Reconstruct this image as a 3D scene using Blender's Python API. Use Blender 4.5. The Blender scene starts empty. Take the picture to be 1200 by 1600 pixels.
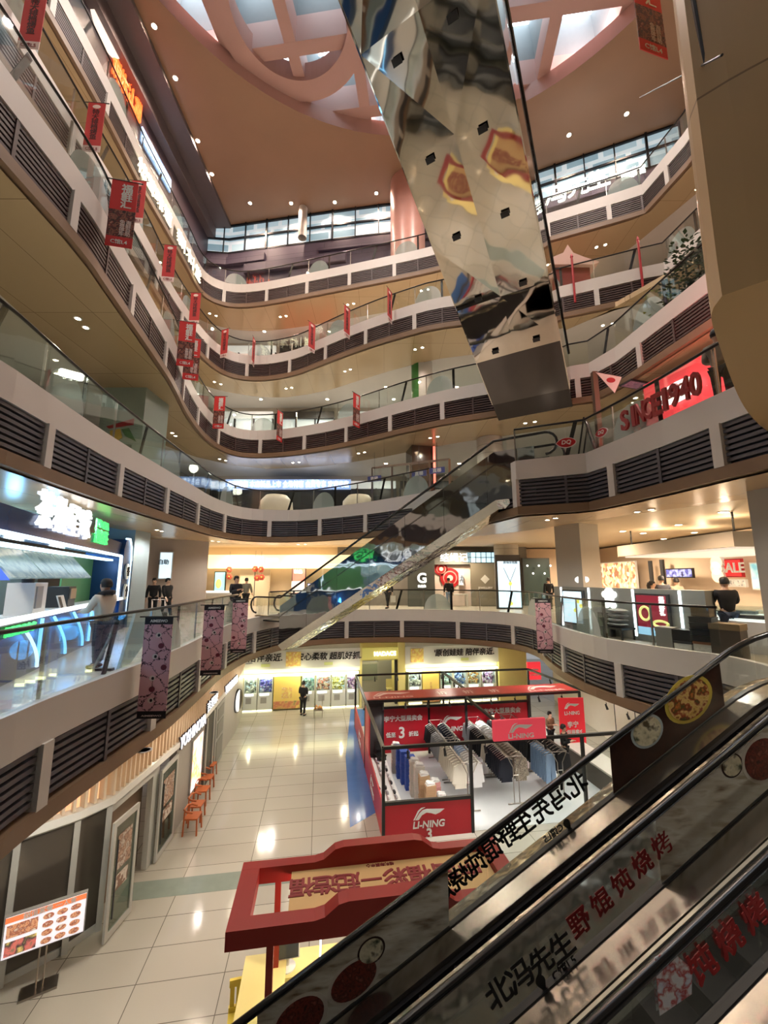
import bpy, math, random
from mathutils import Vector, Matrix
random.seed(7)
SC = bpy.context.scene
COL = SC.collection
PI = math.pi
# ------------------------------------------------------------------ camera
FPX, PITCH, EYE = 640.0, math.radians(9.05), 7.55
SP, CP = math.sin(PITCH), math.cos(PITCH)
cam_data = bpy.data.cameras.new('camera')
cam_data.sensor_fit = 'VERTICAL'; cam_data.sensor_height = 36.0
cam_data.lens = FPX / 1600 * 36.0
cam_data.clip_start = 0.05; cam_data.clip_end = 300
cam = bpy.data.objects.new('camera', cam_data); COL.objects.link(cam)
cam.location = (0, 0, EYE); cam.rotation_euler = (PI / 2 + PITCH, 0, 0)
SC.camera = cam

def ray(px, py):
    xc = (px - 600) / FPX; yc = (800 - py) / FPX
    return xc, CP - yc * SP, SP + yc * CP
def at(px, py, z):
    "where the sight line through a pixel of the photo meets the height z"
    x, y, k = ray(px, py); t = (z - EYE) / k
    return Vector((x * t, y * t, z))
def aty(px, py, Y):
    "... meets the plane y = Y"
    x, y, k = ray(px, py); t = Y / y
    return Vector((x * t, Y, k * t + EYE))
def atx(px, py, X):
    x, y, k = ray(px, py); t = X / x
    return Vector((X, y * t, k * t + EYE))

# ------------------------------------------------------------------ materials
def lin(c):
    c = c / 255.0
    return c / 12.92 if c <= 0.04045 else ((c + 0.055) / 1.055) ** 2.4
def rgb(r, g, b): return (lin(r), lin(g), lin(b), 1)
MATS = {}
def mat(name, col=(200, 200, 200), rough=0.5, metal=0.0, emit=None, estr=0.0, noise=0.0, nscale=3.0, bump=0.0, bscale=8.0, spec=0.5):
    if name in MATS: return MATS[name]
    m = bpy.data.materials.new(name); m.use_nodes = True
    nt = m.node_tree; b = nt.nodes['Principled BSDF']
    c = rgb(*col)
    b.inputs['Base Color'].default_value = c
    b.inputs['Roughness'].default_value = rough; b.inputs['Metallic'].default_value = metal
    b.inputs['Specular IOR Level'].default_value = spec
    if emit is not None:
        b.inputs['Emission Color'].default_value = rgb(*emit); b.inputs['Emission Strength'].default_value = estr
    tc = nt.nodes.new('ShaderNodeTexCoord')
    if noise > 0:
        n = nt.nodes.new('ShaderNodeTexNoise'); n.inputs['Scale'].default_value = nscale; n.inputs['Detail'].default_value = 4
        nt.links.new(tc.outputs['Object'], n.inputs['Vector'])
        mx = nt.nodes.new('ShaderNodeMix'); mx.data_type = 'RGBA'
        mx.inputs[6].default_value = tuple(v * (1 - noise) for v in c[:3]) + (1,)
        mx.inputs[7].default_value = tuple(min(1, v * (1 + noise)) for v in c[:3]) + (1,)
        nt.links.new(n.outputs['Fac'], mx.inputs[0]); nt.links.new(mx.outputs[2], b.inputs['Base Color'])
    if bump > 0:
        n2 = nt.nodes.new('ShaderNodeTexNoise'); n2.inputs['Scale'].default_value = bscale
        nt.links.new(tc.outputs['Object'], n2.inputs['Vector'])
        bp = nt.nodes.new('ShaderNodeBump'); bp.inputs['Strength'].default_value = bump; bp.inputs['Distance'].default_value = 0.05
        nt.links.new(n2.outputs['Fac'], bp.inputs['Height']); nt.links.new(bp.outputs['Normal'], b.inputs['Normal'])
    MATS[name] = m
    return m
def glow(name, col, s=3.0): return mat(name, col, 0.5, emit=col, estr=s)
def glassmat(name, tint=(247, 251, 250), refl=0.03, extra=0.0):
    if name in MATS: return MATS[name]
    m = bpy.data.materials.new(name); m.use_nodes = True; nt = m.node_tree; nt.nodes.clear()
    out = nt.nodes.new('ShaderNodeOutputMaterial'); mx = nt.nodes.new('ShaderNodeMixShader')
    tr = nt.nodes.new('ShaderNodeBsdfTransparent'); gl = nt.nodes.new('ShaderNodeBsdfGlossy')
    tr.inputs['Color'].default_value = rgb(*tint); gl.inputs['Roughness'].default_value = 0.02
    gl.inputs['Color'].default_value = (0.9, 0.95, 0.93, 1)
    lw = nt.nodes.new('ShaderNodeLayerWeight'); lw.inputs['Blend'].default_value = 0.25
    mr = nt.nodes.new('ShaderNodeMapRange'); mr.inputs['To Min'].default_value = refl; mr.inputs['To Max'].default_value = 0.32
    nt.links.new(lw.outputs['Fresnel'], mr.inputs['Value']); nt.links.new(mr.outputs['Result'], mx.inputs['Fac'])
    nt.links.new(tr.outputs['BSDF'], mx.inputs[1]); nt.links.new(gl.outputs['BSDF'], mx.inputs[2])
    if extra > 0:
        df = nt.nodes.new('ShaderNodeBsdfDiffuse'); df.inputs['Color'].default_value = rgb(225, 232, 228)
        m2 = nt.nodes.new('ShaderNodeMixShader'); m2.inputs['Fac'].default_value = extra
        nt.links.new(mx.outputs[0], m2.inputs[1]); nt.links.new(df.outputs[0], m2.inputs[2]); nt.links.new(m2.outputs[0], out.inputs['Surface'])
    else:
        nt.links.new(mx.outputs[0], out.inputs['Surface'])
    MATS[name] = m
    return m
def brickmat(name, c1, c2, mortar, w, h, msize=0.01, rough=0.3, metal=0.0, rot=0.0, offset=0.0, spec=0.5, vary=0.0, emit=0.0, plane='XY'):
    "panels or tiles with thin joints, in the object's own metres"
    if name in MATS: return MATS[name]
    m = bpy.data.materials.new(name); m.use_nodes = True; nt = m.node_tree; b = nt.nodes['Principled BSDF']
    tc = nt.nodes.new('ShaderNodeTexCoord'); mp = nt.nodes.new('ShaderNodeMapping')
    if plane == 'XZ': mp.inputs['Rotation'].default_value = (-PI / 2, 0, 0)
    elif plane == 'YZ': mp.inputs['Rotation'].default_value = (-PI / 2, 0, -PI / 2); mp.vector_type = 'POINT'
    else: mp.inputs['Rotation'].default_value = (0, 0, rot)
    br = nt.nodes.new('ShaderNodeTexBrick'); br.offset = offset; br.squash = 1
    br.inputs['Color1'].default_value = rgb(*c1); br.inputs['Color2'].default_value = rgb(*c2); br.inputs['Mortar'].default_value = rgb(*mortar)
    br.inputs['Scale'].default_value = 1; br.inputs['Mortar Size'].default_value = msize; br.inputs['Mortar Smooth'].default_value = 0.1
    br.inputs['Brick Width'].default_value = w; br.inputs['Row Height'].default_value = h; br.inputs['Bias'].default_value = 0
    nt.links.new(tc.outputs['Object'], mp.inputs['Vector']); nt.links.new(mp.outputs['Vector'], br.inputs['Vector'])
    nt.links.new(br.outputs['Color'], b.inputs['Base Color'])
    b.inputs['Roughness'].default_value = rough; b.inputs['Metallic'].default_value = metal; b.inputs['Specular IOR Level'].default_value = spec
    if emit:
        nt.links.new(br.outputs['Color'], b.inputs['Emission Color']); b.inputs['Emission Strength'].default_value = emit
    MATS[name] = m
    return m
def blotch(name, cols, scale=6.0, rough=0.6, emit=0.0, kind='NOISE', detail=3.0, pos=None, stretch=(1, 1, 1)):
    "a printed picture or crowded goods: a procedural ramp of several colours"
    if name in MATS: return MATS[name]
    m = bpy.data.materials.new(name); m.use_nodes = True; nt = m.node_tree; b = nt.nodes['Principled BSDF']
    tc = nt.nodes.new('ShaderNodeTexCoord'); mp = nt.nodes.new('ShaderNodeMapping'); mp.inputs['Scale'].default_value = stretch
    nt.links.new(tc.outputs['Object'], mp.inputs['Vector'])
    if kind == 'NOISE':
        t = nt.nodes.new('ShaderNodeTexNoise'); t.inputs['Scale'].default_value = scale; t.inputs['Detail'].default_value = detail; o = t.outputs['Fac']
    else:
        t = nt.nodes.new('ShaderNodeTexVoronoi'); t.inputs['Scale'].default_value = scale
        sp = nt.nodes.new('ShaderNodeSeparateColor'); nt.links.new(t.outputs['Color'], sp.inputs[0]); o = sp.outputs[0]
    nt.links.new(mp.outputs['Vector'], t.inputs['Vector'])
    cr = nt.nodes.new('ShaderNodeValToRGB'); cr.color_ramp.interpolation = 'CONSTANT' if kind != 'NOISE' else 'LINEAR'
    n = len(cols); e = cr.color_ramp.elements
    lo, hi = (0.3, 0.7) if kind == 'NOISE' else (0.0, 1.0)
    ps = pos or [lo + (hi - lo) * i / max(1, (n - 1 if kind == 'NOISE' else n)) for i in range(n)]
    while len(e) < n: e.new(0.5)
    for i, c in enumerate(cols):
        e[i].position = ps[i]; e[i].color = rgb(*c)
    nt.links.new(o, cr.inputs['Fac']); nt.links.new(cr.outputs['Color'], b.inputs['Base Color'])
    b.inputs['Roughness'].default_value = rough
    if emit: nt.links.new(cr.outputs['Color'], b.inputs['Emission Color']); b.inputs['Emission Strength'].default_value = emit
    MATS[name] = m
    return m

# ------------------------------------------------------------------ mesh building
class MB:
    def __init__(s): s.v = []; s.f = []; s.smooth = False
    def add(s, vs, fs):
        k = len(s.v); s.v += [tuple(p) for p in vs]; s.f += [tuple(i + k for i in f) for f in fs]; return s
    def box(s, x0, x1, y0, y1, z0, z1, M=None):
        vs = [(x0, y0, z0), (x1, y0, z0), (x1, y1, z0), (x0, y1, z0), (x0, y0, z1), (x1, y0, z1), (x1, y1, z1), (x0, y1, z1)]
        if M is not None: vs = [M @ Vector(p) for p in vs]
        return s.add(vs, [(0, 3, 2, 1), (4, 5, 6, 7), (0, 1, 5, 4), (1, 2, 6, 5), (2, 3, 7, 6), (3, 0, 4, 7)])
    def cbox(s, c, d, rz=0.0, M=None):
        R = Matrix.Translation(Vector(c)) @ Matrix.Rotation(rz, 4, 'Z')
        if M is not None: R = R @ M
        return s.box(-d[0] / 2, d[0] / 2, -d[1] / 2, d[1] / 2, -d[2] / 2, d[2] / 2, R)
    def bar(s, a, b, w, h=None, up=(0, 0, 1)):
        "a rectangular bar from a to b, w wide, h high"
        h = h or w; a = Vector(a); b = Vector(b); d = (b - a).normalized(); u = Vector(up)
        if abs(d.dot(u)) > 0.98: u = Vector((0, 1, 0))
        r = d.cross(u).normalized(); u = r.cross(d)
        vs = [p + r * sx * w / 2 + u * sz * h / 2 for p in (a, b) for sx, sz in ((-1, -1), (1, -1), (1, 1), (-1, 1))]
        return s.add(vs, [(3, 2, 1, 0), (4, 5, 6, 7), (0, 1, 5, 4), (1, 2, 6, 5), (2, 3, 7, 6), (3, 0, 4, 7)])
    def tube(s, pts, r, n=8, caps=True):
        pts = [Vector(p) for p in pts]; rings = []; prev = None
        rr = r if isinstance(r, (list, tuple)) else [r] * len(pts)
        for i, p in enumerate(pts):
            d = (pts[min(i + 1, len(pts) - 1)] - pts[max(i - 1, 0)]).normalized()
            u = prev if prev is not None else (Vector((0, 0, 1)) if abs(d.z) < 0.9 else Vector((1, 0, 0)))
            x = d.cross(u).normalized(); u = x.cross(d).normalized(); prev = u
            rings.append([p + (x * math.cos(2 * PI * k / n) + u * math.sin(2 * PI * k / n)) * rr[i] for k in range(n)])
        vs = [p for ring in rings for p in ring]; fs = []
        for i in range(len(pts) - 1):
            for k in range(n):
                fs.append((i * n + k, i * n + (k + 1) % n, (i + 1) * n + (k + 1) % n, (i + 1) * n + k))
        if caps: fs.append(tuple(range(n - 1, -1, -1))); fs.append(tuple(range((len(pts) - 1) * n, len(pts) * n)))
        return s.add(vs, fs)
    def lathe(s, prof, n=24, c=(0, 0, 0), caps=True):
        vs = []; fs = []
        for r, z in prof:
            for k in range(n): vs.append((c[0] + r * math.cos(2 * PI * k / n), c[1] + r * math.sin(2 * PI * k / n), c[2] + z))
        m = len(prof)
        for i in range(m - 1):
            for k in range(n): fs.append((i * n + k, i * n + (k + 1) % n, (i + 1) * n + (k + 1) % n, (i + 1) * n + k))
        if caps and prof[0][0] > 1e-6: fs.append(tuple(range(n - 1, -1, -1)))
        if caps and prof[-1][0] > 1e-6: fs.append(tuple(range((m - 1) * n, m * n)))
        return s.add(vs, fs)
    def prism(s, poly, o, ex, ey, ez, d):
        "outline poly (2-D) in the plane ex, ey at o, pushed d along ez"
        o = Vector(o); ex = Vector(ex); ey = Vector(ey); ez = Vector(ez); n = len(poly)
        vs = [o + ex * a + ey * b for a, b in poly] + [o + ex * a + ey * b + ez * d for a, b in poly]
        return s.add(vs, [tuple(range(n - 1, -1, -1)), tuple(range(n, 2 * n))] + [(i, (i + 1) % n, n + (i + 1) % n, n + i) for i in range(n)])
    def strip(s, a, b, closed=False):
        "a sheet between two rows of points"
        n = len(a); return s.add(list(a) + list(b), [(i, i + 1, n + i + 1, n + i) for i in range(n - 1)])
    def ribbon(s, poly, z0, z1, o0=0.0, o1=0.05, caps=True):
        "a wall along a plan line, from height z0 to z1, between the offsets o0 and o1 to its left"
        A = offs(poly, o0); B = offs(poly, o1); n = len(poly)
        vs = [(x, y, z0) for x, y in A] + [(x, y, z1) for x, y in A] + [(x, y, z0) for x, y in B] + [(x, y, z1) for x, y in B]; fs = []
        for i in range(n - 1):
            fs += [(i, i + 1, n + i + 1, n + i), (2 * n + i + 1, 2 * n + i, 3 * n + i, 3 * n + i + 1), (n + i, n + i + 1, 3 * n + i + 1, 3 * n + i), (i + 1, i, 2 * n + i, 2 * n + i + 1)]
        fs += [(0, n, 3 * n, 2 * n), (n - 1, 3 * n - 1, 4 * n - 1, 2 * n - 1)]
        return s.add(vs, fs)
    def ball(s, c, r, n=10, m=6):
        rx, ry, rz = r if isinstance(r, (tuple, list)) else (r, r, r)
        vs = [(c[0], c[1], c[2] - rz)]; fs = []
        for i in range(1, m):
            t = PI * i / m
            for k in range(n): vs.append((c[0] + rx * math.sin(t) * math.cos(2 * PI * k / n), c[1] + ry * math.sin(t) * math.sin(2 * PI * k / n), c[2] - rz * math.cos(t)))
        vs.append((c[0], c[1], c[2] + rz)); L = len(vs) - 1
        for k in range(n):
            fs.append((0, 1 + (k + 1) % n, 1 + k)); fs.append((L, L - n + k, L - n + (k + 1) % n))
        for i in range(m - 2):
            for k in range(n): fs.append((1 + i * n + k, 1 + i * n + (k + 1) % n, 1 + (i + 1) * n + (k + 1) % n, 1 + (i + 1) * n + k))
        return s.add(vs, fs)
def offs(poly, d):
    if abs(d) < 1e-9: return [tuple(p[:2]) for p in poly]
    out = []; n = len(poly)
    for i in range(n):
        a = poly[max(i - 1, 0)]; b = poly[min(i + 1, n - 1)]; p = poly[i]
        dx, dy = b[0] - a[0], b[1] - a[1]; l = math.hypot(dx, dy) or 1
        out.append((p[0] - dy / l * d, p[1] + dx / l * d))
    return out
def chaikin(p, it=2):
    for _ in range(it):
        q = [p[0]]
        for a, b in zip(p, p[1:]):
            q += [(a[0] * .75 + b[0] * .25, a[1] * .75 + b[1] * .25), (a[0] * .25 + b[0] * .75, a[1] * .25 + b[1] * .75)]
        p = q + [p[-1]]
    return p
def arclen(p):
    s = [0.0]
    for a, b in zip(p, p[1:]): s.append(s[-1] + math.hypot(b[0] - a[0], b[1] - a[1]))
    return s
def sub(p, s0, s1):
    "the piece of a plan line between two distances along it"
    S = arclen(p); out = [pt(p, s0)]
    out += [p[i] for i in range(len(p)) if s0 + 1e-4 < S[i] < s1 - 1e-4]
    return out + [pt(p, s1)]
def pt(p, s):
    S = arclen(p)
    for i in range(len(p) - 1):
        if s <= S[i + 1] or i == len(p) - 2:
            t = (s - S[i]) / max(1e-6, S[i + 1] - S[i]); return (p[i][0] + (p[i + 1][0] - p[i][0]) * t, p[i][1] + (p[i + 1][1] - p[i][1]) * t)
def tang(p, s):
    a = pt(p, max(0, s - .1)); b = pt(p, s + .1); l = math.hypot(b[0] - a[0], b[1] - a[1]) or 1
    return ((b[0] - a[0]) / l, (b[1] - a[1]) / l)

# ------------------------------------------------------------------ objects
WORLD = set()
def mesh_of(name, mb, m):
    me = bpy.data.meshes.new(name); me.from_pydata(mb.v, [], mb.f); me.update()
    if m is not None: me.materials.append(m)
    if mb.smooth:
        for p in me.polygons: p.use_smooth = True
    return me
def part(name, mb, m, parent=None, loc=None, rot=None):
    "one mesh object; under a thing built in room metres its points are moved to the thing's base"
    if parent is not None and parent.name in WORLD:
        L = parent['_b'] if '_b' in parent else tuple(parent.location)
        mb.v = [(x - L[0], y - L[1], z - L[2]) for x, y, z in mb.v]
    o = bpy.data.objects.new(name, mesh_of(name, mb, m)); COL.objects.link(o)
    if parent is not None:
        o.parent = parent
        if parent.name in WORLD: WORLD.add(o.name); o['_b'] = (parent['_b'] if '_b' in parent else tuple(parent.location))
    if loc is not None: o.location = loc
    if rot is not None: o.rotation_euler = rot
    return o
def tag(o, label, cat, group=None):
    o['label'] = label; o['category'] = cat
    if group: o['group'] = group
    return o
def thing(name, label, cat, loc=(0, 0, 0), rz=0.0, group=None, world=False):
    o = bpy.data.objects.new(name, None); COL.objects.link(o); o.empty_display_size = 0.2
    o.location = loc; o.rotation_euler = (0, 0, rz)
    if world: WORLD.add(o.name)
    return tag(o, label, cat, group)
def struct(name, mb, m, parent=None):
    o = part(name, mb, m, parent)
    if parent is None: o['kind'] = 'structure'
    return o
def one(name, mb, m, label, cat, group=None):
    "a thing that is a single mesh in room metres, with its origin at its base"
    xs = [p[0] for p in mb.v]; ys = [p[1] for p in mb.v]; zs = [p[2] for p in mb.v]
    L = ((min(xs) + max(xs)) / 2, (min(ys) + max(ys)) / 2, min(zs))
    mb.v = [(x - L[0], y - L[1], z - L[2]) for x, y, z in mb.v]
    o = part(name, mb, m); o.location = L
    return tag(o, label, cat, group)
def dup(root, loc, rz=None, label=None, group=None):
    r = root.copy(); COL.objects.link(r); r.location = loc
    if rz is not None: r.rotation_euler = (0, 0, rz)
    if label: r['label'] = label
    if group: r['group'] = group
    for ch in list(root.children):
        c = ch.copy(); COL.objects.link(c); c.parent = r
        for g in list(ch.children):
            d = g.copy(); COL.objects.link(d); d.parent = c
    return r
def recolor(root, name, m):
    for c in root.children:
        if c.name.split('.')[0] == name:
            me = c.data.copy(); me.materials.clear(); me.materials.append(m); c.data = me
TXT = {}
def textmesh(s, bold=0.0, depth=0.02, spacing=1.0, vertical=False):
    key = (s, bold, depth, spacing, vertical)
    if key in TXT: return TXT[key]
    c = bpy.data.curves.new('lettering', 'FONT'); c.body = '\n'.join(s) if vertical else s
    cjk = any(ord(q) > 0x2e80 for q in s)
    c.size = 1.0; c.extrude = depth; c.offset = 0.0 if cjk else min(bold, .022); c.align_x = 'CENTER'; c.space_character = spacing; c.resolution_u = 3
    c.space_line = 0.85 if vertical else 1.0
    o = bpy.data.objects.new('lettering', c); COL.objects.link(o)
    dg = bpy.context.evaluated_depsgraph_get(); dg.update()
    me = bpy.data.meshes.new_from_object(o.evaluated_get(dg))
    vs = [v.co.copy() for v in me.vertices]; fs = [tuple(p.vertices) for p in me.polygons]
    bpy.data.objects.remove(o); bpy.data.curves.remove(c); bpy.data.meshes.remove(me)
    if cjk and bold > .003:      # thicken ideograms by overlapping shifted copies
        k = len(vs); b = bold * .75; base = vs; fb = fs; vs = []; fs = []
        for i, (dx, dy) in enumerate(((b, b), (-b, b), (b, -b), (-b, -b))):
            vs += [Vector((v.x + dx, v.y + dy, v.z + .14 * i)) for v in base]; fs += [tuple(j + i * k for j in f) for f in fb]
    x0 = min(v.x for v in vs); x1 = max(v.x for v in vs); y0 = min(v.y for v in vs); y1 = max(v.y for v in vs)
    vs = [((v.x - (x0 + x1) / 2), (v.y - (y0 + y1) / 2), v.z) for v in vs]
    TXT[key] = (vs, fs, x1 - x0, y1 - y0)
    return TXT[key]
def letters(s, centre, right, up, w=None, h=None, m=None, parent=None, name='lettering', bold=0.02, depth=0.015, vertical=False, lift=0.02, italic=0.0, sep=1.0):
    "raised lettering centred at a point, reading along right"
    vs, fs, W, H = textmesh(s, bold, 0.5, sep, vertical)
    kx = w / W if w else h / H; ky = h / H if h else kx
    r = Vector(right).normalized(); u = Vector(up).normalized(); n = r.cross(u).normalized(); c = Vector(centre)
    mb = MB(); mb.add([c + r * (x * kx + italic * y * ky) + u * (y * ky) + n * (lift + z * depth * 2) for x, y, z in vs], fs)
    return part(name, mb, m, parent)
def frame2(p0, p1):
    "unit vectors of a plan line: along it, and to its left"
    dx, dy = p1[0] - p0[0], p1[1] - p0[1]; l = math.hypot(dx, dy)
    return Vector((dx / l, dy / l, 0)), Vector((-dy / l, dx / l, 0)), l
def slab2(mb, p0, p1, z0, z1, t0=0.0, t1=0.05):
    "upright slab over a plan line, from offset t0 to t1 on its left"
    e, n, l = frame2(p0, p1); a = Vector((p0[0], p0[1], 0)); b = Vector((p1[0], p1[1], 0))
    vs = [a + n * t0, b + n * t0, b + n * t1, a + n * t1]
    return mb.add([v + Vector((0, 0, z0)) for v in vs] + [v + Vector((0, 0, z1)) for v in vs], [(0, 3, 2, 1), (4, 5, 6, 7), (0, 1, 5, 4), (1, 2, 6, 5), (2, 3, 7, 6), (3, 0, 4, 7)])
def lamp(name, loc, power, col=(255, 236, 205), kind='SPOT', size=2.6, radius=0.08, aim=None, blend=0.6):
    d = bpy.data.lights.new(name, kind); d.energy = power; d.color = rgb(*col)[:3]
    if kind == 'SPOT': d.spot_size = size; d.spot_blend = blend
    d.shadow_soft_size = radius
    o = bpy.data.objects.new(name, d); COL.objects.link(o); o.location = loc
    if aim is not None: o.rotation_euler = (Vector(aim) - Vector(loc)).to_track_quat('-Z', 'Y').to_euler()
    return o

def onv(px, py, p0, p1=None):
    "where the sight line through a pixel meets the upright plane over a plan line"
    if p1 is None: p0, p1 = p0
    x, y, k = ray(px, py); e, n, l = frame2(p0, p1)
    t = (p0[0] * n.x + p0[1] * n.y) / (x * n.x + y * n.y)
    return Vector((x * t, y * t, k * t + EYE))
def along(p0, p1, s, off=0.0, z=0.0):
    e, n, l = frame2(p0, p1); return Vector((p0[0], p0[1], z)) + e * s + n * off
def sof(p0, p1, q):
    e, n, l = frame2(p0, p1); return (q[0] - p0[0]) * e.x + (q[1] - p0[1]) * e.y
# ------------------------------------------------------------------ palette
M_white = mat('fascia_white', (214, 211, 205), 0.45, noise=0.04, nscale=1.2)
M_lou = mat('louver_dark', (92, 90, 96), 0.4, metal=0.2, noise=0.15, nscale=2)
M_lip = mat('brown_lip', (128, 104, 80), 0.45, noise=0.1, nscale=2)
M_gold = brickmat('gold_soffit', (188, 168, 132), (182, 162, 126), (110, 92, 64), 1.5, 3.2, 0.006, rough=0.22, metal=0.2)
M_gold2 = brickmat('cream_soffit', (222, 190, 148), (216, 184, 142), (150, 120, 90), 1.5, 3.2, 0.006, rough=0.25, metal=0.15)
M_ceilw = mat('inner_ceiling', (205, 203, 196), 0.6, noise=0.03)
M_ceilc = mat('cream_inner_ceiling', (232, 212, 180), 0.5, noise=0.03)
M_lou2 = mat('louver_dark_brown', (70, 54, 52), 0.45, noise=0.1)
M_flo = mat('upper_floor_stone', (206, 200, 188), 0.25, noise=0.08)
M_black = mat('black_metal', (20, 20, 22), 0.4)
M_dark = mat('dark_grey', (48, 48, 50), 0.5, noise=0.1)
M_rail = mat('rail_dark_bronze', (40, 38, 36), 0.3, metal=0.6)
M_chrome = mat('brushed_steel', (178, 172, 164), 0.28, metal=1.0)
M_glass = glassmat('clear_glass')
M_frost = glassmat('frosted_film', extra=0.45)
M_wood = mat('orange_wood', (176, 92, 48), 0.45, noise=0.15, nscale=6)
M_red = mat('red_board', (168, 26, 34), 0.45, noise=0.06)
M_wh = mat('plain_white', (228, 228, 224), 0.5, noise=0.02)
M_grey = mat('plain_grey', (150, 150, 148), 0.5, noise=0.05)
M_lens = glow('lamp_lens', (255, 240, 214), 30.0)

# ------------------------------------------------------------------ ground floor
tile = brickmat('marble_tiles', (178, 173, 162), (170, 165, 154), (100, 95, 87), 1.6, 0.8, 0.008, rough=0.12, rot=-0.157)
mb = MB(); mb.box(-22, 22, -6, 40, -0.3, 0); struct('floor_ground', mb, tile)
A9 = 0.157; UB = Vector((math.cos(A9), math.sin(A9), 0)); VB = Vector((-math.sin(A9), math.cos(A9), 0))
def inlay(name, pts, m, z=0.004):
    mb = MB(); n = len(pts)
    mb.add([(p[0], p[1], -0.02) for p in pts] + [(p[0], p[1], z) for p in pts], [tuple(range(n - 1, -1, -1)), tuple(range(n, 2 * n))] + [(i, (i + 1) % n, n + (i + 1) % n, n + i) for i in range(n)])
    return struct(name, mb, m)
M_inlay = mat('greygreen_stone', (128, 138, 130), 0.12, noise=0.12, nscale=4)
p0 = Vector((-6.3, 10.95, 0)); e = UB
inlay('floor_inlay', [p0, p0 + e * 9, p0 + e * 9 + VB * .62, p0 + VB * .62], M_inlay)
inlay('floor_inlay', [at(540, 1182, 0), at(547, 1293, 0), at(590, 1268, 0), at(572, 1108, 0), at(548, 1108, 0)], mat('blue_floor_sticker', (70, 112, 176), 0.12, noise=0.1))

# ------------------------------------------------------------------ galleries
FZ = {2: 5.78, 3: 10.78, 4: 15.78, 5: 20.78, 6: 25.78}
ORD = {2: 'second', 3: 'third', 4: 'fourth', 5: 'fifth', 6: 'sixth'}
EDGE = {
 2: [(-4.3, .3), (-4.35, 3), (-4.41, 5.02), (-4.53, 5.76), (-4.57, 6.58), (-4.62, 8.07), (-4.66, 9.4), (-4.99, 11.68), (-5.4, 14.42), (-5.3, 17.39), (-4.34, 19.92), (-2.47, 21.08), (0, 21.49), (1.64, 21.49), (3.21, 21.08), (4.41, 20.68), (5.9, 19.6), (6.45, 17.67), (5.85, 14.9), (5.7, 11.93), (6.29, 10.28), (6.74, 9.5), (7.16, 8.97), (7.1, 7.6), (6.05, 6.4), (6.45, 3.9), (6.7, 1.2), (6.7, .3)],
 3: [(-5.9, -1), (-5.95, 3), (-6.01, 5.95), (-6.19, 6.98), (-6.4, 8.16), (-6.67, 9.93), (-6.95, 12.99), (-7.1, 14.77), (-7.37, 17.36), (-7.0, 20.2), (-4.61, 20.8), (-2.05, 19.28), (-.49, 18.11), (.88, 16.85), (1.9, 16.0), (2.9, 14.6), (3.55, 13.1), (3.86, 11.65), (5.55, 10.9), (5.84, 9.69), (6.05, 8.52), (6.2, 7.39), (6.35, 6.5), (6.6, 4), (6.8, -1)],
 4: [(-6.2, -1), (-6.25, 3), (-6.29, 5.46), (-6.32, 6.25), (-6.34, 7.1), (-6.41, 7.96), (-6.56, 8.63), (-7.15, 11.79), (-7.57, 13.86), (-8.27, 16.13), (-8.9, 19.27), (-8.84, 21.58), (-8.04, 22.69), (-6.16, 22.58), (-3.54, 21.58), (-1.33, 20.24), (1.01, 18.52), (2.89, 17.37), (4.45, 16.7), (7.35, 15.38), (8.1, 15.1), (8.51, 13.99), (8.77, 11.79), (9.05, 9.78), (9.3, 6), (9.4, -1)],
 5: [(-8.7, -1), (-8.85, 5), (-8.89, 7.6), (-8.93, 8.2), (-9.02, 9.17), (-9.1, 10.32), (-9.32, 13.63), (-9.83, 16.88), (-9.95, 19.29), (-9.8, 21.8), (-9.05, 23.03), (-7.46, 23.32), (-5.36, 22.68), (-3.64, 21.48), (-1.61, 20.1), (.42, 18.93), (3.05, 17.7), (8.15, 17.2), (11.18, 16.0), (12.04, 15.72), (12.36, 13.27), (12.6, 8), (12.6, -1)],
 6: [(-10, -1), (-10.1, 8), (-10.23, 11.8), (-10.43, 13.85), (-10.6, 15.38), (-10.66, 17.01), (-10.8, 20.09), (-11.0, 21.84), (-10.77, 22.74), (-10, 23.3), (-9.04, 23.47), (-7.25, 23.18), (-3.89, 22.26), (0, 21.2), (2.79, 20.4), (8.21, 18.35), (11.29, 17.11), (12.2, 16.7), (12.56, 14.5), (12.6, 8), (12.6, -1)],
}
# straight runs that meet at a crisp corner on the right-hand side are kept unrounded
def smooth_edge(p, keep_from=None):
    if keep_from is None: return chaikin(p, 2)
    return chaikin(p[:keep_from + 1], 2) + chaikin(p[keep_from:], 0)[1:]
KEEP = {2: None, 3: 17, 4: 19, 5: 17, 6: 15}
E = {n: smooth_edge(EDGE[n], KEEP[n]) for n in EDGE}
RIGHT, BACK, LEFT = 17.0, 28.0, -13.5
def near_s(n, xy):
    S = arclen(E[n]); return min(range(len(S)), key=lambda i: (E[n][i][0] - xy[0]) ** 2 + (E[n][i][1] - xy[1]) ** 2) and S[min(range(len(S)), key=lambda i: (E[n][i][0] - xy[0]) ** 2 + (E[n][i][1] - xy[1]) ** 2)]

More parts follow.
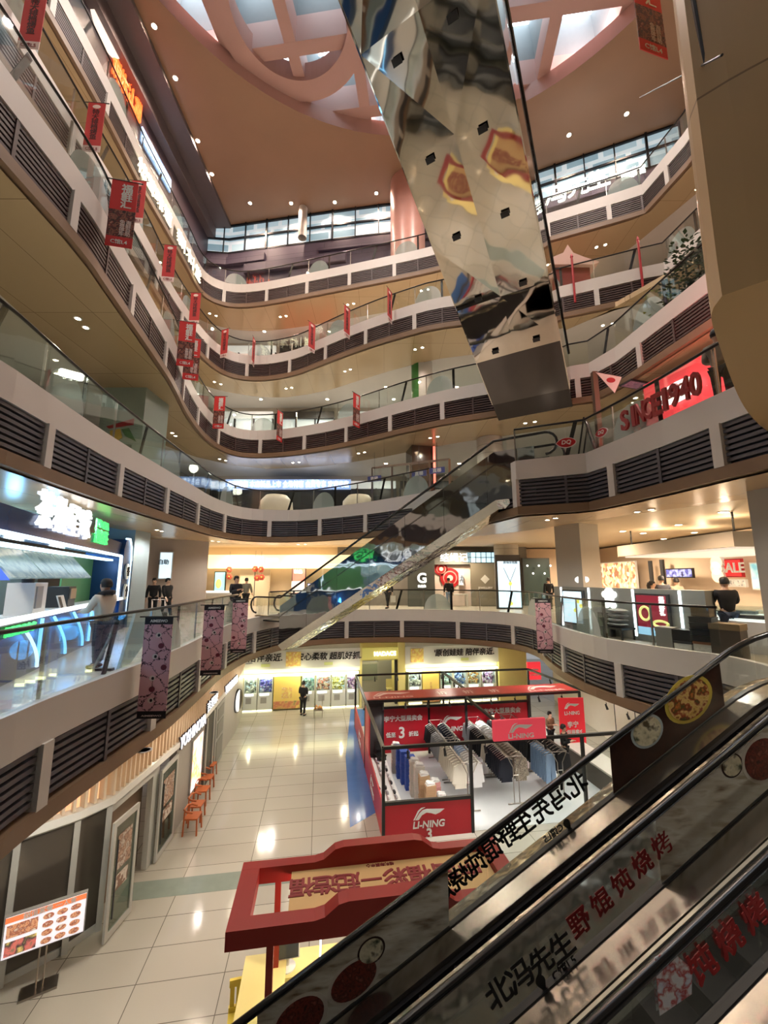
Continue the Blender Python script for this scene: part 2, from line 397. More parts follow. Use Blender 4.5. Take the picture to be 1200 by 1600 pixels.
def gallery(n, rails, gold):
    fz = FZ[n]; ed = E[n]; L = arclen(ed)[-1]
    y0 = ed[0][1]
    # slab: floor on top, inner ceiling below
    outl = [(x, y) for x, y in offs(ed, .14)] + [(RIGHT, y0), (RIGHT, BACK), (LEFT, BACK), (LEFT, y0)]
    k = len(outl); mb = MB()
    mb.add([(x, y, fz) for x, y in outl], [tuple(range(k))])
    struct('floor_%s' % ORD[n], mb, M_flo)
    mb = MB(); mb.add([(x, y, fz - 1.30) for x, y in outl], [tuple(range(k - 1, -1, -1))])
    struct('ceiling_%s_inner' % ORD[n - 1] if n > 2 else 'ceiling_ground_inner', mb, M_ceilw if n != 3 else M_ceilc)
    # polished soffit strip along the edge
    W = 2.6
    A = offs(ed, 0.1); Bo = offs(ed, W); mb = MB(); zz = fz - 1.5
    # outer row relaxed so that it never folds back on tight bends
    Bo = chaikin([Bo[i] for i in range(0, len(Bo), 5)] + [Bo[-1]], 1)
    S1 = arclen(ed)[-1]; m = 90
    a = [pt(A, arclen(A)[-1] * i / m) for i in range(m + 1)]; b = [pt(Bo, arclen(Bo)[-1] * i / m) for i in range(m + 1)]
    mb.strip([(x, y, zz) for x, y in b], [(x, y, zz) for x, y in a])
    mb.strip([(x, y, zz) for x, y in b], [(x, y, zz + .22) for x, y in b])
    struct('ceiling_%s_soffit' % (ORD[n - 1] if n > 2 else 'ground'), mb, gold)
    # fascia: white band over a row of dark louvres between white posts, brown lip below
    mb = MB(); mb.ribbon(ed, fz - .42, fz + .15, 0, .14)
    root = struct('trim_%d' % n, mb, M_white)
    mb = MB(); mb.ribbon(ed, fz - 1.46, fz - 1.22, -.03, .2); struct('lip_trim', mb, M_lip, root)
    nb = int(round(L / 2.75)); step = L / nb
    for i in range(nb):
        s0 = i * step; s1 = s0 + step; seg = sub(ed, s0 + .10, s1 - .10)
        mb = MB(); mb.ribbon(seg, fz - 1.24, fz - .42, .18, .2)
        for j in range(7):
            z = fz - .445 - j * .108
            a = offs(seg, .03); b = offs(seg, .17)
            mb.strip([(x, y, z - .062) for x, y in a], [(x, y, z) for x, y in a])
            mb.strip([(x, y, z) for x, y in a], [(x, y, z - .012) for x, y in b])
            mb.strip([(x, y, z - .05) for x, y in b], [(x, y, z - .062) for x, y in a])
        q = pt(ed, (s0 + s1) / 2); t = tang(ed, (s0 + s1) / 2)
        mb.cbox((q[0] - t[1] * .06, q[1] + t[0] * .06, fz - .82), (.07, .1, .8), math.atan2(t[1], t[0]))
        struct('louver_grille', mb, M_lou if n < 4 else M_lou2, root)
        q = pt(ed, s0); t = tang(ed, s0)
        mb = MB(); mb.cbox((q[0] - t[1] * .04, q[1] + t[0] * .04, fz - .82), (.2, .16, .82), math.atan2(t[1], t[0]))
        struct('post_trim', mb, M_white, root)
    # glass balustrades
    for (a, b, where) in rails:
        s0 = 0.0 if a is None else near_s(n, a); s1 = L if b is None else near_s(n, b)
        q = pt(ed, s0)
        th = thing('glass_balustrade', 'glass balustrade on the %s floor, %s' % (ORD[n], where), 'balustrade', (q[0], q[1], fz + .15), world=True)
        run = sub(ed, s0, s1); rl = arclen(run)[-1]; k = max(1, int(round(rl / 1.38)))
        c = offs(run, .07)
        mb = MB(); mb.smooth = True
        mb.tube([(x, y, fz + 1.13) for x, y in c], .032, 6); part('handrail', mb, M_rail, th)
        for i in range(k):
            sg = sub(run, rl * i / k + .008, rl * (i + 1) / k - .008)
            mb = MB(); mb.ribbon(sg, fz + .15, fz + 1.12, .055, .075); part('glass_panel', mb, M_glass, th)
            q = pt(run, rl * i / k); t = tang(run, rl * i / k); nx, ny = -t[1], t[0]
            mb = MB(); P0 = Vector((q[0] + nx * .13, q[1] + ny * .13, fz + .15)); lean = .28 if i % 4 == 1 else 0.0
            top = P0 + Vector((t[0] * lean, t[1] * lean, .98))
            w = .11 if i % 2 else .035
            mb.bar(P0, top, .02 if i % 2 else .035, w, up=(t[0], t[1], 0)); part('post', mb, M_rail if i % 2 else M_chrome, th)
            if i % 4 == 2:
                mb = MB(); ww = rl / k * .48; cc = pt(run, rl * (i + .5) / k); T = Vector((t[0], t[1], 0)); N = Vector((nx, ny, 0))
                mb.prism([(ww * math.cos(PI * j / 14), .78 * math.sin(PI * j / 14)) for j in range(15)], Vector((cc[0], cc[1], fz + .16)) + N * .08, T, (0, 0, 1), N, .006)
                part('frosted_arc', mb, M_frost, th)
gallery(2, [(None, (-5.45, 15.6), 'left side below the pink banners'), ((-5.05, 18.7), (7.16, 8.97), 'far side and round to the steel counter')], M_gold2)
gallery(3, [(None, (1.9, 16.0), 'left side and far side'), ((3.86, 11.65), None, 'right side with the red year letters')], M_gold2)
gallery(4, [(None, (4.45, 16.7), 'left side and far side'), ((7.35, 15.38), None, 'right side with the planting')], M_gold)
gallery(5, [(None, None, 'whole edge with plain red banners')], M_gold)
gallery(6, [(None, None, 'whole edge under the brown ceiling')], M_gold)

# ------------------------------------------------------------------ outer walls
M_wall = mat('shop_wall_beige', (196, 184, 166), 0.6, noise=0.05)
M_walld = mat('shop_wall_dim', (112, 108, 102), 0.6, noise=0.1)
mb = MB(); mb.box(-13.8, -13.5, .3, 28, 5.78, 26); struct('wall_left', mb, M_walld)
mb = MB(); mb.box(-13.5, 17.3, 27.7, 28, 5.78, 26); struct('wall_far', mb, M_wall)
mb = MB(); mb.box(17, 17.3, .3, 28, 0, 33.5); struct('wall_right', mb, M_wall)
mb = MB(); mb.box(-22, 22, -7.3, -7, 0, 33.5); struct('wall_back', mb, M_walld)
mb = MB(); mb.box(-4.3, 6.7, -7, .3, 5.4, 5.78); struct('floor_viewer', mb, M_flo)
M_purple = brickmat('purple_cladding', (92, 84, 104), (80, 72, 92), (46, 42, 54), 4.2, .62, .012, rough=.5, offset=.37, plane='XZ')
M_mull = mat('window_mullion', (22, 26, 34), .4)
M_sky = glow('overcast_sky_glass', (206, 226, 240), 1.5)
M_cityw = brickmat('city_behind_glass', (186, 208, 218), (120, 150, 164), (206, 220, 226), 1.9, .8, .14, rough=.2, offset=.3, plane='XZ', emit=.75)
# top floor: far wall of stepped cladding with a clerestory above
wl = [(-13.5, 26.6), (-11.5, 26.8), (-4, 25.6), (3, 24.6), (10, 22.6), (17, 19.8)]
mb = MB(); mb.ribbon(wl, 25.78, 31.1, 0, .3); struct('wall_top', mb, M_purple)
mb = MB()
for i, (a, b, z0, z1, d) in enumerate([(.5, 5, 30.0, 30.6, .25), (3.5, 11, 29.1, 29.8, .3), (7, 16, 28.1, 28.9, .22), (9, 20, 30.2, 30.7, .18), (1, 9, 27.4, 28.0, .2), (14, 23, 29.0, 29.5, .25)]):
    mb.ribbon(sub(wl, a, b), z0, z1, -d, 0)
struct('wall_top_panel', mb, M_purple)
mb = MB(); mb.ribbon(wl, 31.1, 33.5, .1, .14); w = struct('window_1', mb, M_cityw)
mb = MB()
for z in (31.13, 32.3, 33.4): mb.ribbon(wl, z - .06, z + .06, -.02, .1)
for i in range(20):
    q = pt(wl, i * arclen(wl)[-1] / 19); t = tang(wl, i * arclen(wl)[-1] / 19); mb.cbox((q[0], q[1], 32.3), (.12 if i % 3 == 0 else .06, .14, 2.4), math.atan2(t[1], t[0]))
struct('mullion_trim', mb, M_mull, w)
# ------------------------------------------------------------------ roof
M_brown = mat('brown_ceiling', (160, 126, 100), .42, noise=.08, nscale=.6)
CX, CY, RX, RY, CZ = 1.0, 7.6, 13.5, 12.95, 33.5
def ell(k, n, s=1.0): t = 2 * PI * k / n; return (CX + RX * s * math.cos(t), CY + RY * s * math.sin(t))
def rectpt(p, x0, x1, y0, y1):
    dx, dy = p[0] - CX, p[1] - CY; f = 1e9
    if dx > 1e-6: f = min(f, (x1 - CX) / dx)
    if dx < -1e-6: f = min(f, (x0 - CX) / dx)
    if dy > 1e-6: f = min(f, (y1 - CY) / dy)
    if dy < -1e-6: f = min(f, (y0 - CY) / dy)
    return (CX + dx * f, CY + dy * f)
n = 96; mb = MB()
inn = [ell(k, n) for k in range(n + 1)]
out = []
for k in range(n + 1):
    p = ell(k, n); q = rectpt(p, -30, 30, -7, 29); out.append(q)
mb.strip([(x, y, CZ) for x, y in inn], [(x, y, CZ) for x, y in out])
mb.strip([(x, y, CZ) for x, y in out], [(x, y, CZ + .3) for x, y in out])
struct('ceiling_roof', mb, M_brown)
M_pinkc = mat('pink_concrete', (206, 170, 162), .6, noise=.06, nscale=.8)
mb = MB(); mb.strip([(x, y, CZ) for x, y in inn], [(x, y, CZ + 1.0) for x, y in inn])
mb.strip([(x, y, CZ + 1.0) for x, y in inn], [(*ell(k, n, 1.12), CZ + 1.05) for k in range(n + 1)])
struct('trim_skylight', mb, M_pinkc)
# beam grid above the opening, round ring beam, glazed pits above the beams
mb = MB(); g = Matrix.Rotation(-.12, 4, 'Z')
for i in range(-4, 5):
    mb.box(-16, 16, i * 3.3 - .3, i * 3.3 + .3, CZ + .95, CZ + 2.6, Matrix.Translation((CX, CY + 2.2, 0)) @ g)
    mb.box(i * 3.3 - .3, i * 3.3 + .3, -16, 16, CZ + .96, CZ + 2.59, Matrix.Translation((CX, CY + 2.2, 0)) @ g)
struct('ceiling_beam', mb, M_pinkc)
mb = MB(); rc = (-4.5, 15.5); mb.lathe([(2.8, .7), (3.8, .7), (3.8, 1.9), (2.8, 1.9), (2.8, .7)], 64, (rc[0], rc[1], CZ), False); mb.smooth = False
struct('ceiling_ring', mb, M_pinkc)
M_pit = mat('skylight_shaft', (150, 160, 164), .6, noise=.06)
mb = MB(); ix = Matrix.Translation((CX, CY + 2.2, 0)) @ g
for i in range(-5, 5):
    for j in range(-5, 5):
        x0, y0 = i * 3.3 + .28, j * 3.3 + .28; x1, y1 = x0 + 2.74, y0 + 2.74; z0, z1 = CZ + 2.55, CZ + 4.6
        v = [ix @ Vector(p) for p in [(x0, y0, z0), (x1, y0, z0), (x1, y1, z0), (x0, y1, z0), (x0 + .3, y0 + .3, z1), (x1 - .3, y0 + .3, z1), (x1 - .3, y1 - .3, z1), (x0 + .3, y1 - .3, z1)]]
        mb.add(v, [(0, 1, 5, 4), (1, 2, 6, 5), (2, 3, 7, 6), (3, 0, 4, 7)])
struct('ceiling_shaft', mb, M_pit)
mb = MB(); mb.box(-17, 17, -17, 17, CZ + 4.6, CZ + 4.7, ix); struct('window_skylight', mb, glow('skylight_sky', (222, 232, 240), 6.0))
# grey bulkhead along the left and the shop wall behind it
mb = MB(); mb.box(-13.2, -11.4, -7, 26.8, 33.2, 33.5); mb.box(-13.2, -12.5, -7, 26.8, 32.3, 33.3); struct('ceiling_bulkhead', mb, mat('grey_bulkhead', (106, 96, 98), .6, noise=.06))
mb = MB(); mb.box(-13.6, -13.0, -7, 27, 25.78, 33.5); struct('wall_left_top', mb, mat('sign_wall_dark', (78, 66, 76), .4, noise=.15, nscale=.7))

# ------------------------------------------------------------------ beige clad nose over the escalator, right
M_beige = brickmat('beige_cladding', (200, 168, 120), (196, 164, 116), (140, 112, 74), 40.0, 2.4, .012, rough=.45, plane='XZ')
base = [(2.92, 3.2), (3.0, 3.45), (3.45, 3.9), (4.2, 4.65), (5.0, 5.42), (5.8, 6.1), (6.7, 6.75), (8.5, 7.2), (8.5, 1.0), (6.0, 1.6), (4.2, 2.3), (3.2, 2.95)]
mb = MB(); P = chaikin(base + [base[0]], 2)[:-1]; k = len(P)
def scl(p, f): return (7.5 + (p[0] - 7.5) * f, 4.0 + (p[1] - 4.0) * f)
rows = [(9.95, 1.0), (10.3, 1.0), (14, .985), (24, .95), (33.5, .93)]
for z, f in rows: mb.v += [(*scl(p, f), z) for p in P]
for r in range(len(rows) - 1):
    for i in range(k): mb.f.append((r * k + i, r * k + (i + 1) % k, (r + 1) * k + (i + 1) % k, (r + 1) * k + i))
mb.f.append(tuple(range(k - 1, -1, -1)))
struct('wall_nose', mb, M_beige)
a = scl((3.05, 3.12), .975); mb = MB()
mb.tube([(a[0] - .12, a[1] + .02, 12.0), (a[0] - .2, a[1] + .02, 16), (a[0] - .3, a[1] + .04, 20)], .02, 6); struct('nose_seam_trim', mb, M_dark)

def downlight(p, power, label, group, r=.11, col=(255, 236, 205), size=2.7, aim=None):
    t = thing('downlight', label, 'downlight', (p[0], p[1], p[2]), group=group)
    mb = MB(); mb.lathe([(r + .035, 0.0), (r + .035, -.012), (r, -.014), (r, 0.0)], 14); part('trim_ring', mb, M_wh, t)
    mb = MB(); mb.lathe([(0, -.006), (r, -.006)], 14); part('lens', mb, M_lens, t)
    if power: lamp('downlight_lamp', (p[0], p[1], p[2] - .06), power, col, size=size, radius=.1, aim=aim)
    return t
# ------------------------------------------------------------------ escalators in the foreground
U = Vector((.987, .160, 0)); N_ = Vector((-.160, .987, 0)); ZZ = Vector((0, 0, 1))
KS = .5434
def efloor(s):
    z = 2.24 + KS * s
    def smin(a, b, k=.35): h = max(0, min(1, .5 + .5 * (b - a) / k)); return b * (1 - h) + a * h - k * h * (1 - h)
    return -smin(-smin(z, 5.78), 0.0)
def ep(s, off, dz): return U * s + N_ * off + ZZ * (efloor(s) + dz)
SS = [-6 + i * .25 for i in range(61)]
def sweep(mb, prof, ss):
    "prof: closed outline of (offset, height above the step line)"
    k = len(prof); vs = [ep(s, o, d) for s in ss for o, d in prof]; fs = []
    for i in range(len(ss) - 1):
        for j in range(k): fs.append((i * k + j, i * k + (j + 1) % k, (i + 1) * k + (j + 1) % k, (i + 1) * k + j))
    fs += [tuple(range(k - 1, -1, -1)), tuple(range((len(ss) - 1) * k, len(ss) * k))]
    return mb.add(vs, fs)
def ong(px, py, off):
    x, y, k = ray(px, py); t = off / (x * N_.x + y * N_.y); return Vector((x * t, y * t, k * t + EYE))
def s_of(p): return p.dot(U)
M_rub = mat('black_handrail', (14, 14, 15), .22, spec=.6)
M_steelw = mat('wavy_steel', (160, 154, 142), .22, metal=1.0, bump=.9, bscale=3.0)
M_deck = mat('deck_steel', (176, 170, 162), .2, metal=1.0, noise=.1, nscale=1.5, bump=.12, bscale=1.6)
M_step = mat('escalator_step', (34, 34, 36), .4, metal=.5)
M_tred = mat('dark_side_panel', (26, 26, 28), .35, metal=.3)
ES = (U + ZZ * KS).normalized(); EP = (ZZ - ES * ES.z).normalized()
def balus(th, off, far_side, panels=True):
    top = [s for s in SS if -5.0 <= s <= 7.9]
    mb = MB(); mb.smooth = True
    pts = [ep(s, off, .95) for s in top]
    end = top[-1]; c = ep(end, off, .62)
    pts += [c + U * (.33 * math.sin(a)) + ZZ * (.33 * math.cos(a)) for a in [PI * k / 8 for k in range(1, 9)]]
    s0 = top[0]; c0 = ep(s0, off, .62)
    pts = [c0 - U * (.33 * math.sin(a)) + ZZ * (.33 * math.cos(a)) for a in [PI * k / 8 for k in range(8, 0, -1)]] + pts
    mb.tube(pts, .042, 8); part('handrail', mb, M_rub, th)
    k = 9
    for i in range(k):
        a = -5.0 + 12.9 * i / k + .006; b = -5.0 + 12.9 * (i + 1) / k - .006
        ss = [a + (b - a) * j / 6 for j in range(7)]
        mb = MB(); sweep(mb, [(off - .006, .30), (off + .006, .30), (off + .006, .93), (off - .006, .93)], ss)
        part('glass_panel', mb, M_glass, th)
    mb = MB(); sweep(mb, [(off - .035, .25), (off + .035, .25), (off + .035, .315), (off - .035, .315)], top); part('glass_channel', mb, M_black, th)
def steps(th, o0, o1):
    s = -4.0
    for i in range(26):
        a = s + i * .4; z = efloor(a + .4)
        if z <= .05: continue
        mb = MB(); p = [(0, -.32), (0, 0), (.41, 0), (.41, -.32)]
        mb.prism([(x, y) for x, y in p], U * a + N_ * o0 + ZZ * z, U, ZZ, N_, o1 - o0)
        part('step', mb, M_step, th)
t = thing('escalator', 'foreground escalator with food posters on its far glass, the farther of the pair', 'escalator', tuple(ep(-4.2, 4.7, -efloor(-4.2))), world=True)
balus(t, 5.4, True); balus(t, 4.2, False)
full = [s for s in SS if -5.2 <= s <= 8.2]
mb = MB(); sweep(mb, [(5.10, .2), (5.10, .3), (5.40, .3), (5.40, .2)], full); part('inner_deck', mb, M_deck, t)
mb = MB(); sweep(mb, [(5.40, .2), (5.40, .29), (5.66, .24), (5.66, .1)], full); part('outer_deck', mb, M_steelw, t)
mb = MB(); sweep(mb, [(5.05, -.4), (5.05, .24), (5.10, .24), (5.10, -.4)], full); part('skirt_panel', mb, M_tred, t)
mb = MB(); sweep(mb, [(4.24, .1), (4.24, .28), (4.60, .60), (4.64, .60), (4.64, -.1)], full); part('steel_panel', mb, M_steelw, t)
mb = MB(); sweep(mb, [(3.88, .2), (3.88, .3), (4.20, .3), (4.20, .2)], full); part('inner_deck', mb, M_deck, t)
mb = MB(); sweep(mb, [(4.05, -1.0), (4.05, .2), (5.64, .2), (5.64, -1.0), (5.62, -1.05), (4.07, -1.05)], [s for s in SS if -4.4 <= s <= 8.2][0:0] or [-3.9 + .5 * i for i in range(23)])
# truss casing: two sides and a bottom, left open above the steps
mb = MB()
ss = [-2.0 + .5 * i for i in range(20)]
sweep(mb, [(5.62, -.95), (5.62, .2), (5.66, .2), (5.66, -.95)], ss); sweep(mb, [(4.0, -.95), (4.0, -.91), (5.66, -.91), (5.66, -.95)], ss)
part('truss_casing', mb, M_deck, t)
steps(t, 4.66, 5.05)
t2 = thing('escalator', 'foreground escalator nearest the viewer, dark steps beside red lettering on glass', 'escalator', tuple(ep(-4.2, 3.6, -efloor(-4.2))), world=True)
balus(t2, 3.26, False)
mb = MB(); sweep(mb, [(3.80, -.4), (3.80, .27), (3.86, .27), (3.86, -.4)], full); part('skirt_panel', mb, M_tred, t2)
mb = MB(); sweep(mb, [(3.84, .24), (3.84, .285), (3.872, .285), (3.872, .24)], full); part('edge_strip', mb, mat('pale_edge', (190, 186, 170), .3, metal=.6), t2)
mb = MB(); sweep(mb, [(2.9, .2), (2.9, .3), (3.28, .3), (3.28, .2)], full); part('inner_deck', mb, M_deck, t2)
mb = MB(); sweep(mb, [(3.28, -.4), (3.28, .24), (3.33, .24), (3.33, -.4)], full); part('skirt_panel', mb, M_tred, t2)
mb = MB(); sweep(mb, [(2.86, -.95), (2.86, .25), (2.9, .25), (2.9, -.95)], ss); sweep(mb, [(2.86, -.95), (2.86, -.91), (3.98, -.91), (3.98, -.95)], ss)
part('truss_casing', mb, M_tred, t2)
steps(t2, 3.34, 3.80)

# printed films on the glass
M_noodle = blotch('print_noodle', [(120, 40, 24), (214, 178, 96), (226, 196, 128), (150, 60, 34), (70, 82, 40), (200, 120, 60)], 9, .35)
M_meat = blotch('print_shredded_meat', [(40, 16, 12), (120, 50, 40), (70, 26, 20), (150, 84, 70)], 14, .35)
M_dump = blotch('print_dumpling', [(60, 70, 54), (206, 200, 170), (228, 222, 196), (90, 80, 60)], 9, .35)
M_table = blotch('print_pale_table', [(120, 100, 78), (196, 190, 172), (214, 212, 200), (168, 156, 130)], 2.2, .35, stretch=(1, 1, 4))
M_dbrown = blotch('print_dark_wood', [(26, 14, 12), (56, 32, 24), (38, 22, 18)], 3, .35)
def film(th, off, s0, s1, m, label, side=-1):
    ss = [s0 + (s1 - s0) * i / 8 for i in range(9)]
    mb = MB(); a = off + side * .007; b = off + side * .011
    sweep(mb, [(min(a, b), .32), (max(a, b), .32), (max(a, b), .90), (min(a, b), .90)], ss)
    f = part('printed_film', mb, m, th); f['label'] = label; return f
def plate(f, off, c, r, m, rim, el=1.25, side=-1):
    e1, e2 = ES, EP; o = c + N_ * side * .010
    def disc(k, d): 
        mb = MB(); mb.prism([(k * r * el * math.cos(2 * PI * i / 28), k * r * math.sin(2 * PI * i / 28)) for i in range(28)], o, e1, e2, N_ * side, d); return mb
    part('printed_plate', disc(1.0, .004), rim, f); part('printed_food', disc(.86, .007), m, f)
M_yrim = mat('yellow_plate', (206, 186, 84), .35); M_brim = mat('bluewhite_bowl', (176, 190, 196), .35); M_dish = mat('pale_dish', (206, 200, 188), .35)
f = film(t, 5.4, s_of(ong(952, 1168, 5.4)), s_of(ong(1124, 1042, 5.4)), M_dbrown, 'food poster with noodles and dumplings')
plate(f, 5.4, ong(1075, 1092, 5.4), .285, M_noodle, M_yrim, 1.5); plate(f, 5.4, ong(1010, 1142, 5.4), .2, M_dump, M_brim, 1.35)
f = film(t, 5.4, s_of(ong(402, 1592, 5.4)), s_of(ong(700, 1390, 5.4)), M_table, 'food poster with shredded meat dish')
plate(f, 5.4, ong(553, 1530, 5.4), .19, M_meat, M_dish, 1.7); plate(f, 5.4, ong(580, 1484, 5.4), .13, M_dump, M_dbrown, 1.3); plate(f, 5.4, ong(468, 1592, 5.4), .22, M_meat, M_dish, 1.5)
f = film(t, 4.2, s_of(ong(1045, 1235, 4.2)) - .2, s_of(ong(1195, 1165, 4.2)) + 2.0, M_table, 'food poster on the near glass', -1)
plate(f, 4.2, ong(1190, 1185, 4.2), .23, M_meat, M_dish, 1.3); plate(f, 4.2, ong(1142, 1195, 4.2), .12, M_dump, M_dbrown, 1.2)
M_ink = mat('black_ink', (10, 10, 10), .4); M_rink = mat('dark_red_ink', (128, 22, 26), .4); M_winkr = mat('red_ink', (170, 34, 36), .4)
def glyphs(th, text, off, a, b, h, m, mirror=False, lab=None):
    "one raised character after another, from pixel a to pixel b on the glass"
    A = ong(*a, off); B = ong(*b, off); k = len(text)
    for i, ch in enumerate(text):
        c = A + (B - A) * (i / max(1, k - 1))
        r = -ES if mirror else ES
        letters(ch, c, r, EP, h=h, m=m, parent=th, name='lettering', bold=.028, depth=.003, lift=.008)
glyphs(t, '北冯先生', 5.4, (902, 1225), (818, 1287), .27, M_ink, True)
glyphs(t, '野馄饨烧烤', 5.4, (795, 1305), (692, 1394), .26, M_ink, True)
letters('C馆L5', ong(865, 1302, 5.4), -ES, EP, h=.11, m=M_ink, parent=t, bold=.03, depth=.003, lift=.008)
glyphs(t, '北冯先生', 4.2, (778, 1548), (876, 1476), .24, M_ink)
glyphs(t, '野馄饨烧烤', 4.2, (905, 1440), (1032, 1318), .22, M_rink)
letters('C馆L5', ong(880, 1510, 4.2), ES, EP, h=.10, m=M_ink, parent=t, bold=.03, depth=.003, lift=.008)
for (q, off, sd) in (((888, 1290), 5.4, 1), ((846, 1536), 4.2, -1)):
    c = ong(*q, off) + N_ * sd * .008; mb = MB()
    ring = [(.05 * math.cos(PI * (-.15 + 1.3 * i / 12)), .05 * math.sin(PI * (-.15 + 1.3 * i / 12)) + .03) for i in range(13)] + [(0, -.08)]
    mb.prism(ring, c, ES, EP, N_ * sd, .003); part('place_mark', mb, M_ink, t)
glyphs(t2, '饨烧烤', 3.26, (1095, 1505), (1178, 1425), .24, M_winkr)
mb = MB(); c = ong(1045, 1530, 3.26)  # white and red reflection in the glass, painted as a flat sheet
mb.prism([(-.2, -.13), (.1, -.18), (.2, -.05), (.12, .16), (-.02, .2)], c - N_ * .01, ES, EP, N_ * -1, .003)
f = part('printed_film', mb, blotch('reflection', [(230, 230, 236), (236, 236, 240), (180, 60, 60), (214, 220, 236), (240, 240, 240)], 10, .4), t2); f['label'] = 'white leaflet with red lines, painted on a film'

# ------------------------------------------------------------------ mirror-clad escalator across the atrium, second to third floor
M_mirror = mat('mirror_cladding', (196, 200, 198), .05, metal=1.0, bump=.4, bscale=1.0)
M_mirror2 = mat('mirror_cladding_streaked', (206, 204, 198), .06, metal=1.0, bump=.7, bscale=2.6)
T0 = Vector((3.9, 11.9, 0)); D2 = Vector((-.848, .531, 0)); F2 = Vector((.531, .848, 0))
def mfloor(s):
    z = 10.78 - .555 * (s - .6)
    return max(5.78, min(10.78, z))
def mp(s, off, dz): return T0 + D2 * s + F2 * off + ZZ * (mfloor(s) + dz)
ss = [-1.0, .2, .6] + [.6 + .5 * i for i in range(1, 19)] + [9.61, 10.4, 11.0]
def msweep(mb, prof, ss):
    k = len(prof); vs = [mp(s, o, d) for s in ss for o, d in prof]; fs = []
    for i in range(len(ss) - 1):
        for j in range(k): fs.append((i * k + j, i * k + (j + 1) % k, (i + 1) * k + (j + 1) % k, (i + 1) * k + j))
    return mb.add(vs, fs + [tuple(range(k - 1, -1, -1)), tuple(range((len(ss) - 1) * k, len(ss) * k))])
tm = thing('escalator', 'mirror-clad escalator crossing from the second to the third floor', 'escalator', tuple(mp(9.7, .7, 0)), world=True)
inc = [s for s in ss if s <= 9.7]
for i in range(7):
    a = -.6 + i * 1.45; b = a + 1.44
    seg = [a] + [s for s in ss if a < s < b] + [b]
    mb = MB(); msweep(mb, [(-.03, -.92), (-.03, .58), (0, .58), (0, -.92)], seg); part('mirror_panel', mb, M_mirror, tm)
mb = MB(); msweep(mb, [(0, -.92), (.26, -1.16), (.29, -1.14), (.03, -.90)], [s for s in inc if s > -.5]); part('lower_cladding', mb, M_mirror2, tm)
mb = MB(); msweep(mb, [(.28, -1.16), (1.1, -1.16), (1.1, -1.13), (.28, -1.13)], [s for s in inc if s > -.5]); part('underside', mb, M_mirror2, tm)
mb = MB(); msweep(mb, [(1.4, -.8), (1.4, .14), (1.43, .14), (1.43, -.8)], inc); part('mirror_panel', mb, M_mirror, tm)
for off in (.03, 1.34):
    mb = MB(); mb.smooth = True; pts = [mp(s, off, .95) for s in ss if s > -.9]
    c = mp(11.0, off, .62); pts += [c + D2 * (.33 * math.sin(a)) + ZZ * (.33 * math.cos(a)) for a in [PI * k / 8 for k in range(1, 9)]]
    c = mp(-.9, off, .62); pts = [c - D2 * (.33 * math.sin(a)) + ZZ * (.33 * math.cos(a)) for a in [PI * k / 8 for k in range(8, -1, -1)]] + pts
    mb.tube(pts, .04, 6); part('handrail', mb, M_rub, tm)
    mb = MB(); msweep(mb, [(off - .006, .2), (off + .006, .2), (off + .006, .92), (off - .006, .92)], ss[1:]); part('glass_panel', mb, M_glass, tm)
    mb = MB(); msweep(mb, [(off - .06, .14), (off + .1, .14), (off + .1, .2), (off - .06, .2)], ss); part('inner_deck', mb, M_deck, tm)
mb = MB(); msweep(mb, [(.2, -.05), (1.2, -.05), (1.2, 0.0), (.2, 0.0)], ss); part('step_band', mb, M_step, tm)

# ------------------------------------------------------------------ mirror-clad escalator overhead, from the fourth floor up
M_mirror3 = mat('mirror_underside', (206, 196, 180), .04, metal=1.0, bump=.4, bscale=.6)
M_dmir = mat('mirror_dark_reflection', (84, 80, 78), .06, metal=1.0, bump=.3, bscale=.8)  # dark reflection at the lower end, put into the mirror colour
DU = Vector((-.510, -.860, .473)).normalized(); W3 = Vector((.860, -.510, 0)).normalized()
P0 = at(770, 633, 14.45)
r1 = Vector(ray(773, 0)); r2 = Vector(ray(888, 600)); nn = r1.cross(r2)
EYEV = Vector((0, 0, EYE)); KW = -(P0 - EYEV).dot(nn) / W3.dot(nn)
UPN = W3.cross(DU).normalized() * (1 if W3.cross(DU).z > 0 else -1)
tu = thing('escalator', 'mirror-clad escalator overhead rising from the fourth floor towards the viewer', 'escalator', tuple(P0), world=True)
random.seed(3); LU = 15.0; nu, nw = 7, 2
g = [[P0 + DU * (LU * i / nu) + W3 * (KW * j / nw) + UPN * (random.uniform(-.045, .045) if 0 < i < nu else 0) for j in range(nw + 1)] for i in range(nu + 1)]
for i in range(nu):
    for j in range(nw):
        a, b, c, d = g[i][j], g[i][j + 1], g[i + 1][j + 1], g[i + 1][j]
        mb = MB(); tri = (i + j) % 2
        h = UPN * .03
        mb.add([a, b, c, d, a + h, b + h, c + h, d + h], ([(0, 1, 2), (0, 2, 3)] if tri else [(0, 1, 3), (1, 2, 3)]) + [(0, 4, 5, 1), (1, 5, 6, 2), (2, 6, 7, 3), (3, 7, 4, 0)])
        part('mirror_panel', mb, M_mirror3 if i else M_dmir, tu)
